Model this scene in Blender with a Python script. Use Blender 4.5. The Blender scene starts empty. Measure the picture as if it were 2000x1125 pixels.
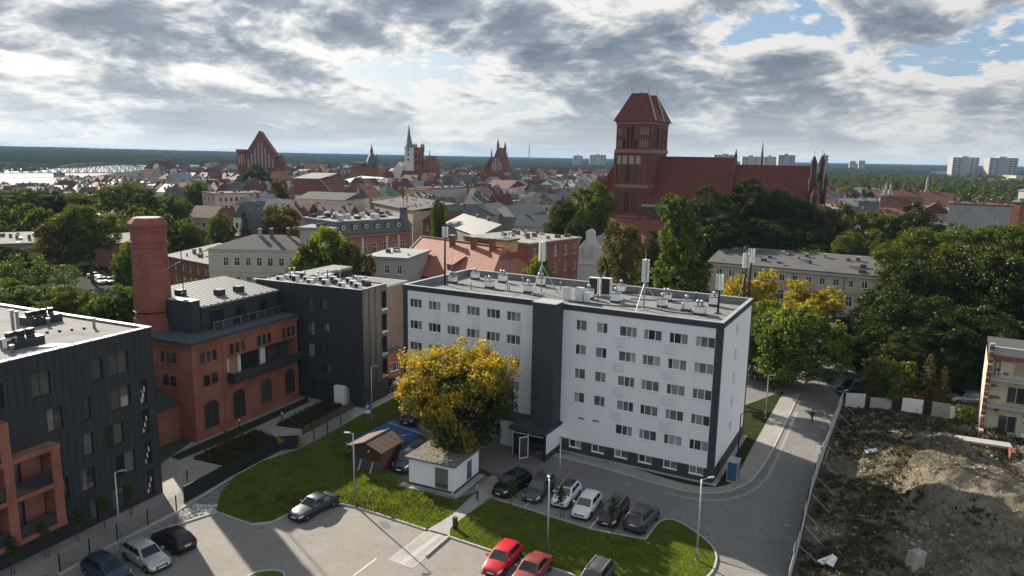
import bpy, bmesh, math, random
import numpy as np
from mathutils import Vector, Matrix
R = math.radians
scene = bpy.context.scene
COL = scene.collection
random.seed(7)
rng = np.random.default_rng(7)

# ---------------------------------------------------------------- camera
CH, CF, CP, CR = 31.55, 1420.0, math.atan((562.5 - 306) / 1420.0), 0.0175   # height, focal (px of 2000), pitch, roll
cam_data = bpy.data.cameras.new('camera')
cam_data.sensor_width = 36.0
cam_data.lens = 36.0 * CF / 2000.0
cam_data.clip_start = 0.5
cam_data.clip_end = 30000
cam = bpy.data.objects.new('camera', cam_data)
COL.objects.link(cam)
_X = Vector((1, 0, 0)); _U = Vector((0, math.sin(CP), math.cos(CP))); _F = Vector((0, math.cos(CP), -math.sin(CP)))
_cx = math.cos(CR) * _X + math.sin(CR) * _U
_cy = -math.sin(CR) * _X + math.cos(CR) * _U
_m = Matrix((_cx, _cy, -_F)).transposed().to_4x4()
_m.translation = (0, 0, CH)
cam.matrix_world = _m
scene.camera = cam

# ---------------------------------------------------------------- light
SUN_EL, SUN_AZ = R(27.3), R(-37.5)      # azimuth from +Y, positive to +X
sd = bpy.data.lights.new('sun', 'SUN')
sd.energy = 5.0
sd.angle = R(0.55)
sd.color = (1.0, 0.90, 0.76)
sun = bpy.data.objects.new('sun', sd)
COL.objects.link(sun)
SDIR = Vector((math.sin(SUN_AZ) * math.cos(SUN_EL), math.cos(SUN_AZ) * math.cos(SUN_EL), math.sin(SUN_EL)))
sun.rotation_euler = SDIR.to_track_quat('Z', 'Y').to_euler()
sun.location = (0, 0, 120)
vs = scene.view_settings
vs.view_transform = 'Standard'
vs.look = 'None'
vs.gamma = 1.0
vs.use_curve_mapping = False
vs.exposure = 1.05

class NT:
    """tiny node helper"""
    def __init__(s, tree):
        s.t = tree; s.n = tree.nodes; s.l = tree.links
        s.n.clear()
    def add(s, kind, **kw):
        n = s.n.new(kind)
        for k, v in kw.items():
            if k.startswith('i_'):
                key = k[2:]
                key = int(key) if key.isdigit() else key.replace('_', ' ')
                s.put(n, key, v)
            else:
                setattr(n, k, v)
        return n
    def put(s, n, key, v):
        if isinstance(v, bpy.types.NodeSocket):
            s.l.new(v, n.inputs[key])
        else:
            n.inputs[key].default_value = v
    def math(s, op, a, b=None, c=None, clamp=False):
        n = s.n.new('ShaderNodeMath'); n.operation = op; n.use_clamp = clamp
        for i, v in enumerate((a, b, c)):
            if v is not None: s.put(n, i, v)
        return n.outputs[0]
    def vmath(s, op, a, b=None, scale=None):
        n = s.n.new('ShaderNodeVectorMath'); n.operation = op
        s.put(n, 0, a)
        if b is not None: s.put(n, 1, b)
        if scale is not None: s.put(n, 'Scale', scale)
        return n.outputs['Value' if op in ('DOT_PRODUCT', 'LENGTH') else 0]
    def noise(s, vec, scale, detail=4, rough=0.55, dist=0.0, dim='3D'):
        n = s.n.new('ShaderNodeTexNoise'); n.noise_dimensions = dim
        if vec is not None: s.put(n, 'Vector', vec)
        n.inputs['Scale'].default_value = scale; n.inputs['Detail'].default_value = detail
        n.inputs['Roughness'].default_value = rough; n.inputs['Distortion'].default_value = dist
        return n.outputs[0]
    def ramp(s, fac, stops, mode='LINEAR'):
        n = s.n.new('ShaderNodeValToRGB'); n.color_ramp.interpolation = mode
        e = n.color_ramp.elements
        while len(e) < len(stops): e.new(0.5)
        for el, (p, c) in zip(e, stops):
            el.position = p; el.color = (*c, 1) if len(c) == 3 else c
        s.put(n, 0, fac)
        return n.outputs[0]
    def mix(s, fac, a, b, blend='MIX'):
        n = s.n.new('ShaderNodeMix'); n.data_type = 'RGBA'; n.blend_type = blend
        s.put(n, 0, fac)
        for key, v in ((6, a), (7, b)):
            s.put(n, key, (*v, 1) if isinstance(v, tuple) and len(v) == 3 else v)
        return n.outputs[2]
    def mapr(s, v, a, b, c=0.0, d=1.0, smooth=False):
        n = s.n.new('ShaderNodeMapRange')
        if smooth: n.interpolation_type = 'SMOOTHSTEP'
        for i, x in enumerate((v, a, b, c, d)): s.put(n, i, x)
        return n.outputs[0]

# ---------------------------------------------------------------- world: Nishita sky behind backlit broken cloud
world = bpy.data.worlds.new('World')
scene.world = world
world.use_nodes = True
N = NT(world.node_tree)
tc = N.add('ShaderNodeTexCoord').outputs['Generated']
dirn = N.vmath('NORMALIZE', tc)
sep = N.add('ShaderNodeSeparateXYZ'); N.put(sep, 0, dirn)
sky = N.add('ShaderNodeTexSky', sky_type='NISHITA')
sky.sun_disc = False
sky.sun_elevation = SUN_EL
sky.sun_rotation = SUN_AZ
sky.altitude = 80; sky.air_density = 1.0; sky.dust_density = 1.5; sky.ozone_density = 1.0
zc = N.math('MAXIMUM', sep.outputs[2], 0.0)
# cloud deck: direction projected on a plane, softened at the horizon
den = N.math("ADD", zc, 0.30)
px_ = N.math('DIVIDE', sep.outputs[0], den)
py_ = N.math('DIVIDE', sep.outputs[1], den)
comb = N.add('ShaderNodeCombineXYZ'); N.put(comb, 0, px_); N.put(comb, 1, py_)
P0 = N.vmath('ADD', comb.outputs[0], (8.8, 17.4, 9.9))
def cloud_density(p, det):
    w1 = N.add('ShaderNodeTexNoise'); N.put(w1, 'Vector', p); w1.inputs['Scale'].default_value = 1.9; w1.inputs['Detail'].default_value = 3
    wv = N.vmath('SCALE', N.vmath('SUBTRACT', w1.outputs[1], (0.5, 0.5, 0.5)), scale=0.27)
    q = N.vmath('ADD', p, wv)
    big = N.noise(q, 1.1, 3, 0.5)
    mid = N.noise(q, 4.0, det, 0.56)
    fine = N.noise(q, 13.0, 6, 0.62)
    s = N.math('ADD', N.math('MULTIPLY', big, 0.60), N.math('MULTIPLY', mid, 0.62))
    s = N.math('ADD', s, N.math('MULTIPLY', fine, 0.27))
    return s                                   # about 0.45 .. 1.0, mean 0.735
d0 = cloud_density(P0, 8)
off = (SDIR.x * 0.08, -0.06, 0.0)
d1 = cloud_density(N.vmath('ADD', P0, off), 4)
cover = N.mapr(d0, 0.635, 0.69, smooth=True)          # opacity
thick = N.mapr(d0, 0.69, 0.96)                          # how deep
lit = N.mapr(d1, 0.80, 0.635)                            # open towards the sun
cosang = N.vmath('DOT_PRODUCT', dirn, tuple(SDIR))
fwd = N.math('POWER', N.mapr(cosang, -0.2, 1.0), 3.0)   # forward scattering around the sun
bright = N.math('ADD', N.math('MULTIPLY', N.math('SUBTRACT', 1.0, thick), 0.55), N.math('MULTIPLY', lit, 0.75))
ccol = N.ramp(bright, [(0.0, (0.185, 0.22, 0.28)), (0.30, (0.275, 0.33, 0.41)), (0.55, (0.46, 0.52, 0.595)), (0.80, (0.84, 0.86, 0.87)), (1.0, (1.18, 1.16, 1.12))])
anti = N.mapr(cosang, 0.25, -0.9)                      # clouds opposite the sun are lit from the front
cgain = N.math('MULTIPLY', N.math('ADD', N.math('ADD', 1.0, N.math('MULTIPLY', fwd, 0.45)), N.math('MULTIPLY', anti, 1.3)), 3.7)
ccol = N.vmath('SCALE', ccol, scale=cgain)
skyc = N.mix(0.40, N.vmath('SCALE', sky.outputs[0], scale=0.6), (1.6, 2.8, 4.6))
col = N.mix(N.math('MULTIPLY', cover, 0.96), skyc, ccol)
# low band: the decks merge into pale air near the horizon
hz = N.math('POWER', N.mapr(sep.outputs[2], 0.13, 0.0), 1.6)
streak = N.noise(N.vmath('MULTIPLY', dirn, (2.2, 2.2, 26.0)), 1.6, 5, 0.55)
hcol = N.ramp(streak, [(0.30, (2.6, 3.0, 3.4)), (0.5, (3.5, 3.8, 4.05)), (0.68, (4.7, 4.8, 4.7))])
hcol = N.vmath('SCALE', hcol, scale=N.math('ADD', 0.85, N.math('MULTIPLY', fwd, 0.6)))
col = N.mix(N.math('MULTIPLY', hz, 0.92), col, hcol)
bg = N.add('ShaderNodeBackground'); N.put(bg, 0, col); bg.inputs[1].default_value = 0.085
out = N.add('ShaderNodeOutputWorld'); N.l.new(bg.outputs[0], out.inputs[0])
world.cycles.sampling_method = 'MANUAL'
world.cycles.sample_map_resolution = 512
scene.cycles.use_denoising = True
scene.cycles.max_bounces = 6
scene.cycles.diffuse_bounces = 3
scene.cycles.glossy_bounces = 2
scene.cycles.transmission_bounces = 3
scene.cycles.transparent_max_bounces = 6
scene.cycles.volume_bounces = 0
scene.cycles.caustics_reflective = False
scene.cycles.caustics_refractive = False

# ================================================================ survey helpers: a sight line of the camera, met at a known height or distance
def ray(x, y):
    u, v = x - 1000.0, y - 562.5
    c, q = math.cos(CR), math.sin(CR)
    u2, v2 = u * c + v * q, -u * q + v * c
    cp, sp = math.cos(CP), math.sin(CP)
    return u2, CF * cp - v2 * sp, -CF * sp - v2 * cp
def G(x, y, z=0.0):
    d = ray(x, y); t = (z - CH) / d[2]
    return (d[0] * t, d[1] * t)
def AT(x, y, Y):
    d = ray(x, y); t = Y / d[1]
    return (d[0] * t, Y, CH + d[2] * t)

# ================================================================ mesh builder
class MB:
    def __init__(s):
        s.v = []; s.f = []; s.m = []
    def add(s, vs, fs, m=0):
        o = len(s.v); s.v.extend([tuple(p) for p in vs])
        for f in fs:
            s.f.append(tuple(i + o for i in f)); s.m.append(m)
        return s
    def box(s, x0, x1, y0, y1, z0, z1, m=0):
        return s.add([(x0, y0, z0), (x1, y0, z0), (x1, y1, z0), (x0, y1, z0), (x0, y0, z1), (x1, y0, z1), (x1, y1, z1), (x0, y1, z1)],
                     [(0, 3, 2, 1), (4, 5, 6, 7), (0, 1, 5, 4), (1, 2, 6, 5), (2, 3, 7, 6), (3, 0, 4, 7)], m)
    def prism(s, poly, z0, z1, m=0, bottom=True):
        n = len(poly)
        vs = [(p[0], p[1], z0) for p in poly] + [(p[0], p[1], z1) for p in poly]
        a = sum(poly[i][0] * poly[(i + 1) % n][1] - poly[(i + 1) % n][0] * poly[i][1] for i in range(n))
        idx = list(range(n)) if a > 0 else list(range(n - 1, -1, -1))
        fs = [tuple(n + i for i in idx)]
        if bottom: fs.append(tuple(reversed(idx)))
        for k in range(n):
            i, j = idx[k], idx[(k + 1) % n]
            fs.append((i, j, n + j, n + i))
        return s.add(vs, fs, m)
    def poly(s, pts, m=0):
        return s.add(pts, [tuple(range(len(pts)))], m)
    def bar(s, p0, p1, w, h=None, m=0, n=4, w1=None):
        """bar or tapered tube from p0 to p1"""
        p0 = Vector(p0); p1 = Vector(p1); d = (p1 - p0)
        if d.length < 1e-6: return s
        d.normalize()
        up = Vector((0, 0, 1)) if abs(d.z) < 0.95 else Vector((0, 1, 0))
        a = d.cross(up).normalized(); b = a.cross(d)
        w1 = w if w1 is None else w1
        vs = []
        for p, ww in ((p0, w), (p1, w1)):
            hh = ww if h is None else h
            for k in range(n):
                t = 2 * math.pi * (k + 0.5) / n
                f = 0.7071 if n == 4 else 0.5
                vs.append(p + a * (math.cos(t) * ww * f) + b * (math.sin(t) * hh * f))
        fs = [(k, (k + 1) % n, n + (k + 1) % n, n + k) for k in range(n)] + [tuple(range(n - 1, -1, -1)), tuple(range(n, 2 * n))]
        return s.add(vs, fs, m)
    def lathe(s, c, prof, n=12, m=0):
        vs = []; fs = []
        for r, z in prof:
            for k in range(n):
                t = 2 * math.pi * (k + 0.5) / n
                vs.append((c[0] + r * math.cos(t), c[1] + r * math.sin(t), c[2] + z))
        L = len(prof)
        for i in range(L - 1):
            for k in range(n):
                a, b = i * n + k, i * n + (k + 1) % n
                fs.append((a, b, b + n, a + n))
        fs.append(tuple(range(n - 1, -1, -1))); fs.append(tuple((L - 1) * n + k for k in range(n)))
        return s.add(vs, fs, m)
    def mesh(s, name, mats, smooth=False):
        me = bpy.data.meshes.new(name)
        me.from_pydata(s.v, [], s.f)
        for mt in (mats if isinstance(mats, (list, tuple)) else [mats]): me.materials.append(mt)
        if any(s.m): me.polygons.foreach_set('material_index', s.m)
        if smooth: me.polygons.foreach_set('use_smooth', [True] * len(me.polygons))
        me.update()
        return me
    def build(s, name, mats, parent=None, smooth=False, loc=(0, 0, 0), rz=0.0):
        return link(name, s.mesh(name, mats, smooth), parent, loc, rz)

def link(name, me, parent=None, loc=(0, 0, 0), rz=0.0):
    o = bpy.data.objects.new(name, me); COL.objects.link(o)
    o.location = loc; o.rotation_euler = (0, 0, rz); o.parent = parent
    return o
def empty(name, loc=(0, 0, 0), rz=0.0):
    o = link(name, None, None, (*loc, 0)[:3] if len(loc) == 2 else loc, rz)
    o.empty_display_size = 0.5
    return o
def tag(o, label=None, cat=None, group=None, kind=None):
    if label: o['label'] = label
    if cat: o['category'] = cat
    if group: o['group'] = group
    if kind: o['kind'] = kind
    return o
def structure(o): o['kind'] = 'structure'; return o
def stuff(o): o['kind'] = 'stuff'; return o
def copy_tree(o, parent=None):
    c = o.copy(); COL.objects.link(c); c.parent = parent
    for ch in o.children: copy_tree(ch, c)
    return c
def mesh_np(name, V, F, mats, mi=None, smooth=False):
    """mesh from arrays: V (n,3), F (m,k)"""
    me = bpy.data.meshes.new(name)
    k = F.shape[1]
    me.vertices.add(len(V)); me.vertices.foreach_set('co', np.ascontiguousarray(V, dtype=np.float32).ravel())
    me.loops.add(F.size); me.loops.foreach_set('vertex_index', F.astype(np.int32).ravel())
    me.polygons.add(len(F)); me.polygons.foreach_set('loop_start', np.arange(0, F.size, k, dtype=np.int32))
    me.polygons.foreach_set('loop_total', np.full(len(F), k, dtype=np.int32))
    for mt in (mats if isinstance(mats, (list, tuple)) else [mats]): me.materials.append(mt)
    if mi is not None: me.polygons.foreach_set('material_index', mi.astype(np.int32))
    if smooth: me.polygons.foreach_set('use_smooth', np.ones(len(F), dtype=bool))
    me.update(calc_edges=True)
    return me

# ================================================================ materials
MATS = {}
def mat(name, color, rough=0.8, var=0.12, scale=1.5, metal=0.0, bump=0.0, bscale=20.0, spec=0.3, stain=0.0, streak=0.0):
    """plain surface with low and high frequency colour variation, optional stains, rain streaks and bump"""
    if name in MATS: return MATS[name]
    m = bpy.data.materials.new(name); m.use_nodes = True
    N = NT(m.node_tree)
    b = N.add('ShaderNodeBsdfPrincipled'); o = N.add('ShaderNodeOutputMaterial'); N.l.new(b.outputs[0], o.inputs[0])
    co = N.add('ShaderNodeNewGeometry').outputs['Position']
    c = N.mix(N.noise(co, scale, 5, 0.6), tuple(x * (1 - var) for x in color), tuple(min(1, x * (1 + var)) for x in color))
    c = N.mix(N.math('MULTIPLY', N.noise(co, scale * 9, 3, 0.6), 0.25), c, tuple(x * (1 - 1.4 * var) for x in color))
    if stain:
        f = N.mapr(N.noise(co, 0.35, 6, 0.65), 0.52, 0.72, 0.0, stain)
        c = N.mix(f, c, tuple(x * 0.55 for x in color))
    if streak:
        f = N.mapr(N.noise(N.vmath('MULTIPLY', co, (2.2, 2.2, 0.12)), 1.0, 4, 0.6), 0.5, 0.75, 0.0, streak)
        c = N.mix(f, c, tuple(x * 0.6 for x in color))
    N.put(b, 'Base Color', c)
    b.inputs['Roughness'].default_value = rough; b.inputs['Metallic'].default_value = metal
    b.inputs['Specular IOR Level'].default_value = spec
    if bump:
        bp = N.add('ShaderNodeBump'); N.put(bp, 'Height', N.noise(co, bscale, 4, 0.6))
        bp.inputs['Strength'].default_value = bump; bp.inputs['Distance'].default_value = 0.05
        N.l.new(bp.outputs[0], b.inputs['Normal'])
    MATS[name] = m
    return m
def bricks(name, c1, c2, mortar, bw=0.26, bh=0.085, obj=True, rough=0.85, bump=0.3, msize=0.012, squash=None):
    """masonry courses: coordinates run along the wall (x+y) and up (z)"""
    if name in MATS: return MATS[name]
    m = bpy.data.materials.new(name); m.use_nodes = True
    N = NT(m.node_tree)
    b = N.add('ShaderNodeBsdfPrincipled'); o = N.add('ShaderNodeOutputMaterial'); N.l.new(b.outputs[0], o.inputs[0])
    co = N.add('ShaderNodeTexCoord').outputs['Object']
    s = N.add('ShaderNodeSeparateXYZ'); N.put(s, 0, co)
    cb = N.add('ShaderNodeCombineXYZ'); N.put(cb, 0, N.math('ADD', s.outputs[0], s.outputs[1])); N.put(cb, 1, s.outputs[2])
    t = N.add('ShaderNodeTexBrick'); N.put(t, 'Vector', cb.outputs[0])
    t.inputs['Scale'].default_value = 1.0; t.inputs['Brick Width'].default_value = bw; t.inputs['Row Height'].default_value = bh
    t.inputs['Mortar Size'].default_value = msize
    t.inputs['Color1'].default_value = (*c1, 1); t.inputs['Color2'].default_value = (*c2, 1); t.inputs['Mortar'].default_value = (*mortar, 1)
    g = N.add('ShaderNodeNewGeometry').outputs['Position']
    c = N.mix(N.mapr(N.noise(g, 0.5, 6, 0.65), 0.38, 0.72, 0.0, 0.7), t.outputs[0], tuple(x * 0.60 for x in c1))
    c = N.mix(N.mapr(N.noise(g, 2.7, 4, 0.6), 0.5, 0.8, 0.0, 0.3), c, tuple(min(1, x * 1.5) for x in c2))
    N.put(b, 'Base Color', c); b.inputs['Roughness'].default_value = rough; b.inputs['Specular IOR Level'].default_value = 0.2
    bp = N.add('ShaderNodeBump'); N.put(bp, 'Height', t.outputs[1]); bp.invert = True
    bp.inputs['Strength'].default_value = bump; bp.inputs['Distance'].default_value = 0.01
    N.l.new(bp.outputs[0], b.inputs['Normal'])
    MATS[name] = m
    return m
def tiles(name, c1, c2, row=0.34, col=0.26, rough=0.75):
    """clay tile roof: rows by height, columns along the eaves, moss and replaced tiles"""
    if name in MATS: return MATS[name]
    m = bpy.data.materials.new(name); m.use_nodes = True
    N = NT(m.node_tree)
    b = N.add('ShaderNodeBsdfPrincipled'); o = N.add('ShaderNodeOutputMaterial'); N.l.new(b.outputs[0], o.inputs[0])
    co = N.add('ShaderNodeTexCoord').outputs['Object']
    s = N.add('ShaderNodeSeparateXYZ'); N.put(s, 0, co)
    cb = N.add('ShaderNodeCombineXYZ'); N.put(cb, 0, N.math('ADD', s.outputs[0], N.math('MULTIPLY', s.outputs[1], 0.31))); N.put(cb, 1, s.outputs[2])
    t = N.add('ShaderNodeTexBrick'); N.put(t, 'Vector', cb.outputs[0]); t.inputs['Scale'].default_value = 1.0
    t.inputs['Brick Width'].default_value = col; t.inputs['Row Height'].default_value = row * 0.6; t.inputs['Mortar Size'].default_value = 0.022
    t.inputs['Color1'].default_value = (*c1, 1); t.inputs['Color2'].default_value = (*c2, 1); t.inputs['Mortar'].default_value = (*[x * 0.35 for x in c1], 1)
    g = N.add('ShaderNodeNewGeometry').outputs['Position']
    c = N.mix(N.mapr(N.noise(g, 0.22, 6, 0.65), 0.42, 0.75, 0.0, 0.6), t.outputs[0], tuple(x * 0.6 for x in c1))
    c = N.mix(N.mapr(N.noise(g, 1.9, 4, 0.6), 0.5, 0.8, 0.0, 0.35), c, (c2[0] * 1.25, c2[1] * 1.2, c2[2] * 1.1))
    N.put(b, 'Base Color', c); b.inputs['Roughness'].default_value = rough; b.inputs['Specular IOR Level'].default_value = 0.3
    bp = N.add('ShaderNodeBump'); N.put(bp, 'Height', t.outputs[1]); bp.invert = True
    bp.inputs['Strength'].default_value = 0.6; bp.inputs['Distance'].default_value = 0.03
    N.l.new(bp.outputs[0], b.inputs['Normal'])
    MATS[name] = m
    return m
def gloss(name, color, rough=0.12, metal=0.0, coat=0.0, spec=0.5, rand=0.0):
    if name in MATS: return MATS[name]
    m = bpy.data.materials.new(name); m.use_nodes = True
    N = NT(m.node_tree)
    b = N.add('ShaderNodeBsdfPrincipled'); o = N.add('ShaderNodeOutputMaterial'); N.l.new(b.outputs[0], o.inputs[0])
    if rand:
        oi = N.add('ShaderNodeObjectInfo').outputs['Random']
        co = N.add('ShaderNodeTexCoord').outputs['Object']
        n = N.noise(N.vmath('MULTIPLY', co, (9, 9, 0.8)), 1.0, 3)
        f = N.math('MULTIPLY', N.math('POWER', oi, 1.5), N.math('ADD', 0.5, N.math('MULTIPLY', n, 0.8)))
        N.put(b, 'Base Color', N.mix(f, color, (rand, rand * 0.98, rand * 0.92)))
    else:
        g = N.add('ShaderNodeNewGeometry').outputs['Position']
        N.put(b, 'Base Color', N.mix(N.noise(g, 2.0, 4), tuple(x * 0.88 for x in color), tuple(min(1, x * 1.1) for x in color)))
    b.inputs['Roughness'].default_value = rough; b.inputs['Metallic'].default_value = metal
    b.inputs['Coat Weight'].default_value = coat; b.inputs['Coat Roughness'].default_value = 0.04
    b.inputs['Specular IOR Level'].default_value = spec
    MATS[name] = m
    return m
def leafmat(name, stops, trans=0.45, nscale=0.35, top=None, zr=(0, 1)):
    """leaf: random tone for each leaf, drifting tone through the crown, light passing through the blade; top = autumn tone of the outer leaves"""
    if name in MATS: return MATS[name]
    m = bpy.data.materials.new(name); m.use_nodes = True
    N = NT(m.node_tree)
    o = N.add('ShaderNodeOutputMaterial')
    ge = N.add('ShaderNodeNewGeometry')
    co = N.add('ShaderNodeTexCoord').outputs['Object']
    nz = N.noise(co, nscale, 3, 0.5)
    f = N.math('ADD', N.math('MULTIPLY', ge.outputs['Random Per Island'], 0.55), N.math('MULTIPLY', N.mapr(nz, 0.3, 0.7), 0.45))
    c = N.ramp(f, stops)
    if top:
        at = N.add('ShaderNodeAttribute', attribute_name='outer').outputs['Fac']
        tcol = N.ramp(N.math('ADD', N.math('MULTIPLY', ge.outputs['Random Per Island'], 0.5), N.math('MULTIPLY', N.mapr(N.noise(co, 0.6, 2), 0.3, 0.7), 0.5)), top)
        tf = N.mapr(N.math('ADD', at, N.math('MULTIPLY', N.math('SUBTRACT', nz, 0.5), 1.1)), zr[0], zr[1])
        c = N.mix(tf, c, tcol)
    d = N.add('ShaderNodeBsdfDiffuse'); N.put(d, 0, c)
    t = N.add('ShaderNodeBsdfTranslucent'); N.put(t, 0, N.vmath('MULTIPLY', c, (1.25, 1.15, 0.55)))
    gl = N.add('ShaderNodeBsdfGlossy'); gl.inputs['Roughness'].default_value = 0.45; gl.inputs[0].default_value = (0.5, 0.55, 0.5, 1)
    mx = N.add('ShaderNodeMixShader'); mx.inputs[0].default_value = trans
    N.l.new(d.outputs[0], mx.inputs[1]); N.l.new(t.outputs[0], mx.inputs[2])
    m2 = N.add('ShaderNodeMixShader'); m2.inputs[0].default_value = 0.03
    N.l.new(mx.outputs[0], m2.inputs[1]); N.l.new(gl.outputs[0], m2.inputs[2])
    N.l.new(m2.outputs[0], o.inputs[0])
    MATS[name] = m
    return m

def paving(name, c, var=0.12, bw=0.2, bh=0.1, joint=0.5, stain=0.35, ang=-0.45):
    """block paving: small setts with joints, tyre-dirt stains"""
    if name in MATS: return MATS[name]
    m = bpy.data.materials.new(name); m.use_nodes = True
    N = NT(m.node_tree)
    b = N.add('ShaderNodeBsdfPrincipled'); o = N.add('ShaderNodeOutputMaterial'); N.l.new(b.outputs[0], o.inputs[0])
    g = N.add('ShaderNodeNewGeometry').outputs['Position']
    mp = N.add('ShaderNodeMapping'); N.put(mp, 'Vector', g); mp.inputs['Rotation'].default_value = (0, 0, ang)
    t = N.add('ShaderNodeTexBrick'); N.put(t, 'Vector', mp.outputs[0]); t.inputs['Scale'].default_value = 1.0
    t.inputs['Brick Width'].default_value = bw; t.inputs['Row Height'].default_value = bh; t.inputs['Mortar Size'].default_value = 0.01
    t.inputs['Color1'].default_value = (*[x * (1 - var) for x in c], 1); t.inputs['Color2'].default_value = (*[x * (1 + var) for x in c], 1)
    t.inputs['Mortar'].default_value = (*[x * joint for x in c], 1)
    k = N.mix(N.mapr(N.noise(g, 0.28, 6, 0.65), 0.42, 0.68, 0.0, min(1.0, stain * 1.5)), t.outputs[0], tuple(x * 0.62 for x in c))
    k = N.mix(N.mapr(N.noise(g, 1.6, 5, 0.7), 0.45, 0.75, 0.0, stain * 0.8), k, tuple(min(1, x * 1.3) for x in c))
    k = N.mix(N.mapr(N.noise(N.vmath('MULTIPLY', mp.outputs[0], (0.05, 0.9, 1)), 1.0, 4, 0.6), 0.5, 0.72, 0.0, stain * 0.7), k, tuple(x * 0.7 for x in c))
    N.put(b, 'Base Color', k); b.inputs['Roughness'].default_value = 0.85; b.inputs['Specular IOR Level'].default_value = 0.25
    bp = N.add('ShaderNodeBump'); N.put(bp, 'Height', t.outputs[1]); bp.invert = True; bp.inputs['Strength'].default_value = 0.4; bp.inputs['Distance'].default_value = 0.01
    N.l.new(bp.outputs[0], b.inputs['Normal'])
    MATS[name] = m
    return m
def patchy(name, stops, scale=0.4, rough=0.95, bump=0.6, bscale=6.0, scale2=5.0):
    """ground: noise driven ramp of soil and plant tones"""
    if name in MATS: return MATS[name]
    m = bpy.data.materials.new(name); m.use_nodes = True
    N = NT(m.node_tree)
    b = N.add('ShaderNodeBsdfDiffuse'); o = N.add('ShaderNodeOutputMaterial'); N.l.new(b.outputs[0], o.inputs[0])
    g = N.add('ShaderNodeNewGeometry').outputs['Position']
    f = N.math('ADD', N.math('MULTIPLY', N.noise(g, scale, 6, 0.62), 0.6), N.math('MULTIPLY', N.noise(g, scale2, 5, 0.65), 0.4))
    N.put(b, 'Color', N.ramp(f, stops))
    bp = N.add('ShaderNodeBump'); N.put(bp, 'Height', N.noise(g, bscale, 5, 0.65)); bp.inputs['Strength'].default_value = bump; bp.inputs['Distance'].default_value = 0.12
    N.l.new(bp.outputs[0], b.inputs['Normal'])
    MATS[name] = m
    return m

M_white = mat('white_render', (0.80, 0.81, 0.83), 0.85, 0.035, 0.5, streak=0.14, stain=0.10)
M_anth = mat('anthracite_render', (0.050, 0.054, 0.062), 0.75, 0.10, 0.8)
M_frame = mat('white_plastic', (0.78, 0.78, 0.77), 0.4, 0.03)
M_pane = gloss('window_glass', (0.024, 0.029, 0.034), 0.06, rand=0.42)
M_pane2 = gloss('dark_glass', (0.020, 0.023, 0.026), 0.04, rand=0.07)
M_roofgrey = mat('roof_felt', (0.20, 0.205, 0.21), 0.95, 0.2, 0.5, stain=0.7, bump=0.1, spec=0.12)
M_rooflight = mat('roof_felt_pale', (0.27, 0.27, 0.265), 0.95, 0.16, 0.4, stain=0.6, spec=0.12)
M_zinc = mat('sheet_metal', (0.36, 0.38, 0.40), 0.6, 0.10, 0.8, metal=0.25)
M_galv = mat('galvanised_steel', (0.42, 0.44, 0.46), 0.42, 0.10, 2.0, metal=0.65)
M_black = mat('black_metal', (0.022, 0.023, 0.025), 0.5, 0.15, 2.0)
M_clad = mat('anthracite_cladding', (0.036, 0.039, 0.044), 0.55, 0.16, 0.6, stain=0.3)
M_cladl = mat('louvre_bronze', (0.115, 0.108, 0.098), 0.5, 0.12, 1.0, metal=0.3)
M_brick = bricks('restored_brick', (0.275, 0.086, 0.056), (0.33, 0.112, 0.074), (0.26, 0.165, 0.13))
M_brickc = bricks('chimney_brick', (0.26, 0.076, 0.050), (0.31, 0.10, 0.068), (0.24, 0.14, 0.11))
M_brickd = bricks('old_brick', (0.20, 0.068, 0.046), (0.25, 0.09, 0.06), (0.20, 0.14, 0.11))
M_brickch = bricks('church_brick', (0.160, 0.060, 0.046), (0.205, 0.080, 0.060), (0.17, 0.11, 0.088), 0.5, 0.17)
M_concrete = mat('concrete', (0.36, 0.355, 0.34), 0.9, 0.12, 0.7, stain=0.5, bump=0.2)
M_kerb = mat('kerb_stone', (0.42, 0.415, 0.40), 0.85, 0.12, 2.0)
M_ac = mat('painted_unit', (0.62, 0.63, 0.62), 0.5, 0.06, 2.0, stain=0.2)
M_wood = mat('stained_wood', (0.085, 0.042, 0.026), 0.7, 0.3, 3.0)
M_woodroof = mat('weathered_boards', (0.105, 0.070, 0.058), 0.75, 0.3, 2.0)
M_bark = mat('bark', (0.075, 0.055, 0.04), 0.95, 0.3, 3.0, bump=0.5)
M_tile = tiles('clay_tiles', (0.36, 0.155, 0.105), (0.44, 0.205, 0.145))
M_tiled = tiles('old_clay_tiles', (0.125, 0.052, 0.041), (0.165, 0.070, 0.055))
M_tilech = tiles('church_tiles', (0.145, 0.041, 0.033), (0.185, 0.057, 0.044), 0.8, 0.55)
M_rubber = mat('rubber', (0.014, 0.014, 0.015), 0.85, 0.1)
M_paint = mat('road_paint', (0.72, 0.72, 0.70), 0.7, 0.12, 2.5, stain=0.4)

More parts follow.
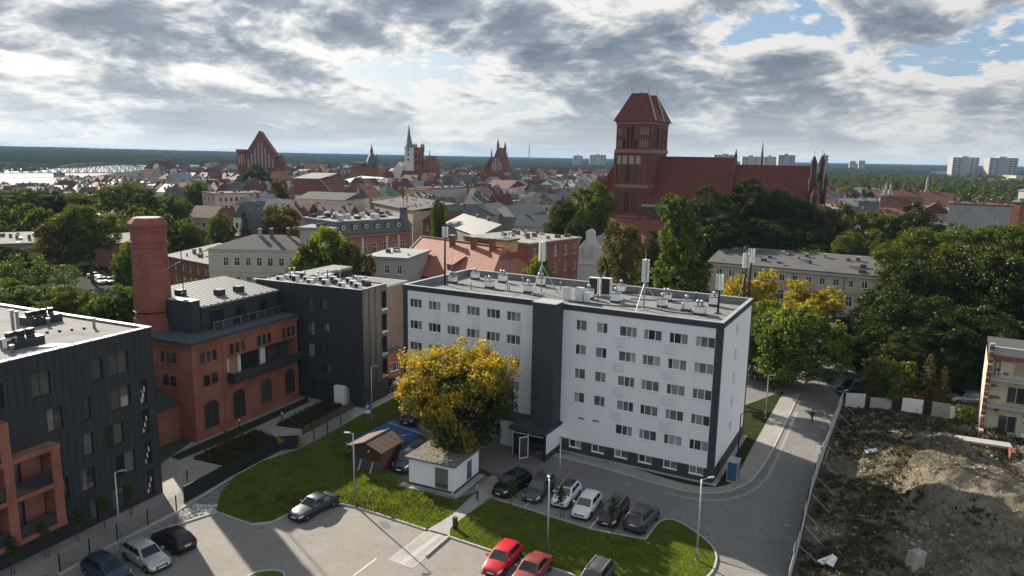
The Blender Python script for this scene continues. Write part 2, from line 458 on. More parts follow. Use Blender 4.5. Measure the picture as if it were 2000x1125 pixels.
# ================================================================ the ground
def sheet(name, pts, z, m, label=None):
    """flat polygon of the ground, triangulated"""
    bm = bmesh.new()
    vs = [bm.verts.new((p[0], p[1], z)) for p in pts]
    f = bm.faces.new(vs)
    if f.normal.z < 0 or f.calc_area() and (f.normal_update() or f.normal.z < 0): f.normal_flip()
    bmesh.ops.triangulate(bm, faces=[f])
    for fc in bm.faces:
        fc.normal_update()
        if fc.normal.z < 0: fc.normal_flip()
    me = bpy.data.meshes.new(name); bm.to_mesh(me); bm.free()
    me.materials.append(m)
    return structure(link(name, me))
def raised(name, pts, z0, z1, mtop, parent=None):
    mb = MB(); mb.prism(pts, z0, z1, 0, False)
    o = mb.build(name, mtop, parent)
    bm = bmesh.new(); bm.from_mesh(o.data); bmesh.ops.triangulate(bm, faces=[f for f in bm.faces if len(f.verts) > 4]); bm.to_mesh(o.data); bm.free()
    return o
def kerbline(name, pts, w=0.16, h=0.14, z=0.0, m=None, closed=False):
    """kerb stones laid one by one along a line; each stone its own object under the kerb"""
    root = structure(empty(name, (*pts[0], z)))
    ox, oy = pts[0]
    n = len(pts)
    for i in range(n if closed else n - 1):
        a = Vector(pts[i]); b = Vector(pts[(i + 1) % n]); d = b - a; L = d.length
        if L < 0.05: continue
        k = max(1, round(L / 2.0)); st = L / k; key = ('kerb', round(st, 2), w, h)
        if key not in MESHES:
            MESHES[key] = MB().box(0.006, st - 0.006, -w / 2, w / 2, -0.05, h).mesh('kerb_stone', m or M_kerb)
        for j in range(k):
            p = a + d * (j / k)
            link('kerb_stone', MESHES[key], root, (p.x - ox, p.y - oy, random.uniform(-0.004, 0.004)), math.atan2(d.y, d.x))
    return root
MESHES = {}
def PX(l, z=0.0): return [G(x, y, z) for x, y in l]
def smooth_line(pts, n=5):
    out = []
    for i in range(len(pts) - 1):
        p0 = pts[max(i - 1, 0)]; p1 = pts[i]; p2 = pts[i + 1]; p3 = pts[min(i + 2, len(pts) - 1)]
        for k in range(n):
            t = k / n
            out.append(tuple(0.5 * ((2 * p1[a]) + (-p0[a] + p2[a]) * t + (2 * p0[a] - 5 * p1[a] + 4 * p2[a] - p3[a]) * t * t + (-p0[a] + 3 * p1[a] - 3 * p2[a] + p3[a]) * t ** 3) for a in (0, 1)))
    out.append(tuple(pts[-1]))
    return out

M_city = patchy('town_ground', [(0.3, (0.055, 0.055, 0.052)), (0.5, (0.085, 0.083, 0.078)), (0.62, (0.05, 0.07, 0.03)), (0.75, (0.11, 0.105, 0.095))], 0.03, bscale=1.0, bump=0.1, scale2=0.5)
M_grass = patchy('lawn_grass', [(0.30, (0.044, 0.068, 0.011)), (0.45, (0.085, 0.122, 0.018)), (0.58, (0.13, 0.165, 0.026)), (0.72, (0.12, 0.13, 0.03)), (0.85, (0.13, 0.105, 0.05))], 0.35, bump=1.0, bscale=9.0, scale2=6.0)
M_bed = patchy('planted_bed', [(0.3, (0.018, 0.028, 0.010)), (0.5, (0.032, 0.048, 0.016)), (0.65, (0.05, 0.06, 0.022)), (0.8, (0.07, 0.05, 0.03))], 0.9, bump=1.0, bscale=8.0)
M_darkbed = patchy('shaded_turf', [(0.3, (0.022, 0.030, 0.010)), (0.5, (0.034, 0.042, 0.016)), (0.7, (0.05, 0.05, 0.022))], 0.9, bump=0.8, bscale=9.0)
M_soil = patchy('building_rubble_soil', [(0.32, (0.046, 0.045, 0.026)), (0.43, (0.080, 0.072, 0.050)), (0.52, (0.145, 0.125, 0.095)), (0.62, (0.22, 0.19, 0.15)), (0.75, (0.36, 0.32, 0.26))], 0.16, bump=1.0, bscale=3.0, scale2=1.7)
M_gravel = patchy('gravel', [(0.3, (0.10, 0.095, 0.09)), (0.5, (0.22, 0.21, 0.20)), (0.62, (0.36, 0.34, 0.32)), (0.75, (0.55, 0.53, 0.50))], 2.0, bump=1.0, bscale=7.0, scale2=9.0)
M_pav = paving('block_paving', (0.275, 0.258, 0.236), 0.10)
M_sett = paving('sett_paving', (0.215, 0.208, 0.20), 0.16, 0.16, 0.16, 0.4, 0.4, 1.07)
M_walk = paving('pavement_slabs', (0.30, 0.285, 0.265), 0.08, 0.5, 0.5, 0.7, 0.4, 1.07)
M_path = paving('path_slabs', (0.34, 0.325, 0.305), 0.07, 0.4, 0.4, 0.75, 0.35, 0.75)
M_asph = mat('asphalt', (0.075, 0.075, 0.078), 0.9, 0.12, 0.6, stain=0.4, bump=0.15)
M_blue = mat('blue_bay_paint', (0.045, 0.12, 0.27), 0.8, 0.16, 1.2, stain=0.35)

sheet('ground', [(-12000, -200), (12000, -200), (12000, 16000), (-12000, 16000)], -0.06, M_city)
sheet('parking_lot', [(-44, 38), (20, 38), *PX([(1500, 1125), (1380, 1090)]), (15.5, 58), *PX([(1250, 1010), (950, 930), (860, 1000), (560, 985), (420, 985), (345, 1003), (60, 1140)])], 0.0, M_pav)
road = [(20, 38), (24, 46), *PX([(1545, 1125), (1562, 1060), (1572, 1015), (1585, 960), (1612, 880), (1645, 790)]), (45.5, 97), (60, 112), (40, 118), (30, 100), (24, 86), (18, 84), (-8, 92), (-14, 100), (-26, 128), (-34, 120), (-20, 96), *PX([(775, 770), (840, 870), (960, 925), (1250, 1008)]), (15.6, 57.5), *PX([(1385, 1089), (1503, 1126)])]
sheet('road', road, 0.004, M_sett)
sheet('courtyard_paving', [(-44, 48), *PX([(115, 1122), (345, 1001), (457, 931), (512, 901), (585, 876), (700, 812), (778, 773)]), (-14, 96), (-20, 96), (-27, 93), (-35, 76), (-36, 66)], 0.006, M_walk)

# lawns
kA = [(422, 1001), (460, 1015), (492, 1026), (532, 1021), (565, 1005), (600, 990), (652, 982), (697, 992), (765, 1014), (832, 1036)]
lawnA = PX(kA + [(878, 1010), (935, 962), (893, 975), (787, 943), (765, 918), (722, 905), (690, 888), (672, 866), (764, 820), (790, 790), (778, 775), (700, 815), (640, 850), (585, 878), (512, 903), (457, 934), (432, 965)])
structure(raised('lawn', lawnA, -0.02, 0.10, M_grass))
kB = [(882, 1032), (878, 1050), (968, 1080), (1069, 1108), (1150, 1135), (1250, 1165), (1340, 1160)]
kB2 = [(1340, 1160), (1385, 1125), (1398, 1100), (1396, 1078), (1380, 1058), (1350, 1035), (1320, 1019), (1300, 1017), (1283, 1026), (1260, 1056)]
kB3 = [(1260, 1056), (1155, 1036), (1050, 1003), (957, 973)]
curve = smooth_line(PX(kB2), 4)
lawnB = PX(kB[:-1]) + curve[:-1] + PX(kB3) + PX([(903, 1014)])
structure(raised('lawn', lawnB, -0.02, 0.10, M_grass))
kerbline('lawn_kerb', PX(kA))
kerbline('lawn_kerb', PX(kB[1:]))
kerbline('lawn_kerb', curve)
kerbline('lawn_kerb', PX(kB3))
islet = smooth_line(PX([(470, 1140), (495, 1122), (525, 1116), (548, 1118), (556, 1126), (540, 1145)]), 4)
structure(raised('lawn', islet, -0.02, 0.10, M_grass)); kerbline('lawn_kerb', islet)
# bed and pavement round the white block
walk_out = smooth_line(PX([(1046, 884), (1110, 897), (1175, 914), (1240, 933), (1300, 950), (1350, 961), (1400, 963), (1442, 953), (1476, 930), (1512, 873), (1547, 800), (1562, 768)]), 4)
bed_out = smooth_line(PX([(1075, 884), (1150, 893), (1230, 913), (1300, 935), (1345, 947), (1385, 952), (1415, 949), (1434, 938), (1449, 912), (1470, 872), (1502, 815), (1530, 765)]), 4)
structure(raised('pavement', walk_out + [(26, 88), (16, 80), (5.5, 78.5)], -0.02, 0.055, M_walk))
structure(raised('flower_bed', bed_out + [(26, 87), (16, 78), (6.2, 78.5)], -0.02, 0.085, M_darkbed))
kerbline('pavement_kerb', walk_out, 0.14, 0.075)
gut = smooth_line(PX([(1300, 962), (1350, 974), (1402, 977), (1450, 967), (1492, 940), (1522, 885), (1556, 805)]), 4)
kerbline('gutter_setts', gut, 0.35, 0.012, 0.004, M_walk)
# path, ramp and lines
sheet('path', PX([(835, 1036), (878, 1010), (935, 957), (960, 930), (990, 936), (963, 972), (901, 1015), (880, 1033), (878, 1048)]), 0.106, M_path)
sheet('path_ramp', PX([(835, 1036), (878, 1048), (806, 1109), (760, 1093)]), 0.010, M_path)
def line(name, a, b, w=0.12, z=0.012, m=None):
    a = Vector(G(*a)); b = Vector(G(*b)); d = (b - a).normalized(); n = Vector((-d.y, d.x)) * w / 2
    return sheet(name, [a - n, b - n, b + n, a + n], z, m or M_paint)
for a, b in (((833, 1037), (760, 1093)), ((760, 1093), (806, 1109)), ((806, 1109), (877, 1049))): line('ramp_marking', a, b, 0.13, 0.016, M_kerb)
line('ramp_marking', (862, 1042), (784, 1101), 0.5, 0.014, mat('tactile_slabs', (0.40, 0.385, 0.36), 0.85, 0.06))
for a, b in (((735, 1091), (690, 1125)), ((1006, 1010), (1052, 962)), ((1150, 1034), (1190, 985))): line('bay_marking', a, b, 0.10)
kerbline('ramp_kerb', PX([(878, 1048), (832, 1088)]), 0.16, 0.16)
# dark oval patch laid flat on the paving
sheet('dark_patch', smooth_line(PX([(741, 1021), (750, 1018), (760, 1022), (762, 1030), (755, 1033), (745, 1028), (741, 1021)]), 3)[:-1], 0.012, mat('dark_paving', (0.12, 0.12, 0.125), 0.5, 0.15))
# blue bay
sheet('blue_bay', PX([(672, 864), (764, 819), (832, 845), (745, 890)]), 0.010, M_blue)
for a, b in (((672, 864), (764, 819)), ((758, 825), (826, 848)), ((672, 864), (705, 878))): line('bay_marking', a, b, 0.12, 0.016)
c0 = Vector(G(779, 850))
sym = MB()
ring = [(0.42 * math.cos(t) , 0.42 * math.sin(t)) for t in np.linspace(-2.6, 1.6, 15)]
for (a, b) in zip(ring[:-1], ring[1:]): sym.bar((*a, 0), (*b, 0), 0.11, 0.004)
for a, b in (((0.05, 0.95), (0.05, 0.3)), ((0.05, 0.3), (0.5, 0.25)), ((0.5, 0.25), (0.68, -0.2)), ((0.68, -0.2), (0.85, -0.14)), ((0.05, 0.62), (0.42, 0.6))): sym.bar((*a, 0), (*b, 0), 0.12, 0.004)
sym.bar((0.05, 1.15, 0), (0.05, 1.34, 0), 0.19, 0.004)
structure(sym.build('wheelchair_marking', M_paint, None, False, (c0.x, c0.y, 0.018), R(-75)))
# courtyard beds
for k, b in enumerate(([(378, 897), (440, 866), (500, 842), (548, 862), (500, 885), (445, 912)], [(540, 832), (600, 800), (655, 775), (672, 798), (630, 820), (590, 838)], [(335, 893), (384, 870), (450, 842), (520, 812), (600, 777), (604, 785), (525, 822), (440, 862), (350, 898)])):
    structure(raised('flower_bed', PX(b), -0.02, 0.09, M_bed))
sheet('gravel_strip', PX([(150, 1127), (345, 1005), (458, 935), (432, 966), (424, 1000), (360, 1021), (300, 1040), (240, 1072), (190, 1127)]), 0.014, M_gravel)
kerbline('gravel_kerb', PX([(424, 1001), (300, 1041)]), 0.16, 0.12)
kerbline('plinth_kerb', PX([(115, 1124), (230, 1060), (345, 1001), (457, 931), (512, 901), (585, 877), (690, 818), (778, 772)]), 0.2, 0.14)
# drains
for x, y in ((505, 1030), (1538, 1027), (1376, 1042), (1486, 940)):
    p = G(x, y)
    d = structure(empty('drain_grate', (p[0], p[1], 0.02), R(-25)))
    MB().box(-0.35, 0.35, -0.25, 0.25, 0, 0.006).build('grate_frame', M_black, d)
    for k in range(6): MB().box(-0.3, 0.3, -0.22 + k * 0.08, -0.18 + k * 0.08, 0.007, 0.014).build('grate_bar', M_galv, d)

# the building site beyond the hoarding: heaps of soil
def vnoise(x, y, seed):
    r2 = np.random.default_rng(seed); g = r2.random((64, 64))
    xi = np.floor(x).astype(int); yi = np.floor(y).astype(int); fx = x - xi; fy = y - yi
    fx = fx * fx * (3 - 2 * fx); fy = fy * fy * (3 - 2 * fy)
    a = g[xi % 64, yi % 64]; b = g[(xi + 1) % 64, yi % 64]; c = g[xi % 64, (yi + 1) % 64]; d = g[(xi + 1) % 64, (yi + 1) % 64]
    return (a * (1 - fx) + b * fx) * (1 - fy) + (c * (1 - fx) + d * fx) * fy
def fbm(x, y, seed, o=4):
    s = 0; a = 0.5
    for k in range(o): s = s + a * vnoise(x * 2 ** k, y * 2 ** k, seed + k); a *= 0.5
    return s
fence_px = [(1645, 790), (1612, 880), (1585, 960), (1572, 1015), (1562, 1060), (1545, 1125), (1535, 1165)]
fence_w = PX(fence_px)
def fence_x(y):
    ys = [p[1] for p in fence_w][::-1]; xs = [p[0] for p in fence_w][::-1]
    return np.interp(y, ys, xs)
def site_height(X, Y):
    def bump(cx, cy, rx, ry, h): return h * np.exp(-(((X - cx) / rx) ** 2 + ((Y - cy) / ry) ** 2))
    f = fence_x(Y)
    ramp = np.clip((X - f - 0.4) / 3.0, 0, 1)
    z = 0.55 + bump(44, 66, 5.5, 8.0, 2.9) + bump(50, 56, 6, 5, 2.2) + bump(37, 54, 3.5, 4, 1.2) + bump(47, 74, 4, 3, 1.6) - bump(37, 68, 2.5, 9, 1.3) + bump(60, 62, 6, 14, 0.9)
    z = z + (fbm(X * 0.25, Y * 0.25, 3) - 0.47) * 2.2 + (fbm(X * 1.3, Y * 1.3, 9) - 0.47) * 0.7
    far = np.clip((Y - 82) / 8, 0, 1)
    z = np.maximum(z * (1 - 0.8 * far), 0.06)
    return -0.04 + ramp * z
ny, nx = 170, 150
T, S = np.meshgrid(np.linspace(0, 1, ny), np.linspace(0, 1, nx), indexing='ij')
YY = 38 + T * 55; XX = fence_x(YY) + 0.15 + S * (78 - fence_x(YY))
ZZ = site_height(XX, YY)
Vv = np.stack([XX.ravel(), YY.ravel(), ZZ.ravel()], 1)
ii = (np.arange(ny - 1)[:, None] * nx + np.arange(nx - 1)[None]).ravel()
Ff = np.stack([ii, ii + 1, ii + nx + 1, ii + nx], 1)
structure(link('terrain', mesh_np('terrain', Vv, Ff, M_soil, smooth=True)))

# ================================================================ walls with real openings, windows as parts
SIDE_RZ = {'F': 0.0, 'R': math.pi / 2, 'B': math.pi, 'L': -math.pi / 2}
def side_T(side, L, D, ox=0.0, oy=0.0):
    """map (s along the side, t inward, z) of a box L x D to local x, y, z"""
    if side == 'F': return lambda s, t, z: (ox + s, oy + t, z)
    if side == 'R': return lambda s, t, z: (ox + L - t, oy + s, z)
    if side == 'B': return lambda s, t, z: (ox + L - s, oy + D - t, z)
    return lambda s, t, z: (ox + t, oy + D - s, z)
def wall_side(mb, T, length, z0, z1, ops=(), depth=0.22, m=0, back=True):
    """one wall with openings (s0, s1, z0, z1): the face, the reveals and a dark room face behind"""
    xs = sorted({0.0, length, *[o[0] for o in ops], *[o[1] for o in ops]}); zs = sorted({z0, z1, *[o[2] for o in ops], *[o[3] for o in ops]})
    xs = [x for x in xs if -1e-6 <= x <= length + 1e-6]; zs = [z for z in zs if z0 - 1e-6 <= z <= z1 + 1e-6]
    def inside(x, z): return any(o[0] - 1e-6 < x < o[1] + 1e-6 and o[2] - 1e-6 < z < o[3] + 1e-6 for o in ops)
    for i in range(len(xs) - 1):
        j = 0
        while j < len(zs) - 1:
            cx = (xs[i] + xs[i + 1]) / 2
            if inside(cx, (zs[j] + zs[j + 1]) / 2): j += 1; continue
            k = j
            while k + 1 < len(zs) - 1 and not inside(cx, (zs[k + 1] + zs[k + 2]) / 2): k += 1
            a, b, c, d = xs[i], xs[i + 1], zs[j], zs[k + 1]
            mb.poly([T(a, 0, c), T(b, 0, c), T(b, 0, d), T(a, 0, d)], m)
            j = k + 1
    for (a, b, c, d) in [o[:4] for o in ops]:
        e = depth
        mb.poly([T(a, 0, c), T(a, 0, d), T(a, e, d), T(a, e, c)], m); mb.poly([T(b, 0, d), T(b, 0, c), T(b, e, c), T(b, e, d)], m)
        mb.poly([T(a, 0, d), T(b, 0, d), T(b, e, d), T(a, e, d)], m); mb.poly([T(b, 0, c), T(a, 0, c), T(a, e, c), T(b, e, c)], m)
        if back: mb.poly([T(a, e, c), T(b, e, c), T(b, e, d), T(a, e, d)], m)
def arch_pts(w, h, rise, n=8):
    """outline of an arched opening, from bottom left"""
    pts = [(0, 0), (w, 0), (w, h - rise)]
    for k in range(1, n):
        t = math.pi * k / n
        pts.append((w / 2 + w / 2 * math.cos(t), h - rise + rise * math.sin(t)))
    pts.append((0, h - rise))
    return pts
def window(parent, T, side, s, z, w, h, splits=(0.5,), rows=(), fm=None, pm=None, ft=0.06, post=0.07, rec=0.10, sill=True, name='window', sill_m=None):
    """window frame (part) with its panes and sill (sub-parts); meshes shared between alike windows"""
    fm = fm or M_frame; pm = pm or M_pane
    key = (round(w, 2), round(h, 2), tuple(splits), tuple(rows), fm.name, pm.name, ft, post, rec)
    if key not in MESHES:
        f = MB()
        y0, y1 = rec, rec + 0.06
        f.box(0, ft, y0, y1, 0, h); f.box(w - ft, w, y0, y1, 0, h); f.box(ft, w - ft, y0, y1, 0, ft); f.box(ft, w - ft, y0, y1, h - ft, h)
        for q in splits: f.box(w * q - post / 2, w * q + post / 2, y0 + 0.002, y1 - 0.002, ft, h - ft)
        cuts = [ft] + [w * q for q in splits] + [w - ft]
        hs = [ft] + [h * q for q in rows] + [h - ft]
        for q in rows:
            f.box(ft, w - ft, y0 + 0.004, y1 - 0.004, h * q - 0.03, h * q + 0.03)
        panes = []
        for i in range(len(cuts) - 1):
            a = cuts[i] + (post / 2 if i else 0); b = cuts[i + 1] - (post / 2 if i < len(cuts) - 2 else 0)
            for j in range(len(hs) - 1):
                g = MB().poly([(a, rec + 0.03, hs[j]), (b, rec + 0.03, hs[j]), (b, rec + 0.03, hs[j + 1]), (a, rec + 0.03, hs[j + 1])])
                panes.append(g.mesh('pane', pm))
        MESHES[key] = (f.mesh('window', fm), panes, MB().box(-0.05, w + 0.05, -0.06, rec, -0.05, -0.004).mesh('sill', sill_m or fm))
    fme, panes, sme = MESHES[key]
    o = link(name, fme, parent, T(s, 0, z), SIDE_RZ[side])
    for p in panes: link('pane', p, o)
    if sill: link('sill', sme, o)
    return o
def flat_panel(parent, T, side, name, s0, s1, z0, z1, proud, m):
    me = MB().box(0, s1 - s0, -proud, 0.0, 0, z1 - z0).mesh(name, m)
    return link(name, me, parent, T(s0, 0, z0), SIDE_RZ[side])

# ================================================================ the white office block
WB = empty('office_block', (-13.01, 85.38, 0), math.atan2(67.40 - 85.38, 20.13 + 13.01))
tag(WB, 'long white five storey block with anthracite roof band and dark stair tower', 'building')
L, D, HT = 37.70, 14.65, 16.3
rows5 = [13.69, 11.055, 8.42, 5.785, 3.15]
leftw = [0.95, 3.64, 6.25, 8.95, 11.58, 14.18]
front = []; wins = []
for z in rows5:
    for x in leftw: wins.append((x, z, 1.74, 1.08, (0.30, 0.655)))
    for x, w in ((27.36, 1.86), (29.92, 1.88), (32.55, 1.88), (35.16, 1.90)):
        wins.append((x, z, w, 1.08, (0.40, 0.70) if x < 28 else (0.26, 0.63)))
for z in rows5[:4]:
    for x in (22.52, 24.82): wins.append((x, z, 1.24, 1.13, (0.42,) if x < 24 else (0.58,)))
slits = [(22.98, 3.90, 0.86, 0.30, ()), (24.68, 3.92, 0.86, 0.30, ())]
base = [(x, 0.66, 1.42, 0.84, (0.5,)) for x in (22.2, 24.83, 27.42, 30.03, 32.68, 35.33)] + [(x, 0.66, 1.42, 0.84, (0.5,)) for x in (1.1, 3.8, 6.4, 9.1, 11.7)]
allw = wins + slits + base
ops = [(x, x + w, z, z + h) for x, z, w, h, _ in allw]
T = side_T('F', L, D)
mb = MB()
wall_side(mb, T, L, 0, 16.0, ops, 0.2)
TR = side_T('R', L, D)
sidew = [(6.5, z, 0.9, 1.2) for z in rows5]
wall_side(mb, TR, D, 0, 16.0, [(a, a + w, z, z + h) for a, z, w, h in sidew], 0.2)
wall_side(mb, side_T('B', L, D), L, 0, 16.0); wall_side(mb, side_T('L', L, D), D, 0, 16.0)
mb.build('wall', M_white, WB)
k = 0
for (x, z, w, h, sp) in allw: window(WB, T, 'F', x, z, w, h, sp)
for (a, z, w, h) in sidew: window(WB, TR, 'R', a, z, w, h, (0.5,))
# anthracite trim: roof band, corner strips, plinth, set proud of the render
def trim(name, s0, s1, z0, z1, side, proud, m=M_anth):
    return flat_panel(WB, side_T(side, L, D), side, name, s0, s1, z0, z1, proud, m)
trim('roof_band', 0, L, 15.74, 16.3, 'F', 0.05); trim('roof_band', 0, D, 15.74, 16.3, 'R', 0.05); trim('roof_band', 0, D, 15.74, 16.3, 'L', 0.05); trim('roof_band', 0, L, 15.74, 16.3, 'B', 0.05)
trim('corner_strip', 0, 0.68, 1.52, 15.735, 'F', 0.04); trim('corner_strip', 37.08, L, 1.52, 15.735, 'F', 0.04); trim('corner_strip', 0, 0.5, 1.52, 15.735, 'R', 0.04); trim('corner_strip', D - 0.5, D, 1.52, 15.735, 'R', 0.04)
edges = [0.0] + sorted([v for b in base for v in (b[0], b[0] + b[2])]) + [L]
for a, b in zip(edges[0::2], edges[1::2]): trim('plinth', a, b, 0, 1.515, 'F', 0.03)
for x, z, w, h, _ in base: trim('plinth', x, x + w, 0, 0.60, 'F', 0.03)
trim('plinth', 0, D, 0, 1.515, 'R', 0.03)
MB().box(-0.2, L + 0.45, -0.5, -0.035, 0, 0.10).build('apron', M_concrete, WB)
MB().box(L + 0.035, L + 0.5, -0.034, D, 0, 0.10).build('apron', M_concrete, WB)
# shallow panels beside the windows
M_panelw = mat('panel_render', (0.71, 0.72, 0.745), 0.85, 0.03, 0.8, streak=0.2)
for z in rows5[:4]:
    for x in (27.05, 32.28): trim('infill_panel', x, x + 1.0, z - 1.06, z - 0.13, 'F', 0.12, M_panelw)
    for x in (4.45, 9.75, 15.0): trim('infill_panel', x, x + 0.95, z - 1.3, z - 0.13, 'F', 0.08, M_panelw)
# roof and parapet
MB().box(0.3, L - 0.3, 0.3, D - 0.3, 15.2, 15.55).build('roof', M_roofgrey, WB)
pp = MB()
pp.box(-0.04, L + 0.04, -0.04, 0.36, 16.301, 16.36); pp.box(-0.04, L + 0.04, D - 0.36, D + 0.04, 16.301, 16.36)
pp.box(-0.04, 0.36, 0.361, D - 0.361, 16.301, 16.36); pp.box(L - 0.36, L + 0.04, 0.361, D - 0.361, 16.301, 16.36)
pp.build('coping', M_zinc, WB)
pi = MB()
pi.box(0.02, L - 0.02, 0.02, 0.3, 15.3, 16.3); pi.box(0.02, L - 0.02, D - 0.3, D - 0.02, 15.3, 16.3); pi.box(0.02, 0.3, 0.301, D - 0.301, 15.3, 16.3); pi.box(L - 0.3, L - 0.02, 0.301, D - 0.301, 15.3, 16.3)
pi.build('parapet', M_roofgrey, WB)
# roof felt lies in strips, each its own sheet
for k in range(12):
    MB().box(0.35 + k * 3.08, 0.35 + k * 3.08 + 3.02, 0.32, D - 0.32, 15.55, 15.556 + 0.006 * (k % 2)).build('felt_strip', M_roofgrey, WB)
# stair tower and entrance
st = MB(); st.box(18.42, 21.06, -2.0, -0.06, 3.35, 16.55); st.build('stair_tower', M_anth, WB)
MB().box(18.36, 21.12, -2.06, 0.36, 16.552, 16.62).build('tower_coping', M_zinc, WB)
MB().box(17.0, 21.35, -4.3, 0.0, 3.05, 3.34).build('canopy', M_anth, WB)
MB().box(14.6, 17.0, -2.2, 0.0, 3.05, 3.30).build('canopy', M_anth, WB)
en = MB()
wall_side(en, lambda s, t, z: (21.1 - t, -3.7 + s, z), 3.7, 0, 3.05, [(0.55, 0.85, 0.7, 2.7), ], 0.12)
wl_ = MB(); wall_side(wl_, lambda s, t, z: (17.15 + t, -s, z), 3.6, 0, 3.05); wl_.build('porch_wall', M_white, WB)
MB().box(14.7, 17.14, -1.9, -0.05, 0, 3.04).build('porch_wall', M_white, WB)
en.build('porch_wall', M_white, WB)
MB().box(21.105, 21.14, -3.72, -0.05, 0, 0.7).build('plinth', M_anth, WB)
MB().box(20.9, 21.15, -3.78, -3.6, 0, 3.05).build('downpipe', M_black, WB)
window(WB, lambda s, t, z: (21.1 - t, -3.7 + s, z), 'R', 0.55, 0.7, 0.3, 2.0, (), sill=False)
dr = MB(); dr.box(17.16, 17.22, -3.62, -3.55, 0, 3.0); dr.box(19.0, 19.06, -3.62, -3.55, 0, 3.0); dr.box(20.85, 20.92, -3.62, -3.55, 0, 3.0); dr.box(17.2, 20.9, -3.62, -3.55, 2.5, 2.58)
gf = dr.build('door_frame', M_frame, WB)
MB().poly([(17.22, -3.58, 0.05), (19.0, -3.58, 0.05), (19.0, -3.58, 2.95), (17.22, -3.58, 2.95)]).build('pane', M_pane2, gf)
dl = MB(); dl.box(0, 0.08, -0.03, 0.03, 0, 2.4); dl.box(1.0, 1.08, -0.03, 0.03, 0, 2.4); dl.box(0.08, 1.0, -0.03, 0.03, 0, 0.1); dl.box(0.08, 1.0, -0.03, 0.03, 2.3, 2.4)
door = dl.build('door', M_frame, WB, False, (19.05, -3.6, 0.03), R(-125))
MB().poly([(0.08, 0, 0.1), (1.0, 0, 0.1), (1.0, 0, 2.3), (0.08, 0, 2.3)]).build('pane', M_pane2, door)
MB().box(0.9, 0.94, -0.08, -0.04, 0.9, 1.4).build('handle', M_galv, door)
# rooftop: brick ventilation stacks with cowls (parts of the block)
def vent_stack(x, y, w=0.95, d=0.75, h=1.05, cowls=2):
    o = MB().box(-w / 2, w / 2, -d / 2, d / 2, 0, h).build('vent_stack', M_white, WB, False, (x, y, 15.55))
    MB().box(-w / 2 - 0.07, w / 2 + 0.07, -d / 2 - 0.07, d / 2 + 0.07, h, h + 0.09).build('stack_cap', M_roofgrey, o)
    MB().box(-w / 2 - 0.02, w / 2 + 0.02, -d / 2 - 0.02, d / 2 + 0.02, 0, 0.25).build('flashing', M_anth, o)
    for k in range(cowls):
        c = MB(); c.lathe((0, 0, 0), [(0.09, 0), (0.09, 0.22), (0.19, 0.24), (0.2, 0.5), (0.1, 0.58)], 10)
        c.build('cowl', M_galv, o, True, ((k - (cowls - 1) / 2) * 0.42, 0, h + 0.09))
    return o
def rl(x, y, z=15.6):
    p = Vector((*G(x, y, z), 0)); q = Matrix.Rotation(-WB.rotation_euler.z, 3, 'Z') @ (p - Vector((-13.01, 85.38, 0)))
    return q.x, q.y
for (x, y) in ((850, 548), (884, 552), (928, 545), (956, 562), (982, 551), (1032, 571), (1056, 558), (1131, 553), (1150, 583), (1202, 590), (1213, 571), (1252, 557), (1293, 599), (1302, 587), (1366, 614), (1394, 597), (1340, 606), (1420, 560)):
    vx, vy = rl(x, y)
    if 0.8 < vx < L - 0.8 and 0.8 < vy < D - 0.8: vent_stack(vx, vy, cowls=random.choice((1, 2)), h=random.uniform(0.8, 1.1))
for (x, y) in ((949, 553), (920, 565), (991, 566), (995, 570), (1021, 555), (1214, 600), (1334, 608), (1360, 585), (1168, 588), (1095, 565)):
    vx, vy = rl(x, y)
    pv = MB(); pv.lathe((0, 0, 0), [(0.06, 0), (0.06, 0.8), (0.1, 0.82), (0.1, 0.95)], 8); pv.build('vent_pipe', M_galv, WB, True, (vx, vy, 15.55))
def ac_unit(parent, x, y, z, rz=0.0, w=0.95, h=0.95, d=0.4, m=None, name='air_conditioner'):
    o = MB().box(-w / 2, w / 2, -d / 2, d / 2, 0.08, h).build(name, m or M_ac, parent, False, (x, y, z), rz)
    f = MB(); f.lathe((0, 0, 0), [(h * 0.36, 0), (h * 0.36, 0.02), (h * 0.08, 0.03)], 16)
    fo = f.build('fan_grille', M_black, o, False, (-w * 0.12, -d / 2 - 0.002, h * 0.55)); fo.rotation_euler = (R(90), 0, 0)
    b = MB(); b.box(-w / 2 + 0.1, -w / 2 + 0.18, -d / 2 - 0.05, d / 2 + 0.05, 0, 0.08); b.box(w / 2 - 0.18, w / 2 - 0.1, -d / 2 - 0.05, d / 2 + 0.05, 0, 0.08); b.build('bracket', M_galv, o)
    return o
for (x, y, w, h) in ((1108, 585, 0.8, 1.5), (1132, 588, 0.9, 1.6), (1160, 577, 1.2, 2.2), (1184, 578, 1.2, 2.2), (1146, 590, 0.5, 1.1), (1370, 612, 0.9, 0.9)):
    vx, vy = rl(x, y)
    o = MB().box(-w / 2, w / 2, -0.35, 0.35, 0.05, h).build('equipment_cabinet', M_ac, WB, False, (vx, vy, 15.56))
    if h > 2: MB().box(-w * 0.42, w * 0.42, -0.36, -0.352, 0.3, h - 0.1).build('vent_grille', M_black, o)
# cable runs on the roof
for k, (a, b) in enumerate((((1110, 590), (1250, 600)), ((1250, 600), (1380, 618)), ((1230, 585), (1440, 590)), ((900, 555), (1060, 580)), ((1150, 570), (1290, 575)))):
    p = rl(*a); q = rl(*b)
    c = MB(); pts = [(p[0] + (q[0] - p[0]) * t, p[1] + (q[1] - p[1]) * t + 0.3 * math.sin(7 * t + k), 15.63) for t in np.linspace(0, 1, 9)]
    for u, v in zip(pts[:-1], pts[1:]): c.bar(u, v, 0.16, 0.07)
    c.build('cable_tray', M_black, WB)

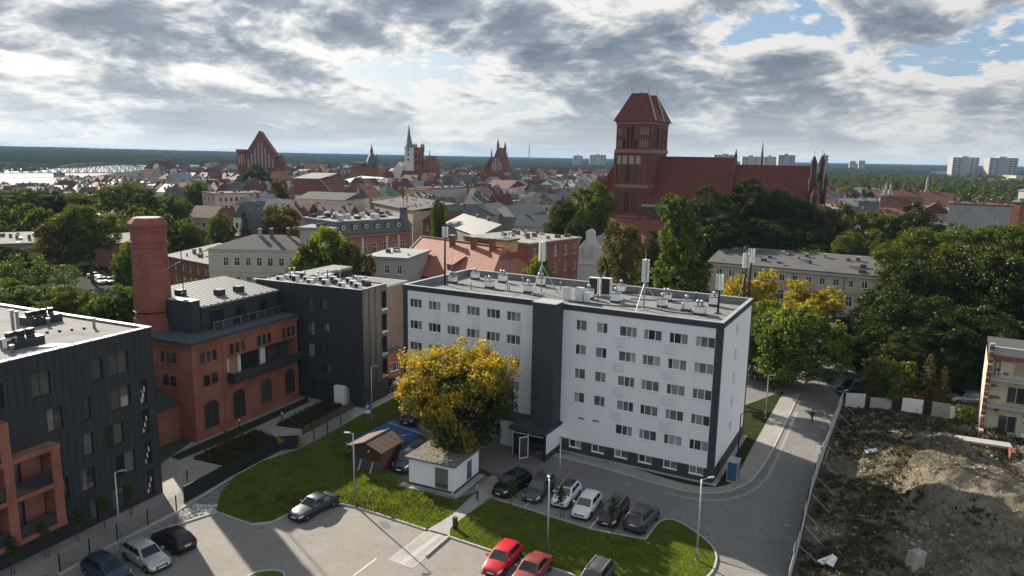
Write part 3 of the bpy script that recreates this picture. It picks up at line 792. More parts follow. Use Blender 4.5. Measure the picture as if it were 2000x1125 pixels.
# antenna masts standing on the roof: things of their own
def w_pt(x, y, z):
    v = Matrix.Rotation(WB.rotation_euler.z, 3, 'Z') @ Vector((x, y, 0)); return (v.x - 13.01, v.y + 85.38, z)
def antenna_mast(px, py, h, label, tripod=True, dark=False, panels=3, ph=2.0, ptop=None, thick=0.10, whips=1):
    x, y = rl(px, py)
    r = tag(empty('antenna_mast', w_pt(x, y, 15.55), WB.rotation_euler.z), label, 'antenna', 'antenna masts on the white block')
    m = M_black if dark else M_galv
    MB().bar((0, 0, 0), (0, 0, h), thick * 2, None, 0, 8, thick * 1.6).build('pole', m, r, True)
    MB().box(-0.35, 0.35, -0.35, 0.35, 0, 0.06).build('base_plate', m, r)
    if tripod:
        for k in range(3):
            t = 2 * math.pi * k / 3 + 0.4
            MB().bar((2.0 * math.cos(t), 2.0 * math.sin(t), 0.02), (0, 0, h * 0.55), 0.09, None, 0, 6).build('brace', m, r)
    pt = h - 0.1 if ptop is None else ptop
    for k in range(panels):
        t = 2 * math.pi * k / max(panels, 1) + 0.9
        p = MB().box(-0.15, 0.15, -0.06, 0.06, 0, ph).build('panel_antenna', M_ac, r, False, (0.32 * math.cos(t), 0.32 * math.sin(t), pt - ph), t + math.pi / 2)
        MB().box(-0.04, 0.04, 0.06, 0.2, ph * 0.3, ph * 0.36).build('clamp', M_galv, p)
    for k in range(whips): MB().bar((0.1 * k - 0.1, 0.05, h - 0.2), (0.1 * k - 0.1, 0.05, h + 1.2 + 0.3 * k), 0.03, None, 0, 5).build('whip', m, r)
    return r
antenna_mast(869, 556, 7.4, 'tall slim black antenna mast beside the far left roof corner of the white block', False, True, 3, 1.3, None, 0.13, 1)
antenna_mast(883, 552, 4.6, 'thin bare galvanised antenna pole just right of the tall black mast', False, False, 0, 1, None, 0.04, 0)
antenna_mast(1057, 572, 6.3, 'grey tripod antenna mast with panel aerials at the middle of the white block roof', True, False, 4, 2.3, 6.2, 0.07, 1)
antenna_mast(1257, 605, 5.6, 'braced antenna mast with white panels and two whip rods before the poplar', True, False, 5, 2.4, None, 0.09, 2)
antenna_mast(1402, 612, 4.3, 'short dark mast with three pale panels at the near roof corner', False, True, 3, 1.6, None, 0.12, 0)
antenna_mast(1452, 583, 5.5, 'dark mast with clustered white panels by the far right roof corner', True, True, 5, 1.7, None, 0.13, 1)
antenna_mast(1462, 580, 5.9, 'slanting topped mast with bright panel beside the clustered mast at far right roof corner', False, True, 3, 1.6, None, 0.14, 1)

# ================================================================ dark apartment block in the near left
TH = R(66)
def grid_pt(o, s, t): return (o[0] + math.cos(TH) * s - math.sin(TH) * t, o[1] + math.sin(TH) * s + math.cos(TH) * t)
O_DA = grid_pt((-32.4, 63.6), -34, 0)
DA = tag(empty('apartment_block', (*O_DA, 0), TH), 'dark grey clad apartment block with pale flat roof and brick balconies in the near left', 'building')
L, D, HT = 34.0, 26.0, 15.9
T = side_T('F', L, D)
M_pane3 = gloss('tinted_glass', (0.018, 0.024, 0.022), 0.04, rand=0.2)
M_fr_d = mat('dark_window_frame', (0.03, 0.031, 0.034), 0.45, 0.1)
dw = []
for z, cols in ((12.45, ((23.05, 1.5), (28.05, 0.95), (29.63, 1.82), (19.5, 1.5))), (9.35, ((24.0, 1.28), (26.7, 0.98), (29.55, 1.87))), (6.3, ((26.8, 0.84), (28.7, 1.8))),
                (3.3, ((24.15, 1.05), (26.35, 1.2), (29.5, 1.9))), (0.4, ((26.3, 1.22), (28.9, 1.3)))):
    for x, w in cols: dw.append((x, z, w, 1.95))
slit = [(32.42, z, 0.72, 2.3) for z in (9.05, 6.25, 3.3, 0.4)]
logz = (8.75, 5.72, 2.3)                                # balcony floors, right edge of the brick frame at s = 24
log_op = (12.0, 23.2)
ops = [(x, x + w, z, z + h) for x, z, w, h in dw + slit] + [(log_op[0], log_op[1], 2.4, 5.4), (log_op[0], log_op[1], 5.8, 8.45), (12.0, 20.0, 8.85, 11.5)]
mb = MB(); wall_side(mb, T, L, 0, HT, ops, 0.28)
wall_side(mb, side_T('R', L, D), D, 0, HT); wall_side(mb, side_T('B', L, D), L, 0, HT); wall_side(mb, side_T('L', L, D), D, 0, HT)
mb.build('wall', M_clad, DA)
for (x, z, w, h) in dw: window(DA, T, 'F', x, z, w, h, (0.5,) if w > 1.1 else (), (), M_fr_d, M_pane3, 0.06, 0.07, 0.16, False)
for (x, z, w, h) in slit:
    o = window(DA, T, 'F', x, z, w, h, (), (0.45,), M_fr_d, M_pane2, 0.05, 0.05, 0.2, False)
    for k in range(3): MB().box(0.1 + 0.18 * k, 0.2 + 0.17 * k, 0.1, 0.16, 0.15 + 0.5 * k, 0.5 + 0.55 * k).build('shelf_goods', M_frame, o)
# standing seams of the cladding: one rib every 0.6 m between the openings
seam = MB()
for k in range(57):
    s = 0.3 + k * 0.6
    blocks = sorted([(o[2], o[3]) for o in ops if o[0] - 0.03 < s < o[1] + 0.03] + ([(2.0, 12.0)] if s < 24.1 else []))
    z = 0.0
    for a, b in blocks + [(HT, HT)]:
        if a > z + 0.05: seam.box(s - 0.012, s + 0.012, -0.03, -0.002, z, a)
        z = max(z, b)
stuff(seam.build('cladding_seam', M_clad, DA))
for z in (3.05, 6.1, 9.1, 12.2): MB().box(24.2, L, -0.02, -0.001, z - 0.02, z + 0.02).build('joint_strip', M_black, DA)
# brick balcony frames
lg = MB()
for z in logz: MB().box(11.0, 24.02 if z < 9 else 20.6, -1.25, -0.01, z - 0.35, z).build('balcony_slab', M_brick, DA)
for z0, z1, sr in ((2.3, 5.37, 24.0), (5.72, 8.4, 24.0), (8.75, 11.7, 20.4)):
    for s in (sr - 0.75, sr - 4.3, sr - 7.9):
        MB().box(s, s + 0.72, -1.22, -0.012, z0 + 0.002, z1).build('balcony_pier', M_brick, DA)
    MB().box(12, sr - 0.8, 0.0, 0.25, z0 + 0.1, z0 + 0.12).build('balcony_floor', M_concrete, DA)
    bal = MB()
    bal.box(12, sr - 0.76, -1.12, -1.08, z0 + 1.0, z0 + 1.05)
    rl_ = bal.build('railing', M_black, DA)
    MB().poly([(12, -1.1, z0 + 0.05), (sr - 0.76, -1.1, z0 + 0.05), (sr - 0.76, -1.1, z0 + 1.0), (12, -1.1, z0 + 1.0)]).build('pane', M_pane2, rl_)
    window(DA, T, 'F', sr - 3.9, z0 + 0.15, 1.5, 2.2, (0.5,), (), M_fr_d, M_pane, 0.06, 0.07, 0.2, False)
    MB().box(sr - 2.35, sr - 0.8, 0.05, 0.22, z0 + 0.15, z1 - 0.3).build('balcony_wall', M_brick, DA)
# roof
MB().box(0.3, L - 0.3, 0.3, D - 0.3, HT - 0.5, HT - 0.14).build('roof', M_rooflight, DA)
cp = MB(); cp.box(-0.06, L + 0.06, -0.06, 0.42, HT + 0.001, HT + 0.07); cp.box(L - 0.42, L + 0.06, 0.421, D, HT + 0.001, HT + 0.07)
cp.build('coping', M_zinc, DA)
pi = MB(); pi.box(0.1, L - 0.1, 0.05, 0.3, HT - 0.4, HT); pi.box(L - 0.3, L - 0.05, 0.301, D - 0.3, HT - 0.4, HT); pi.build('parapet', M_roofgrey, DA)
for k in range(26): MB().box(0.8 + k * 1.3, 0.86 + k * 1.3, -0.05, 0.43, HT + 0.07, HT + 0.10).build('coping_joint', M_anth, DA)
for k in range(17): MB().box(0.4 + k * 1.95, 0.4 + k * 1.95 + 1.9, 0.35, D - 0.35, HT - 0.138, HT - 0.134 + 0.004 * (k % 2)).build('felt_strip', M_rooflight, DA)
def roof_local(root, O, x, y, z):
    p = G(x, y, z); q = Matrix.Rotation(-root.rotation_euler.z, 3, 'Z') @ Vector((p[0] - O[0], p[1] - O[1], 0)); return q.x, q.y
sx, sy = roof_local(DA, O_DA, 80, 628, HT)
MB().box(-1.4, 1.4, -1.0, 1.0, 0, 0.75).build('service_box', M_clad, DA, False, (sx, sy, HT - 0.13))
for k in range(4): ac_unit(DA, sx - 1.0 + 0.65 * k, sy, HT + 0.62, 0.3 * k, 0.5, 0.5, 0.4, M_black)
sx, sy = roof_local(DA, O_DA, 45, 672, HT)
MB().box(-1.3, 1.3, -0.8, 0.8, 0, 0.7).build('service_box', M_clad, DA, False, (sx, sy, HT - 0.13))
for k in range(3): ac_unit(DA, sx - 0.9 + 0.8 * k, sy + 0.1, HT + 0.57, 0.4, 0.6, 0.6, 0.4, M_clad)
for (x, y, h) in ((28, 660, 2.4), (37, 655, 2.1), (184, 638, 0.8), (95, 634, 0.6), (24, 686, 0.5)):
    sx, sy = roof_local(DA, O_DA, x, y, HT); p = MB(); p.lathe((0, 0, 0), [(0.13, 0), (0.13, h), (0.2, h + 0.02), (0.2, h + 0.15)], 10); p.build('vent_pipe', M_galv, DA, True, (sx, sy, HT - 0.14))
sx, sy = roof_local(DA, O_DA, 22, 676, HT); ac_unit(DA, sx, sy, HT - 0.13, R(20), 1.1, 0.9, 0.6)
for k in range(7):
    sx, sy = roof_local(DA, O_DA, 20 + k * 24, 655 - 2.5 * k, HT); MB().lathe((0, 0, 0), [(0.16, 0), (0.05, 0.2)], 8).build('roof_outlet', M_black, DA, False, (sx, sy, HT - 0.13))
for k in range(5):
    a = 0.5 + k * 1.1; c = MB(); sx, sy = roof_local(DA, O_DA, 60, 676, HT)
    c.bar((sx + 0.3 * k, sy - 0.6, HT), (sx + 0.3 * k + 0.9, sy - 1.5 - 0.1 * k, HT - 0.1), 0.06); c.build('cable', M_frame, DA)

# ================================================================ restored brick brewery building with the tall chimney
O_BR = (-34.4, 75.7)
BR = tag(empty('brick_factory', (*O_BR, 0), TH), 'restored red brick factory with arched windows below a dark penthouse', 'building')
L, D, HT = 16.75, 9.0, 11.0
T = side_T('F', L, D)
def arched(parent, T, side, s, z, w, h, rise, pm=None, mull=1, rows=(0.45, 0.75), fm=None, brickband=True, name='window'):
    """arched window set in front of the wall recess: brick surround ring, dark frame, panes"""
    key = ('arch', round(w, 2), round(h, 2), rise, mull, rows)
    if key not in MESHES:
        o = arch_pts(w, h, rise); n = len(o)
        cx = w / 2
        outer = [(cx + (p[0] - cx) * (1 + 0.28 / w * 2 * 0.5), p[1] + (0.13 if p[1] > h - rise - 1e-3 else (-0.10 if p[1] < 1e-3 else 0))) for p in o]
        ring = MB()
        for i in range(n):
            j = (i + 1) % n
            ring.add([(outer[i][0], -0.07, outer[i][1]), (outer[j][0], -0.07, outer[j][1]), (o[j][0], -0.07, o[j][1]), (o[i][0], -0.07, o[i][1]), (o[i][0], 0.0, o[i][1]), (o[j][0], 0.0, o[j][1]), (outer[i][0], 0.0, outer[i][1]), (outer[j][0], 0.0, outer[j][1])],
                     [(0, 1, 2, 3), (3, 2, 5, 4), (6, 7, 1, 0)])
        pane = MB().poly([(p[0], -0.012, p[1]) for p in o])
        fr = MB()
        for k in range(mull): x = w * (k + 1) / (mull + 1); fr.box(x - 0.035, x + 0.035, -0.05, -0.014, 0.02, h - 0.05 - rise * abs((k + 1) / (mull + 1) - 0.5))
        for q in rows: fr.box(0.03, w - 0.03, -0.045, -0.015, h * q - 0.03, h * q + 0.03)
        for i in range(n):
            j = (i + 1) % n; fr.bar((o[i][0], -0.03, o[i][1]), (o[j][0], -0.03, o[j][1]), 0.07, 0.05)
        MESHES[key] = (ring.mesh('surround', M_brick), pane.mesh('pane', pm or M_pane2), fr.mesh('window', fm or M_fr_d), MB().box(-0.12, w + 0.12, -0.13, 0.0, -0.18, -0.10).mesh('sill', M_brick))
    rg, pn, fr, sl = MESHES[key]
    o = link(name, fr, parent, T(s, 0, z), SIDE_RZ[side])
    link('pane', pn, o); link('surround', rg, o); link('sill', sl, o)
    return o
mb = MB()
wall_side(mb, T, L, 0, HT, [(4.85, 16.5, 5.75, 8.3)], 1.3)
wall_side(mb, side_T('L', L, D), D, 0, HT); wall_side(mb, side_T('R', L, D), D, 0, HT); wall_side(mb, side_T('B', L, D), L, 0, HT)
mb.build('wall', M_brick, BR)
for s in (1.05, 5.3, 9.65, 13.95):
    for k in range(3): arched(BR, T, 'F', s + k * 0.86, 8.62, 0.62, 1.28, 0.25, mull=0, rows=(0.55,))
for k in range(2): arched(BR, T, 'F', 1.32 + k * 1.12, 5.92, 0.92, 1.28, 0.28, mull=0, rows=(0.6,))
for s, z, w, h in ((1.2, 1.0, 2.05, 3.1), (9.9, 1.2, 1.85, 3.05), (14.15, 1.25, 1.8, 3.1)): arched(BR, T, 'F', s, z, w, h, 0.55, mull=2, rows=(0.35, 0.7))
arched(BR, T, 'F', 5.45, 0.02, 1.85, 4.2, 0.6, mull=1, rows=(0.6,), name='door')
TL = side_T('L', L, D)
for k in range(3): arched(BR, TL, 'L', D - 4.6 + k * 0.86, 8.62, 0.62, 1.28, 0.25, mull=0, rows=(0.55,))
for k in range(2): arched(BR, TL, 'L', D - 4.5 + k * 1.12, 5.92, 0.92, 1.28, 0.28, mull=0, rows=(0.6,))
# string courses, cornice, corner piers
def course(z, h, p, s0=-0.0, s1=L):
    MB().box(s0 - p, s1 + 0.0, -p, -0.001, z, z + h).build('string_course', M_brick, BR)
    MB().box(-p, -0.001, 0, D, z, z + h).build('string_course', M_brick, BR)
course(0.0, 0.75, 0.10); course(7.9, 0.16, 0.08, 0, 4.7); course(10.2, 0.14, 0.07); course(10.42, 0.12, 0.14); course(10.62, 0.38, 0.22)
for s in (-0.06, 4.2): MB().box(s, s + 0.6, -0.09, -0.0015, 0.76, 10.15).build('pilaster', M_brick, BR)
for k in range(36): MB().box(0.15 + k * 0.45, 0.37 + k * 0.45, -0.13, -0.072, 10.2, 10.42).build('dentil', M_brick, BR)
# set-in balcony with white interior pieces
bl = MB(); bl.box(4.7, 16.75, -1.2, -0.0, 5.55, 5.72); bl.build('balcony_floor', M_black, BR)
bl = MB(); bl.box(4.7, 16.75, -1.2, -1.12, 5.721, 6.7); bl.build('balcony_parapet', M_clad, BR)
MB().box(4.7, 4.78, -1.119, -0.001, 5.721, 6.7).build('balcony_parapet', M_clad, BR)
for k, (a, b, m) in enumerate(((5.0, 6.2, M_frame), (6.25, 7.4, mat('interior_timber', (0.42, 0.25, 0.12), 0.6)), (7.6, 8.1, M_frame), (8.3, 11.0, M_pane2), (11.1, 12.2, M_frame), (12.4, 16.3, M_pane2))):
    MB().box(a, b, 1.1 + 0.02 * k, 1.28, 5.8, 8.2).build('balcony_screen', m, BR)
for s in (8.2, 11.05, 12.3, 14.5): MB().box(s - 0.04, s + 0.04, 1.0, 1.08, 5.76, 8.28).build('mullion', M_black, BR)
for k, s in enumerate((5.4, 6.6, 7.9)):
    MB().lathe((s, -0.6, 5.73), [(0.05, 0), (0.05, 0.55), (0.33, 0.58), (0.33, 0.62)], 10).build('balcony_table', M_frame, BR)
# blue-grey sheet roof apron
rf = MB(); rf.box(-0.45, L, -0.45, D, HT + 0.002, HT + 0.30); rf.build('roof', mat('slate_sheet', (0.085, 0.105, 0.125), 0.5, 0.15, 0.8, metal=0.2), BR)
MB().box(-0.5, L, -0.5, -0.46, HT + 0.05, HT + 0.34).build('gutter', M_anth, BR); MB().box(-0.5, -0.46, -0.46, D, HT + 0.05, HT + 0.34).build('gutter', M_anth, BR)
# penthouse
ph = MB(); ph.box(4.3, L, 2.9, D, HT + 0.302, 14.0); PHo = ph.build('penthouse', M_clad, BR)
for a, b in ((5.4, 7.6), (9.4, 11.0), (12.4, 14.6)):
    window(BR, lambda s, t, z: (s, 2.9 + t - 0.13, z), 'F', a, 11.7, b - a, 1.7, (0.5,), (), M_fr_d, M_pane2, 0.05, 0.06, 0.10, False)
MB().box(3.0, 4.3, 3.05, 6.6, HT + 0.303, 14.9).build('lift_shaft', M_clad, BR)
MB().box(2.95, 4.35, 3.0, 6.65, 14.901, 14.97).build('shaft_cap', M_zinc, BR)
pr = MB(); pr.add([(4.2, 2.6, 14.0), (L, 2.6, 14.0), (L, D + 3, 15.0), (4.2, D + 3, 15.0), (4.2, 2.6, 14.2), (L, 2.6, 14.2), (L, D + 3, 15.2), (4.2, D + 3, 15.2)], [(0, 3, 2, 1), (4, 5, 6, 7), (0, 1, 5, 4), (1, 2, 6, 5), (2, 3, 7, 6), (3, 0, 4, 7)])
M_zincd = mat('dull_sheet_metal', (0.22, 0.23, 0.235), 0.7, 0.12, 0.8, metal=0.1)
PR = pr.build('penthouse_roof', M_zincd, BR)
for k in range(21): MB().bar((4.4 + k * 0.6, 2.62, 14.225), (4.4 + k * 0.6, D + 2.98, 15.225), 0.05, 0.05).build('standing_seam', M_zincd, PR)
MB().box(4.35, L, D, D + 3, 0, 14.0).build('penthouse', M_clad, BR)
for (s, t) in ((9.3, 5.2), (5.9, 7.8), (12.2, 5.0)):
    zz = 14.2 + (t - 2.6) * 0.106
    MB().box(s - 0.45, s + 0.45, t - 0.5, t + 0.5, zz - 0.1, zz + 0.7).build('skylight', M_clad, BR)
for k in range(12): MB().box(4.5 + k, 4.6 + k, 2.58, 2.75, 14.2, 14.3).build('snow_guard', M_black, BR)
gl = MB(); gl.box(5.0, L - 0.2, 2.0, 2.03, 12.2, 12.25)
rr = gl.build('terrace_rail', M_galv, BR)
for k in range(9): MB().box(5.2 + k * 1.35, 5.24 + k * 1.35, 2.0, 2.03, HT + 0.3, 12.2).build('rail_post', M_galv, rr)
for k in range(8): MB().poly([(5.26 + k * 1.35, 2.015, HT + 0.4), (6.5 + k * 1.35, 2.015, HT + 0.4), (6.5 + k * 1.35, 2.015, 12.1), (5.26 + k * 1.35, 2.015, 12.1)]).build('pane', M_pane2, rr)
# weather mast on the penthouse
mm = tag(empty('pole_mast', (*grid_pt(O_BR, 3.7, 4.8), 14.97), TH), 'thin dark mast on the lift shaft beside the brick chimney', 'mast')
MB().bar((0, 0, 0), (0, 0, 6.0), 0.10, None, 0, 6).build('pole', M_black, mm)
MB().bar((0, 0, 4.4), (-2.4, 0.4, 3.5), 0.05, None, 0, 5).build('stay', M_galv, mm)
MB().lathe((0, 0, 0.4), [(0.3, 0), (0.3, 0.25), (0.1, 0.4)], 8).build('base_drum', M_black, mm)
# chimney
chim = tag(empty('brick_chimney', (-41.45, 82.3, 0), TH + R(22.5)), 'tall tapering octagonal red brick chimney rising behind the factory', 'chimney')
sh = MB(); sh.lathe((0, 0, 0), [(2.5, 0), (2.5, 11.0), (2.33, 11.6), (2.16, 12.6), (2.05, 12.65), (1.86, 20.6)], 8)
sh.build('shaft', M_brickc, chim)
for r0, r1, z0, z1 in ((1.87, 1.97, 20.6, 20.85), (1.89, 1.89, 20.852, 21.05), (1.89, 2.0, 21.052, 21.35), (1.87, 1.87, 21.352, 22.4), (1.87, 1.98, 22.402, 22.7), (1.9, 1.9, 22.702, 22.9), (1.94, 2.1, 22.902, 23.2), (2.1, 2.1, 23.202, 23.45), (2.1, 1.62, 23.452, 24.0)):
    c = MB(); c.lathe((0, 0, 0), [(r0, z0), (r1, z1)], 8); c.build('brick_collar', M_brickc, chim)
MB().lathe((0, 0, 0), [(1.58, 24.001), (1.5, 24.10)], 8).build('cap', M_concrete, chim)
for k in range(8):
    t = 2 * math.pi * (k + 1) / 8 + math.pi / 8 * 0
    MB().box(-0.7, 0.7, -0.03, 0.03, 0, 0.12).build('anchor_strip', M_black, chim, False, (2.0 * math.cos(2 * math.pi * k / 8), 2.0 * math.sin(2 * math.pi * k / 8), 13.3), 2 * math.pi * k / 8 + math.pi / 2)
# low wing between the two blocks
LW = tag(empty('brick_annexe', (*grid_pt(O_BR, -5.0, 2.4), 0), TH), 'low brick annexe with dark pitched roof left of the factory corner', 'building')
mb = MB()
wall_side(mb, side_T('F', 4.9, 5.0), 4.9, 0, 4.0, [(0.9, 1.9, 0.6, 1.9), (1.0, 1.9, 3.0, 3.5)], 0.15)
wall_side(mb, side_T('L', 4.9, 5.0), 5.0, 0, 4.0); mb.build('wall', M_brick, LW)
window(LW, side_T('F', 4.9, 5), 'F', 0.9, 0.6, 1.0, 1.3, (0.5,), (0.5,), M_fr_d, M_pane2, 0.05, 0.05, 0.08, True, sill_m=M_brick)
window(LW, side_T('F', 4.9, 5), 'F', 1.0, 3.0, 0.9, 0.5, (0.5,), (), M_fr_d, M_pane2, 0.05, 0.05, 0.08, False)
MB().add([(-0.3, -0.3, 4.0), (4.9, -0.3, 4.0), (4.9, 5, 6.2), (-0.3, 5, 6.2), (-0.3, -0.3, 4.18), (4.9, -0.3, 4.18), (4.9, 5, 6.38), (-0.3, 5, 6.38)], [(0, 3, 2, 1), (4, 5, 6, 7), (0, 1, 5, 4), (1, 2, 6, 5), (2, 3, 7, 6), (3, 0, 4, 7)]).build('roof', M_anth, LW)

# ================================================================ dark annex block at right of the factory
O_AN = (-33.75, 94.4)
TA = R(-24)
AN = tag(empty('dark_annex', (*O_AN, 0), TA), 'tall dark clad block with bronze fins and air conditioners on its flat roof', 'building')
L, D, HT = 16.65, 16.0, 15.1
T = side_T('F', L, D)
aw = [(8.2, 8.5, 1.15, 1.85), (10.55, 9.27, 1.12, 1.02), (10.2, 6.54, 1.25, 1.02), (10.45, 3.7, 1.3, 1.2), (8.3, 11.6, 1.1, 1.9), (10.4, 12.0, 1.1, 1.4), (8.2, 5.6, 1.1, 1.8)]
ops = [(x, x + w, z, z + h) for x, z, w, h in aw] + [(13.4, 15.8, 0.05, 2.3), (8.6, 13.2, 0.05, 2.5)]
mb = MB(); wall_side(mb, T, L, 0, HT, ops, 0.5)
TRn = side_T('R', L, D)
wall_side(mb, TRn, 5.6, 0, HT, [(4.3, 5.5, z, z + 2.3) for z in (2.9, 5.9, 8.9, 11.9)], 0.8); wall_side(mb, lambda s, t, z: (L - s, 5.6 - t, z), 3.6, 0, HT); wall_side(mb, side_T('L', L, D), D, 0, HT)
mb.build('wall', M_clad, AN)
for (x, z, w, h) in aw: window(AN, T, 'F', x, z, w, h, (0.5,) if w > 1.1 else (), (), M_fr_d, M_pane, 0.05, 0.06, 0.2, False)
MB().box(L - 13, L - 3.6, 5.62, D, 0, 13.4).build('rear_wall', mat('sooty_render', (0.17, 0.125, 0.105), 0.9, 0.15, 0.6, stain=0.6, streak=0.4), AN)
MB().box(L - 13.2, L - 3.4, 5.5, D + 0.2, 13.402, 13.65).build('rear_roof', M_rooflight, AN)
MB().box(-0.5, L - 13.001, 4.0, D, 0, 14.6).build('rear_wall', M_clad, AN)
fin_s = 0.12
for k in range(16):
    s = 0.05 + k * 0.27
    MB().box(L + 0.002, L + 0.14, s, s + 0.15, 2.4, HT - 0.05).build('fin', M_cladl if (k % 5) else M_clad, AN)
for z in (2.7, 5.7, 8.7, 11.7): MB().box(L - 0.9, L + 0.05, 4.35, 5.7, z, z + 0.22).build('balcony_slab', M_concrete, AN)
MB().box(14.0, 14.3, 0.3, 0.45, 0.05, 2.3).build('column', M_concrete, AN); MB().box(12.6, 14.2, -0.55, -0.005, 0.0, 2.5).build('store_box', M_frame, AN)
MB().box(-0.5, L - 0.05, 0.05, 5.55, HT - 0.5, HT - 0.12).build('roof', M_rooflight, AN)
MB().box(-0.5, L - 13.002, 5.551, D, HT - 0.5, HT - 0.12).build('roof', M_rooflight, AN)
cp = MB(); cp.box(-0.5, L + 0.04, -0.05, 0.22, HT + 0.001, HT + 0.06); cp.box(L - 0.22, L + 0.04, 0.221, 5.6, HT + 0.001, HT + 0.06); cp.build('coping', M_zinc, AN)
for k in range(16):
    s = 3.2 + k * 0.82; t = 0.9 + 1.3 * (k % 3) + 0.2 * random.random()
    ac_unit(AN, s, t, HT - 0.12, R(random.choice((0, 0, -90, 5))), random.uniform(0.75, 1.0), random.uniform(0.6, 0.95), 0.4)
for k in range(9):
    s = random.uniform(1, 15); t = random.uniform(2.5, 5.2)
    MB().box(-0.5, 0.5, -0.4, 0.4, 0, random.uniform(0.3, 0.9)).build('roof_hatch', random.choice((M_galv, M_clad, M_ac)), AN, False, (s, t, HT - 0.12), R(random.uniform(-9, 9)))
for k in range(7):
    s = 1.2 + 2.0 * k; c = MB()
    for a in range(6): c.bar((s + 0.3 * math.cos(a * 0.6), 0.9, HT + 0.3 * math.sin(a * 0.6)), (s + 0.3 * math.cos(a * 0.6 + 0.6), 0.9, HT + 0.3 * math.sin(a * 0.6 + 0.6)), 0.08)
    c.build('duct_bend', M_galv, AN)
for k in range(7):
    s = random.uniform(1, 13); p = MB(); h = random.uniform(0.6, 1.6); p.lathe((0, 0, 0), [(0.1, 0), (0.1, h), (0.16, h), (0.16, h + 0.15)], 8); p.build('vent_pipe', M_galv, AN, True, (s, random.uniform(2, 5), HT - 0.12))
for k in range(12): MB().box(L - 12.6, L - 3.5, 6.0 + k * 0.8, 6.05 + k * 0.8, 13.651, 13.69).build('standing_seam', M_zinc, AN)
for k in range(26):
    MB().box(0.3 + k * 0.6, 0.32 + k * 0.6, -0.025, -0.002, 12.9 if 8 < 0.3 + k * 0.6 < 12 else 2.6, HT - 0.06).build('cladding_rib', M_clad, AN)

# ================================================================ cars
def paint(name, c, metal=0.2): return gloss('paint_' + name, c, 0.35, metal, 0.35)
M_carglass = gloss('car_glass', (0.012, 0.014, 0.016), 0.03, spec=0.8)
M_head = gloss('lamp_glass', (0.55, 0.57, 0.58), 0.08)
M_tail = gloss('tail_lamp', (0.25, 0.012, 0.012), 0.12)
M_plate = mat('number_plate', (0.75, 0.75, 0.73), 0.5, 0.03)
M_rim = mat('alloy_rim', (0.40, 0.41, 0.42), 0.35, 0.06, metal=0.7)
M_trim = mat('black_trim', (0.020, 0.020, 0.021), 0.6, 0.1)
CAR = {  # length, width, height, hood z, belt z, tail z, greenhouse base front/rear, roof front/rear (as x from centre)
    'sedan': (4.75, 1.82, 1.44, 0.86, 0.93, 0.98, 0.95, -1.75, 0.20, -0.95),
    'hatch': (4.15, 1.76, 1.48, 0.88, 0.95, 0.98, 1.05, -1.98, 0.35, -1.55),
    'wagon': (4.65, 1.80, 1.50, 0.88, 0.95, 1.00, 1.00, -2.24, 0.30, -1.85),
    'suv': (4.50, 1.86, 1.66, 1.00, 1.06, 1.10, 1.10, -2.15, 0.40, -1.72),
    'van': (4.95, 1.92, 1.95, 1.10, 1.15, 1.15, 1.75, -2.42, 0.95, -2.25),
}
CARMESH = {}
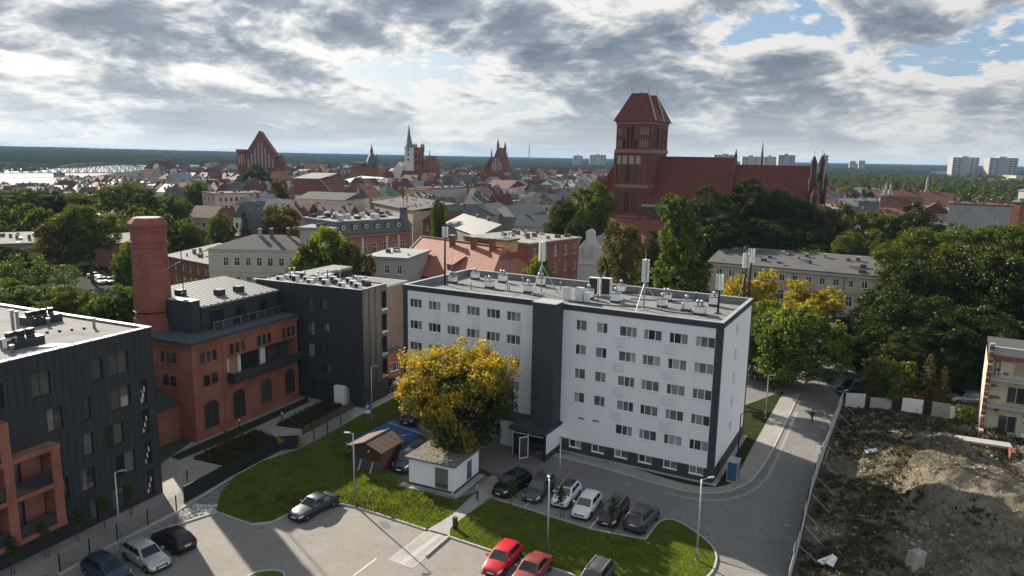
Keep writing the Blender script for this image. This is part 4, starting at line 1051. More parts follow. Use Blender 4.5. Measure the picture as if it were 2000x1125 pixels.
def car_meshes(kind):
    if kind in CARMESH: return CARMESH[kind]
    Ln, W, H, zh, zb, zt, gf, gr, rf, rr_ = CAR[kind]
    h = Ln / 2; w = W / 2
    # lower body: stations along x with a rounded cross-section
    st = [(-h, 0.72, 0.42, zt - 0.32), (-h + 0.08, 0.86, 0.32, zt - 0.10), (-h + 0.30, 0.96, 0.24, zt - 0.01), (gr, 0.985, 0.20, zt), (-0.6, 1.0, 0.19, zb + 0.01), (gf - 0.3, 1.0, 0.19, zb), (gf, 0.995, 0.19, zb - 0.01),
          (h - 0.75, 0.975, 0.20, zh - 0.01), (h - 0.35, 0.93, 0.22, zh - 0.09), (h - 0.10, 0.84, 0.27, zh - 0.24), (h, 0.70, 0.36, zh - 0.40)]
    b = MB(); rows = []
    for x, fw, z0, z1 in st:
        ww = w * fw; e = z1 - z0
        half = [(0, z0), (ww * 0.80, z0), (ww * 0.96, z0 + 0.14 * e), (ww, z0 + 0.48 * e), (ww * 0.985, z0 + 0.74 * e), (ww * 0.90, z1 - 0.03), (ww * 0.72, z1 + 0.01), (0, z1 + 0.035)]
        ring = [(x, -y, z) for y, z in half] + [(x, y, z) for y, z in reversed(half[1:-1])]
        rows.append(ring)
    n = len(rows[0])
    for r in rows: b.v.extend(r)
    for i in range(len(rows) - 1):
        for k in range(n): b.f.append((i * n + k, (i + 1) * n + k, (i + 1) * n + (k + 1) % n, i * n + (k + 1) % n)); b.m.append(0)
    b.f.append(tuple(range(n))); b.m.append(0)
    b.f.append(tuple(reversed([(len(rows) - 1) * n + k for k in range(n)]))); b.m.append(0)
    # greenhouse: painted pillars and roof
    wb, wt = w * 0.90, w * 0.70
    zr = H
    def sec(x, z, ww): return [(x, -ww, z), (x, ww, z)]
    gx = [(gr, zt - 0.02, wb, rr_, zr - 0.05), (gf, zb - 0.03, wb, rf, zr - 0.03)]
    base = [(gr, -wb, zt - 0.03), (gf, -wb * 0.98, zb - 0.04), (gf, wb * 0.98, zb - 0.04), (gr, wb, zt - 0.03)]
    mids = (rr_ + rf) / 2
    roof = [(rr_, -wt, zr - 0.06), (mids, -wt * 1.03, zr - 0.012), (rf, -wt, zr - 0.05), (rf, wt, zr - 0.05), (mids, wt * 1.03, zr - 0.012), (rr_, wt, zr - 0.06)]
    rc = [(rr_ - 0.03, 0, zr - 0.03), (mids, 0, zr + 0.02), (rf + 0.04, 0, zr - 0.015)]
    g = MB(); g.v = base + roof + rc
    g.f = [(0, 1, 6, 5, 4), (2, 3, 9, 8, 7), (1, 2, 7, 6), (3, 0, 4, 9), (4, 5, 11, 10), (5, 6, 12, 11), (10, 11, 8, 9), (11, 12, 7, 8), (4, 10, 9), (6, 7, 12)]
    g.m = [0] * len(g.f)
    b.add(g.v, g.f)
    body = b
    # glass set 8 mm proud of the greenhouse
    def inset(p, q, r, s, a, c, lo, hi, off):
        """quad between base edge p->q and roof edge s->r, cut to a..c along and lo..hi up, pushed out"""
        p, q, r, s = map(Vector, (p, q, r, s))
        def pt(u, v): lo_ = p + (q - p) * u; hi_ = s + (r - s) * u; return lo_ + (hi_ - lo_) * v
        nrm = (q - p).cross(s - p).normalized() * off
        return [tuple(pt(u, v) + nrm) for u, v in ((a, lo), (c, lo), (c, hi), (a, hi))]
    V_ = base + roof
    wind = MB().poly(inset(V_[1], V_[2], V_[7], V_[6], 0.06, 0.94, 0.08, 0.95, 0.012))
    rear = MB().poly(inset(V_[3], V_[0], V_[4], V_[9], 0.08, 0.92, 0.18, 0.92, 0.012))
    sides = []
    cuts = ((0.05, 0.33), (0.36, 0.63), (0.66, 0.90)) if kind in ('wagon', 'suv', 'van') else ((0.12, 0.45), (0.48, 0.88))
    for a, c in cuts:
        sides.append(MB().poly(inset(V_[0], V_[1], V_[6], V_[4], a, c, 0.20, 0.88, 0.03)))
        sides.append(MB().poly(inset(V_[2], V_[3], V_[9], V_[7], 1 - c, 1 - a, 0.20, 0.88, 0.03)))
    d = {}
    d['body'] = body
    d['windscreen'] = wind.mesh('windscreen', M_carglass); d['rear_window'] = rear.mesh('rear_window', M_carglass)
    d['side_window'] = [s.mesh('side_window', M_carglass) for s in sides]
    wr = 0.34 if kind in ('suv', 'van') else 0.31
    ty = MB(); ty.lathe((0, 0, 0), [(wr * 0.62, -0.10), (wr, -0.09), (wr, 0.09), (wr * 0.62, 0.10)], 18)
    ri = MB(); ri.lathe((0, 0, 0), [(wr * 0.62, -0.092), (wr * 0.62, 0.092), (wr * 0.2, 0.105)], 10)
    d['tyre'] = ty.mesh('tyre', M_rubber, True); d['rim'] = ri.mesh('rim', M_rim)
    ar = MB(); ar.lathe((0, 0, 0), [(wr * 1.18, -0.04), (wr * 1.18, 0.04)], 18); d['arch'] = ar.mesh('wheel_arch', M_trim)
    d['wr'] = wr
    hl = MB(); hl.add([(h - 0.02, 0.36 * W, zh - 0.34), (h - 0.34, 0.472 * W, zh - 0.28), (h - 0.44, 0.468 * W, zh - 0.12), (h - 0.12, 0.34 * W, zh - 0.22)], [(0, 1, 2, 3)]); d['hl'] = hl
    d['dim'] = CAR[kind]
    CARMESH[kind] = d
    return d
CARBODY = {}
def make_car(kind, pm, loc, rz, label, detail=True, group='parked cars', roof=None, rails=False):
    d = car_meshes(kind); Ln, W, H, zh, zb, zt, gf, gr, rf, rr_ = d['dim']; h = Ln / 2
    root = tag(empty('parked_' + ('van' if kind == 'van' else 'car'), loc, rz), label, 'van' if kind == 'van' else 'car', group)
    key = (kind, pm.name)
    if key not in CARBODY: CARBODY[key] = d['body'].mesh('body', pm, True)
    bo = link('body', CARBODY[key], root)
    if detail:
        bv = bo.modifiers.new('soft', 'BEVEL'); bv.width = 0.035; bv.segments = 2; bv.limit_method = 'ANGLE'; bv.angle_limit = R(28)
    link('windscreen', d['windscreen'], root); link('rear_window', d['rear_window'], root)
    for s in d['side_window']: link('side_window', s, root)
    wr = d['wr']
    for x in (h - 0.85, -h + 0.82):
        for s in (-1, 1):
            wh = link('wheel', d['tyre'], root, (x, s * (W / 2 - 0.105), wr)); wh.rotation_euler = (R(-90) * s, 0, 0)
            link('rim', d['rim'], wh)
            if detail:
                a = link('wheel_arch', d['arch'], root, (x, s * (W / 2 - 0.045), wr + 0.02)); a.rotation_euler = (R(90), 0, 0)
    for s in (-1, 1):
        k2 = ('hl', kind, s)
        if k2 not in MESHES:
            m1 = MB(); v = [(x, y * s, z) for x, y, z in d['hl'].v]; m1.add([(x + 0.012, y + 0.012 * s, z + 0.01) for x, y, z in v], [(0, 1, 2, 3) if s > 0 else (3, 2, 1, 0)])
            m2 = MB().box(-h - 0.012, -h + 0.16, min(s * W * 0.33, s * W * 0.462), max(s * W * 0.33, s * W * 0.462), zt - 0.34, zt - 0.14)
            m3 = MB().box(gf - 0.42, gf - 0.24, min(s * W * 0.49, s * W * 0.59), max(s * W * 0.49, s * W * 0.59), zb + 0.02, zb + 0.15)
            MESHES[k2] = (m1.mesh('headlight', M_head), m2.mesh('tail_light', M_tail), m3)
        link('headlight', MESHES[k2][0], root); link('tail_light', MESHES[k2][1], root)
        if detail: link('mirror', MESHES[k2][2].mesh('mirror', pm), root)
    k3 = ('cartrim', kind)
    if k3 not in MESHES:
        MESHES[k3] = [MB().box(h - 0.03, h + 0.012, -0.26, 0.26, 0.40, 0.51).mesh('number_plate', M_plate), MB().box(-h - 0.022, -h + 0.02, -0.26, 0.26, zt - 0.32, zt - 0.21).mesh('number_plate', M_plate),
                      MB().box(h - 0.16, h + 0.006, -W * 0.27, W * 0.27, zh - 0.40, zh - 0.29).mesh('grille', M_trim), MB().box(-h + 0.05, h - 0.05, -W * 0.45, W * 0.45, 0.16, 0.26).mesh('underbody', M_trim)]
    for m in MESHES[k3]: link(m.name.split('.')[0], m, root)
    if rails:
        for s in (-1, 1): MB().bar((rr_ + 0.1, s * W * 0.33, H + 0.01), (rf - 0.1, s * W * 0.33, H + 0.01), 0.05, 0.05).build('roof_rail', M_galv, root)
    if roof:
        rp = MB().poly([(rr_ + 0.1, -W * 0.30, H + 0.012), (rf - 0.05, -W * 0.30, H + 0.0), (rf - 0.05, W * 0.30, H + 0.0), (rr_ + 0.1, W * 0.30, H + 0.012)]); rp.v = [(x, y, z + 0.018) for x, y, z in rp.v]
        rp.build('glass_roof', roof, root)
    return root
def car_px(kind, pm, front, rear, label, **kw):
    a = Vector(G(*front)); b = Vector(G(*rear)); c = (a + b) / 2; d = a - b
    return make_car(kind, pm, (c.x, c.y, kw.pop('z', 0.012)), math.atan2(d.y, d.x), label, **kw)
P_black = paint('black', (0.012, 0.012, 0.014)); P_dblue = paint('dark_blue', (0.018, 0.026, 0.045)); P_silver = paint('silver', (0.46, 0.48, 0.50), 0.5)
P_white = paint('white', (0.72, 0.73, 0.74), 0.0); P_grey = paint('grey', (0.10, 0.105, 0.11), 0.5); P_brown = paint('umber', (0.055, 0.047, 0.044), 0.4)
P_red = paint('red', (0.52, 0.012, 0.022), 0.1); P_maroon = paint('faded_red', (0.23, 0.045, 0.040), 0.1); P_navy = paint('navy', (0.03, 0.05, 0.085), 0.3)
car_px('sedan', P_dblue, (582, 1016), (644, 984), 'dark saloon car parked alone beside the lawn kerb')
car_px('wagon', P_silver, (318, 1118), (256, 1079), 'pale silver estate car at the edge of the shaded gravel strip')
car_px('hatch', P_black, (312, 1052), (366, 1080), 'black hatchback with its tail to the sunny lot next to the silver estate')
car_px('hatch', P_navy, (236, 1138), (184, 1112), 'dark blue car cut by the bottom edge beside the silver estate')
car_px('suv', P_black, (976, 971), (1022, 943), 'black car first in the row nearest the hut path')
car_px('wagon', P_grey, (1034, 985), (1070, 945), 'grey car second in the row with a tall lamp post before it')
car_px('hatch', P_white, (1088, 998), (1122, 957), 'white hatchback with black glass roof third in the row', roof=M_carglass)
car_px('hatch', P_white, (1128, 1020), (1162, 978), 'plain white hatchback with white roof fourth in the row')
car_px('wagon', P_brown, (1180, 1034), (1214, 987), 'dark brownish estate car with roof rails fifth in the row', rails=True)
car_px('suv', P_grey, (1272, 1003), (1234, 1044), 'dark grey car turned tail first at the right end of the row', roof=M_carglass)
car_px('hatch', P_red, (958, 1129), (1003, 1081), 'bright red hatchback parked nose out beside the near lawn')
car_px('sedan', P_maroon, (1016, 1152), (1058, 1105), 'faded red car with worn paint right of the bright red hatchback')
car_px('wagon', P_grey, (1142, 1168), (1176, 1124), 'dark estate car with pale roof rails cut by the bottom edge', rails=True)
car_px('van', P_navy, (775, 929), (826, 888), 'dark blue van standing between the wooden kiosk and the white hut')
car_px('suv', P_black, (794, 832), (830, 812), 'black car under the yellow tree by the blue bay')
car_px('hatch', P_black, (752, 766), (778, 756), 'dark car nosing out beside the bronze finned block')
car_px('van', P_white, (1002, 868), (985, 838), 'white van half hidden by the yellow tree at the entrance')
car_px('van', P_white, (760, 722), (758, 705), 'white van in the lane between the dark block and white block', detail=False)
car_px('hatch', P_red, (770, 690), (778, 680), 'small red car in the lane behind the dark block', detail=False)
car_px('van', P_dblue, (1648, 770), (1690, 766), 'dark van behind the hoarding at the road end', detail=False)
car_px('hatch', P_red, (1790, 782), (1756, 780), 'red car behind the white boundary wall', detail=False)
car_px('suv', P_silver, (1866, 786), (1908, 788), 'silver car behind the wall beside the ruined house', detail=False)
LOT = ((186, 543, P_silver, 'pale blue car at the back of the small far left car park', 60), (196, 553, P_white, 'white car nearest the trees in the small far left car park', 40), (207, 552, P_dblue, 'dark blue car second in the small far left car park', 42),
       (216, 553, P_black, 'black car in the middle of the small far left car park', 40), (230, 550, P_white, 'bright white car right of the black one in the far left car park', 45), (243, 552, P_silver, 'silver car beside the chimney in the far left car park', 42), (124, 557, P_white, 'white car half hidden by trees in the far left car park', 30))
for x, y, p, lab, a in LOT: make_car('sedan', p, (*G(x, y), 0.0), R(a - 90), lab, False, 'cars in the far left car park')

# ================================================================ street lamps
def street_lamp(px, py, h, ang, label, arm=0.55, m=None, two=False):
    p = G(px, py)
    r = tag(empty('street_lamp', (*p, 0.05), ang), label, 'street lamp', 'street lamps of the site')
    m = m or M_galv
    MB().bar((0, 0, 0), (0, 0, h), 0.18, None, 0, 10, 0.10).build('pole', m, r, True)
    MB().box(-0.16, 0.16, -0.16, 0.16, -0.02, 0.06).build('base_plate', m, r)
    MB().box(-0.075, 0.075, -0.105, -0.085, 0.6, 1.1).build('service_door', M_zinc, r)
    for s in ((1, -1) if two else (1,)):
        MB().bar((0, 0, h - 0.05), (s * arm, 0, h + 0.05), 0.08, None, 0, 6).build('arm', m, r)
        hd = MB(); hd.box(-0.26, 0.26, -0.10, 0.10, -0.03, 0.04); hd.build('lamp_head', m if m is M_black else M_zinc, r, False, (s * (arm + 0.25), 0, h + 0.08))
    return r
street_lamp(693, 988, 6.9, R(180), 'tall galvanised lamp post before the wooden kiosk on the lawn edge', 0.3)
street_lamp(237, 1075, 6.6, R(20), 'grey lamp post beside the dark apartment block fence', 0.3)
street_lamp(1069, 1088, 6.5, R(95), 'lamp post on the near lawn before the row of cars', 0.3)
street_lamp(1092, 966, 5.6, R(60), 'lamp post between the white hatchbacks and the entrance', 0.25)
street_lamp(1360, 1095, 6.9, R(15), 'lamp post on the rounded lawn tip with a floodlight half way up', 0.55, two=False)
street_lamp(727, 830, 7.1, R(10), 'lamp post beside the parking sign under the dark annex', 0.25)
street_lamp(1438, 930, 6.6, R(35), 'slim dark lamp post at the end wall of the white block', 0.7, M_black)
street_lamp(1494, 818, 5.6, R(-30), 'grey lamp post under the trees past the white block', 0.3)
street_lamp(64, 592, 7.0, R(20), 'lamp post among the trees at far left', 0.4)
# parking sign
p = G(719, 834)
sg = tag(empty('parking_sign', (*p, 0.1), R(10)), 'blue P parking sign with white plate beneath beside lamp post', 'sign')
MB().bar((0, 0, 0), (0, 0, 2.9), 0.06, None, 0, 8).build('post', M_galv, sg)
MB().box(-0.32, 0.32, -0.05, -0.035, 2.05, 2.72).build('sign_plate', mat('sign_blue', (0.02, 0.10, 0.36), 0.4, 0.04), sg)
pl = MB(); pl.box(-0.16, -0.07, -0.06, -0.052, 2.15, 2.62); pl.box(-0.07, 0.12, -0.06, -0.052, 2.55, 2.62); pl.box(-0.07, 0.12, -0.06, -0.052, 2.36, 2.43); pl.box(0.08, 0.15, -0.06, -0.052, 2.40, 2.58)
stuff(pl.build('letter', M_frame, sg))
MB().box(-0.30, 0.30, -0.05, -0.035, 1.6, 2.0).build('lower_plate', M_frame, sg)
# bollard
p = G(889, 1034)
bo = tag(empty('bollard', (*p, 0.1), R(-25)), 'short black post beside the path at the lawn corner', 'bollard')
MB().box(-0.16, 0.16, -0.16, 0.16, 0, 0.92).build('shaft', M_black, bo); MB().box(-0.19, 0.19, -0.19, 0.19, 0.921, 1.0).build('cap', M_black, bo)

# ================================================================ white transformer hut
HU = tag(empty('transformer_hut', (-9.66, 66.1, 0.1), R(-25)), 'small white hut with flat leaf strewn roof and grey steel doors', 'building')
L, D, HT = 4.95, 5.05, 2.75
T = side_T('F', L, D); TR = side_T('R', L, D)
mb = MB(); wall_side(mb, T, L, 0.25, HT, [(2.9, 4.35, 0.27, 2.35)], 0.1); wall_side(mb, TR, D, 0.25, HT, [(2.6, 3.65, 0.27, 2.2)], 0.1); wall_side(mb, side_T('L', L, D), D, 0.25, HT); wall_side(mb, side_T('B', L, D), L, 0.25, HT)
mb.build('wall', M_white, HU)
M_door = mat('grey_steel_door', (0.13, 0.14, 0.135), 0.55, 0.12, 1.5)
def hut_door(T, side, s0, s1, z0, z1, name='door'):
    n = 2; w = (s1 - s0) / n
    for k in range(n):
        o = link(name, MB().box(0.01, w - 0.01, 0.03, 0.07, 0, z1 - z0 - 0.01).mesh(name, M_door), HU, T(s0 + k * w, 0, z0), SIDE_RZ[side])
        MB().box(w * 0.15 if k else w * 0.78, w * 0.22 if k else w * 0.85, -0.02, 0.03, 0.9, 1.1).build('handle', M_galv, o)
        for j in range(4): MB().box(0.06, w - 0.06, 0.018, 0.029, 0.25 + 0.07 * j, 0.29 + 0.07 * j).build('louvre', M_black, o)
    return o
dd = hut_door(T, 'F', 2.9, 4.35, 0.27, 2.35)
MB().add([(-0.6, 0.024, 1.6), (-0.42, 0.024, 1.6), (-0.51, 0.024, 1.82)], [(0, 1, 2)]).build('warning_plate', mat('warning_red', (0.6, 0.08, 0.05), 0.5), dd)
hut_door(TR, 'R', 2.6, 3.65, 0.27, 2.2)
MB().box(-0.05, L + 0.05, -0.05, D + 0.05, -0.1, 0.249).build('plinth', M_anth, HU)
rf = MB(); rf.box(-0.3, L + 0.28, -0.3, D + 0.3, HT + 0.002, HT + 0.16); rfo = rf.build('roof', mat('mossy_felt', (0.15, 0.15, 0.13), 0.95, 0.3, 1.2, stain=0.8, bump=0.4), HU)
lv = MB(); r3 = random.Random(5)
for k in range(420):
    x = r3.gauss(1.9, 0.9); y = r3.gauss(3.9, 0.9) if k % 3 else r3.uniform(0, 5)
    if not (-0.2 < x < L + 0.2 and -0.2 < y < D + 0.2): continue
    a = r3.uniform(0, 6.28); s = r3.uniform(0.05, 0.12); z = HT + 0.17 + r3.uniform(0, 0.03)
    lv.poly([(x + s * math.cos(a + q), y + s * math.sin(a + q), z + 0.03 * r3.random()) for q in (0, 1.7, 3.1, 4.6)])
stuff(lv.build('fallen_leaves', mat('dry_leaves', (0.26, 0.13, 0.045), 0.9, 0.35, 6.0), HU))
MB().box(-0.7, L + 0.75, -0.85, 0.0, -0.05, 0.06).build('apron', M_concrete, HU); MB().box(L + 0.06, L + 0.75, 0.001, D, -0.05, 0.06).build('apron', M_concrete, HU)
for s in (L - 0.12,): MB().box(s, s + 0.1, -0.12, -0.05, 0.0, HT).build('downpipe', M_frame, HU)

# ================================================================ wooden kiosk
f = Vector(G(710, 865, 3.10)); kl = 4.25; ka = R(63.5); hw = 2.19
KI = tag(empty('wooden_kiosk', (f.x, f.y, 0.08), ka), 'brown wooden kiosk with gabled board roof on dark panels', 'kiosk')
kb = 0.45; zw = 2.25; ew = hw - 0.4
for k in range(int((2 * ew) / 0.16)):
    y = -ew + k * 0.16
    top = 2.92 - abs(y + 0.08) * (0.72 / hw)
    MB().box(kb, kb + 0.05, y, y + 0.152, 1.15, top).build('board', M_wood, KI); 
for s in (-1, 1):
    MB().box(kb + 0.051, kl - 0.4, s * ew - 0.03, s * ew + 0.03, 0.0, zw).build('side_wall', M_wood, KI)
MB().box(kl - 0.45, kl - 0.4, -ew, ew, 0, 2.6).build('rear_wall', M_wood, KI)
for k in range(5):
    y = -ew - 0.05 + k * (2 * ew + 0.1) / 5; MB().box(kb - 0.12, kb - 0.02, y + 0.01, y + (2 * ew + 0.1) / 5 - 0.01, 0, 1.14).build('base_panel', mat('grey_panel', (0.075, 0.08, 0.085), 0.7, 0.15), KI)
    if k in (1, 3): MB().bar((kb - 0.7, y + 0.2, 0), (kb - 0.12, y + 0.2, 1.05), 0.09, 0.2).build('prop', M_concrete, KI)
nb = 9
for s in (-1, 1):
    for k in range(nb):
        x0, x1 = k * kl / nb, (k + 1) * kl / nb - 0.015
        z_r, z_e = 3.02 + 0.012 * (k % 2), 2.28 + 0.012 * (k % 2)
        q = [(x0, 0.0, z_r), (x1, 0.0, z_r), (x1, s * hw, z_e), (x0, s * hw, z_e)]
        MB().add([(a, b_, c) for a, b_, c in q] + [(a, b_, c + 0.05) for a, b_, c in q], [(0, 1, 2, 3), (7, 6, 5, 4), (0, 4, 5, 1), (1, 5, 6, 2), (2, 6, 7, 3), (3, 7, 4, 0)]).build('roof_board', M_woodroof, KI)
MB().bar((-0.02, 0, 3.09), (kl + 0.02, 0, 3.09), 0.16, 0.05).build('ridge_board', M_woodroof, KI)
MB().lathe((kb - 0.06, -0.3, 1.9), [(0.05, 0), (0.14, 0.15), (0.05, 0.3)], 8).build('lantern', M_galv, KI)
# bicycle leaning beside the kiosk
bp_ = Vector(G(686, 903)); BI = tag(empty('bicycle', (bp_.x, bp_.y, 0.1), ka + R(80)), 'dark bicycle leaning by the kiosk corner', 'bicycle')
for x in (-0.52, 0.52):
    w_ = MB(); pts = [(x + 0.33 * math.cos(t), 0, 0.34 + 0.33 * math.sin(t)) for t in np.linspace(0, 2 * math.pi, 19)]
    for a, c in zip(pts[:-1], pts[1:]): w_.bar(a, c, 0.05)
    w_.build('wheel', M_rubber, BI)
fr = MB()
for a, c in (((-0.52, 0, 0.34), (-0.15, 0, 0.8)), ((-0.15, 0, 0.8), (0.36, 0, 0.82)), ((0.36, 0, 0.82), (0.52, 0, 0.34)), ((-0.05, 0, 0.32), (0.36, 0, 0.78)), ((-0.05, 0, 0.32), (-0.18, 0, 0.92)), ((-0.52, 0, 0.34), (-0.05, 0, 0.32)), ((0.36, 0, 0.82), (0.32, 0, 1.02))): fr.bar(a, c, 0.045)
fr.build('frame', M_black, BI); MB().box(-0.32, -0.06, -0.07, 0.07, 0.92, 0.98).build('saddle', M_trim, BI); MB().bar((0.3, -0.28, 1.03), (0.3, 0.28, 1.03), 0.04).build('handlebar', M_galv, BI)

# ================================================================ fences
def mesh_fence(name, px, h, label, solid=None, step=2.4, cat='fence', pm=None, group=None):
    pts = PX(px); r = tag(empty(name, (*pts[0], 0.0)), label, cat, group)
    ox, oy = pts[0]
    for a, b in zip(pts[:-1], pts[1:]):
        a = Vector(a); b = Vector(b); d = b - a; n = max(1, round(d.length / step)); an = math.atan2(d.y, d.x); sl = d.length / n
        for k in range(n):
            p = a + d * (k / n)
            MB().box(-0.04, 0.04, -0.04, 0.04, 0, h + 0.08).build('post', M_black, r, False, (p.x - ox, p.y - oy, 0.02), an)
            if solid:
                MB().box(0.045, sl - 0.045, -0.02, 0.02, 0.08, h).build('screen_panel', solid, r, False, (p.x - ox, p.y - oy, 0.02), an)
            else:
                w = MB()
                for j in range(int(sl / 0.10)): w.box(0.06 + j * 0.10, 0.068 + j * 0.10, -0.004, 0.004, 0.1, h)
                for j in range(9): w.box(0.05, sl - 0.05, 0.005, 0.012, 0.1 + j * (h - 0.1) / 8.2, 0.112 + j * (h - 0.1) / 8.2)
                stuff(w.build('wire_panel', M_black, r, False, (p.x - ox, p.y - oy, 0.02), an))
    return r
mesh_fence('screen_fence', [(361, 984), (430, 945), (512, 901), (548, 881), (585, 878)], 1.65, 'black screened fence along the courtyard bed', M_black)
mesh_fence('wire_fence', [(118, 1120), (230, 1059), (345, 1000), (360, 985)], 1.5, 'see-through dark wire fence before the dark apartment block')
mesh_fence('wire_fence', [(586, 877), (640, 848), (690, 818)], 1.3, 'dark wire fence between the courtyard and the lawn')
mesh_fence('board_fence', [(592, 850), (640, 825), (690, 798)], 1.0, 'low brownish fence with planting beside the dark annex', mat('brown_screen', (0.10, 0.075, 0.055), 0.85, 0.25), 1.6)
# hoarding
M_hoard = mat('hoarding_sheet', (0.52, 0.53, 0.52), 0.55, 0.10, 1.0, stain=0.4, streak=0.3)
HO = tag(empty('site_hoarding', (*fence_w[0], 0)), 'long pale sheet hoarding with wire stays along the paved road', 'fence')
ox, oy = fence_w[0]
dn = 0
for i, (a, b) in enumerate(zip(fence_w[:-1], fence_w[1:])):
    a = Vector(a); b = Vector(b); d = b - a; n = max(1, round(d.length / 2.2)); sl = d.length / n; an = math.atan2(d.y, d.x)
    for k in range(n):
        p = a + d * (k / n); lean = random.uniform(-0.06, 0.12)
        q = MB().add([(0.01, 0, 0.12), (sl - 0.01, 0, 0.12), (sl - 0.01, lean, 2.0 + random.uniform(-0.05, 0.05)), (0.01, lean + random.uniform(-0.05, 0.05), 2.0)], [(0, 1, 2, 3)])
        o = q.build('sheet_panel', M_hoard, HO, False, (p.x - ox, p.y - oy, 0), an); so = o.modifiers.new('t', 'SOLIDIFY'); so.thickness = 0.03
        MB().box(-0.05, 0.05, -0.09, 0.0, 0, 2.1).build('post', M_anth, HO, False, (p.x - ox, p.y - oy, 0), an)
        MB().box(0, sl, -0.16, -0.03, 0, 0.11).build('foot_strip', M_anth, HO, False, (p.x - ox, p.y - oy, 0), an)  # dark strip along the foot of the sheets
        if (k + i) % 2: continue
        nn = Vector((-math.sin(an), math.cos(an)))
        if nn.x < 0: nn = -nn
        e = p + nn * 2.0
        ze = float(site_height(np.array([e.x]), np.array([e.y]))[0])
        MB().bar((p.x - ox + nn.x * 0.06, p.y - oy + nn.y * 0.06, 1.8), (e.x - ox, e.y - oy, ze), 0.05, None, 0, 5).build('stay', M_galv, HO)
# boundary wall at the end of the site
BW = tag(empty('boundary_wall', (*G(1650, 796), 0)), 'pale wall panels with dark gates closing the far end of the site', 'wall')
bpx = [(1650, 796, 1688, 798, M_hoard, 2.0), (1688, 798, 1698, 799, M_black, 1.9), (1698, 799, 1740, 801, M_concrete, 1.6), (1740, 801, 1759, 804, M_black, 1.9), (1760, 804, 1801, 809, M_frame, 1.9), (1801, 809, 1818, 812, M_black, 1.6), (1818, 812, 1854, 818, M_concrete, 1.9), (1854, 818, 1876, 823, M_frame, 1.7)]
ox, oy = G(1650, 796)
for x0, y0, x1, y1, m, h in bpx:
    a = Vector(G(x0, y0)); b = Vector(G(x1, y1)); d = b - a
    MB().box(0.0, d.length - 0.02, -0.06, 0.06, -0.5, h).build('gate_leaf' if m is M_black else 'wall_panel', m, BW, False, (a.x - ox, a.y - oy, 0), math.atan2(d.y, d.x))

# ================================================================ ruined house
RU = tag(empty('ruined_house', (55.2, 81.4, -0.3), R(-32)), 'half demolished pale house with bare floor edges and empty windows', 'building')
M_yel = mat('peeling_yellow_render', (0.50, 0.45, 0.33), 0.9, 0.16, 0.9, stain=0.8, streak=0.5)
L, D, HT = 16.0, 11.0, 10.4
T = side_T('F', L, D)
rw = [(2.6, 8.3, 1.7, 1.3), (2.2, 4.9, 1.8, 2.0), (1.7, 1.4, 1.8, 2.0), (6.2, 8.3, 1.7, 1.3), (6.2, 4.9, 1.8, 2.0), (10, 8.3, 1.7, 1.3), (6.0, 1.4, 1.8, 2.0)]
mb = MB(); wall_side(mb, T, L, 0, HT, [(x, x + w, z, z + h) for x, z, w, h in rw], 0.35); mb.build('wall', M_yel, RU)
for i, (x, z, w, h) in enumerate(rw): window(RU, T, 'F', x, z, w, h, (0.5,) if i else (), (), mat('old_frame', (0.36, 0.31, 0.24), 0.8, 0.2), mat('chipboard', (0.38, 0.30, 0.19), 0.9, 0.2) if i == 0 else M_pane2, 0.1, 0.1, 0.2, True, sill_m=M_concrete)
mb = MB(); wall_side(mb, side_T('L', L, D), D, 0, HT - 1.2); mb.build('gable_wall', M_yel, RU)
for k in range(46):                                            # ragged brick end of the broken party wall
    z = -0.2 + k * 0.26; w = 0.35 + 0.35 * abs(math.sin(k * 1.7)) + (0.9 if z < 1.5 else 0)
    MB().box(-0.02, 0.42, -w, -0.002, z, z + 0.25).build('broken_course', M_brickd if k % 3 else M_concrete, RU)
for z in (4.3, 7.5): MB().box(0.45, L, -0.75, -0.003, z, z + 0.32).build('floor_slab', M_concrete, RU)
MB().box(-0.05, L, -0.15, 0.25, HT, HT + 0.9).build('attic_wall', M_concrete, RU); MB().box(-0.12, L, -0.22, 0.32, HT + 0.901, HT + 0.96).build('coping', M_zinc, RU); MB().box(0.0, L, 0.26, D, HT - 0.3, HT - 0.1).build('roof', M_asph, RU)
MB().box(0.4, L, -0.3, -0.004, HT - 0.55, HT - 0.003).build('brick_band', M_brickd, RU)
MB().box(1.4, 3.8, -0.25, -0.005, 0.2, 1.25).build('sheet_cover', M_frame, RU)
for x, z in ((3.1, 10.1), (4.6, 10.0)): MB().lathe((x, 0, z), [(0.22, -0.001), (0.2, 0.001)], 10).build('vent_hole', M_black, RU).rotation_euler = (0, 0, 0)
for s in (0.75, 1.15): MB().box(s, s + 0.08, -0.1, -0.006, 8.0, 10.2).build('pipe', M_brickd, RU)
for k in range(60):                                            # flaked patches with bare brick
    x = random.uniform(0.5, 9); z = random.uniform(0.3, 10.5)
    if any(a - 0.6 < x < a + w + 0.2 and b - 0.6 < z < b + h + 0.2 for a, b, w, h in rw): continue
    pts = [(x + random.uniform(0.15, 0.5) * math.cos(t), -0.006 - 0.0005 * k, z + random.uniform(0.1, 0.35) * math.sin(t)) for t in np.linspace(0, 2 * math.pi, 9)[:-1]]
    MB().poly(pts).build('bare_patch', random.choice((M_brickd, M_concrete, M_frame)), RU)
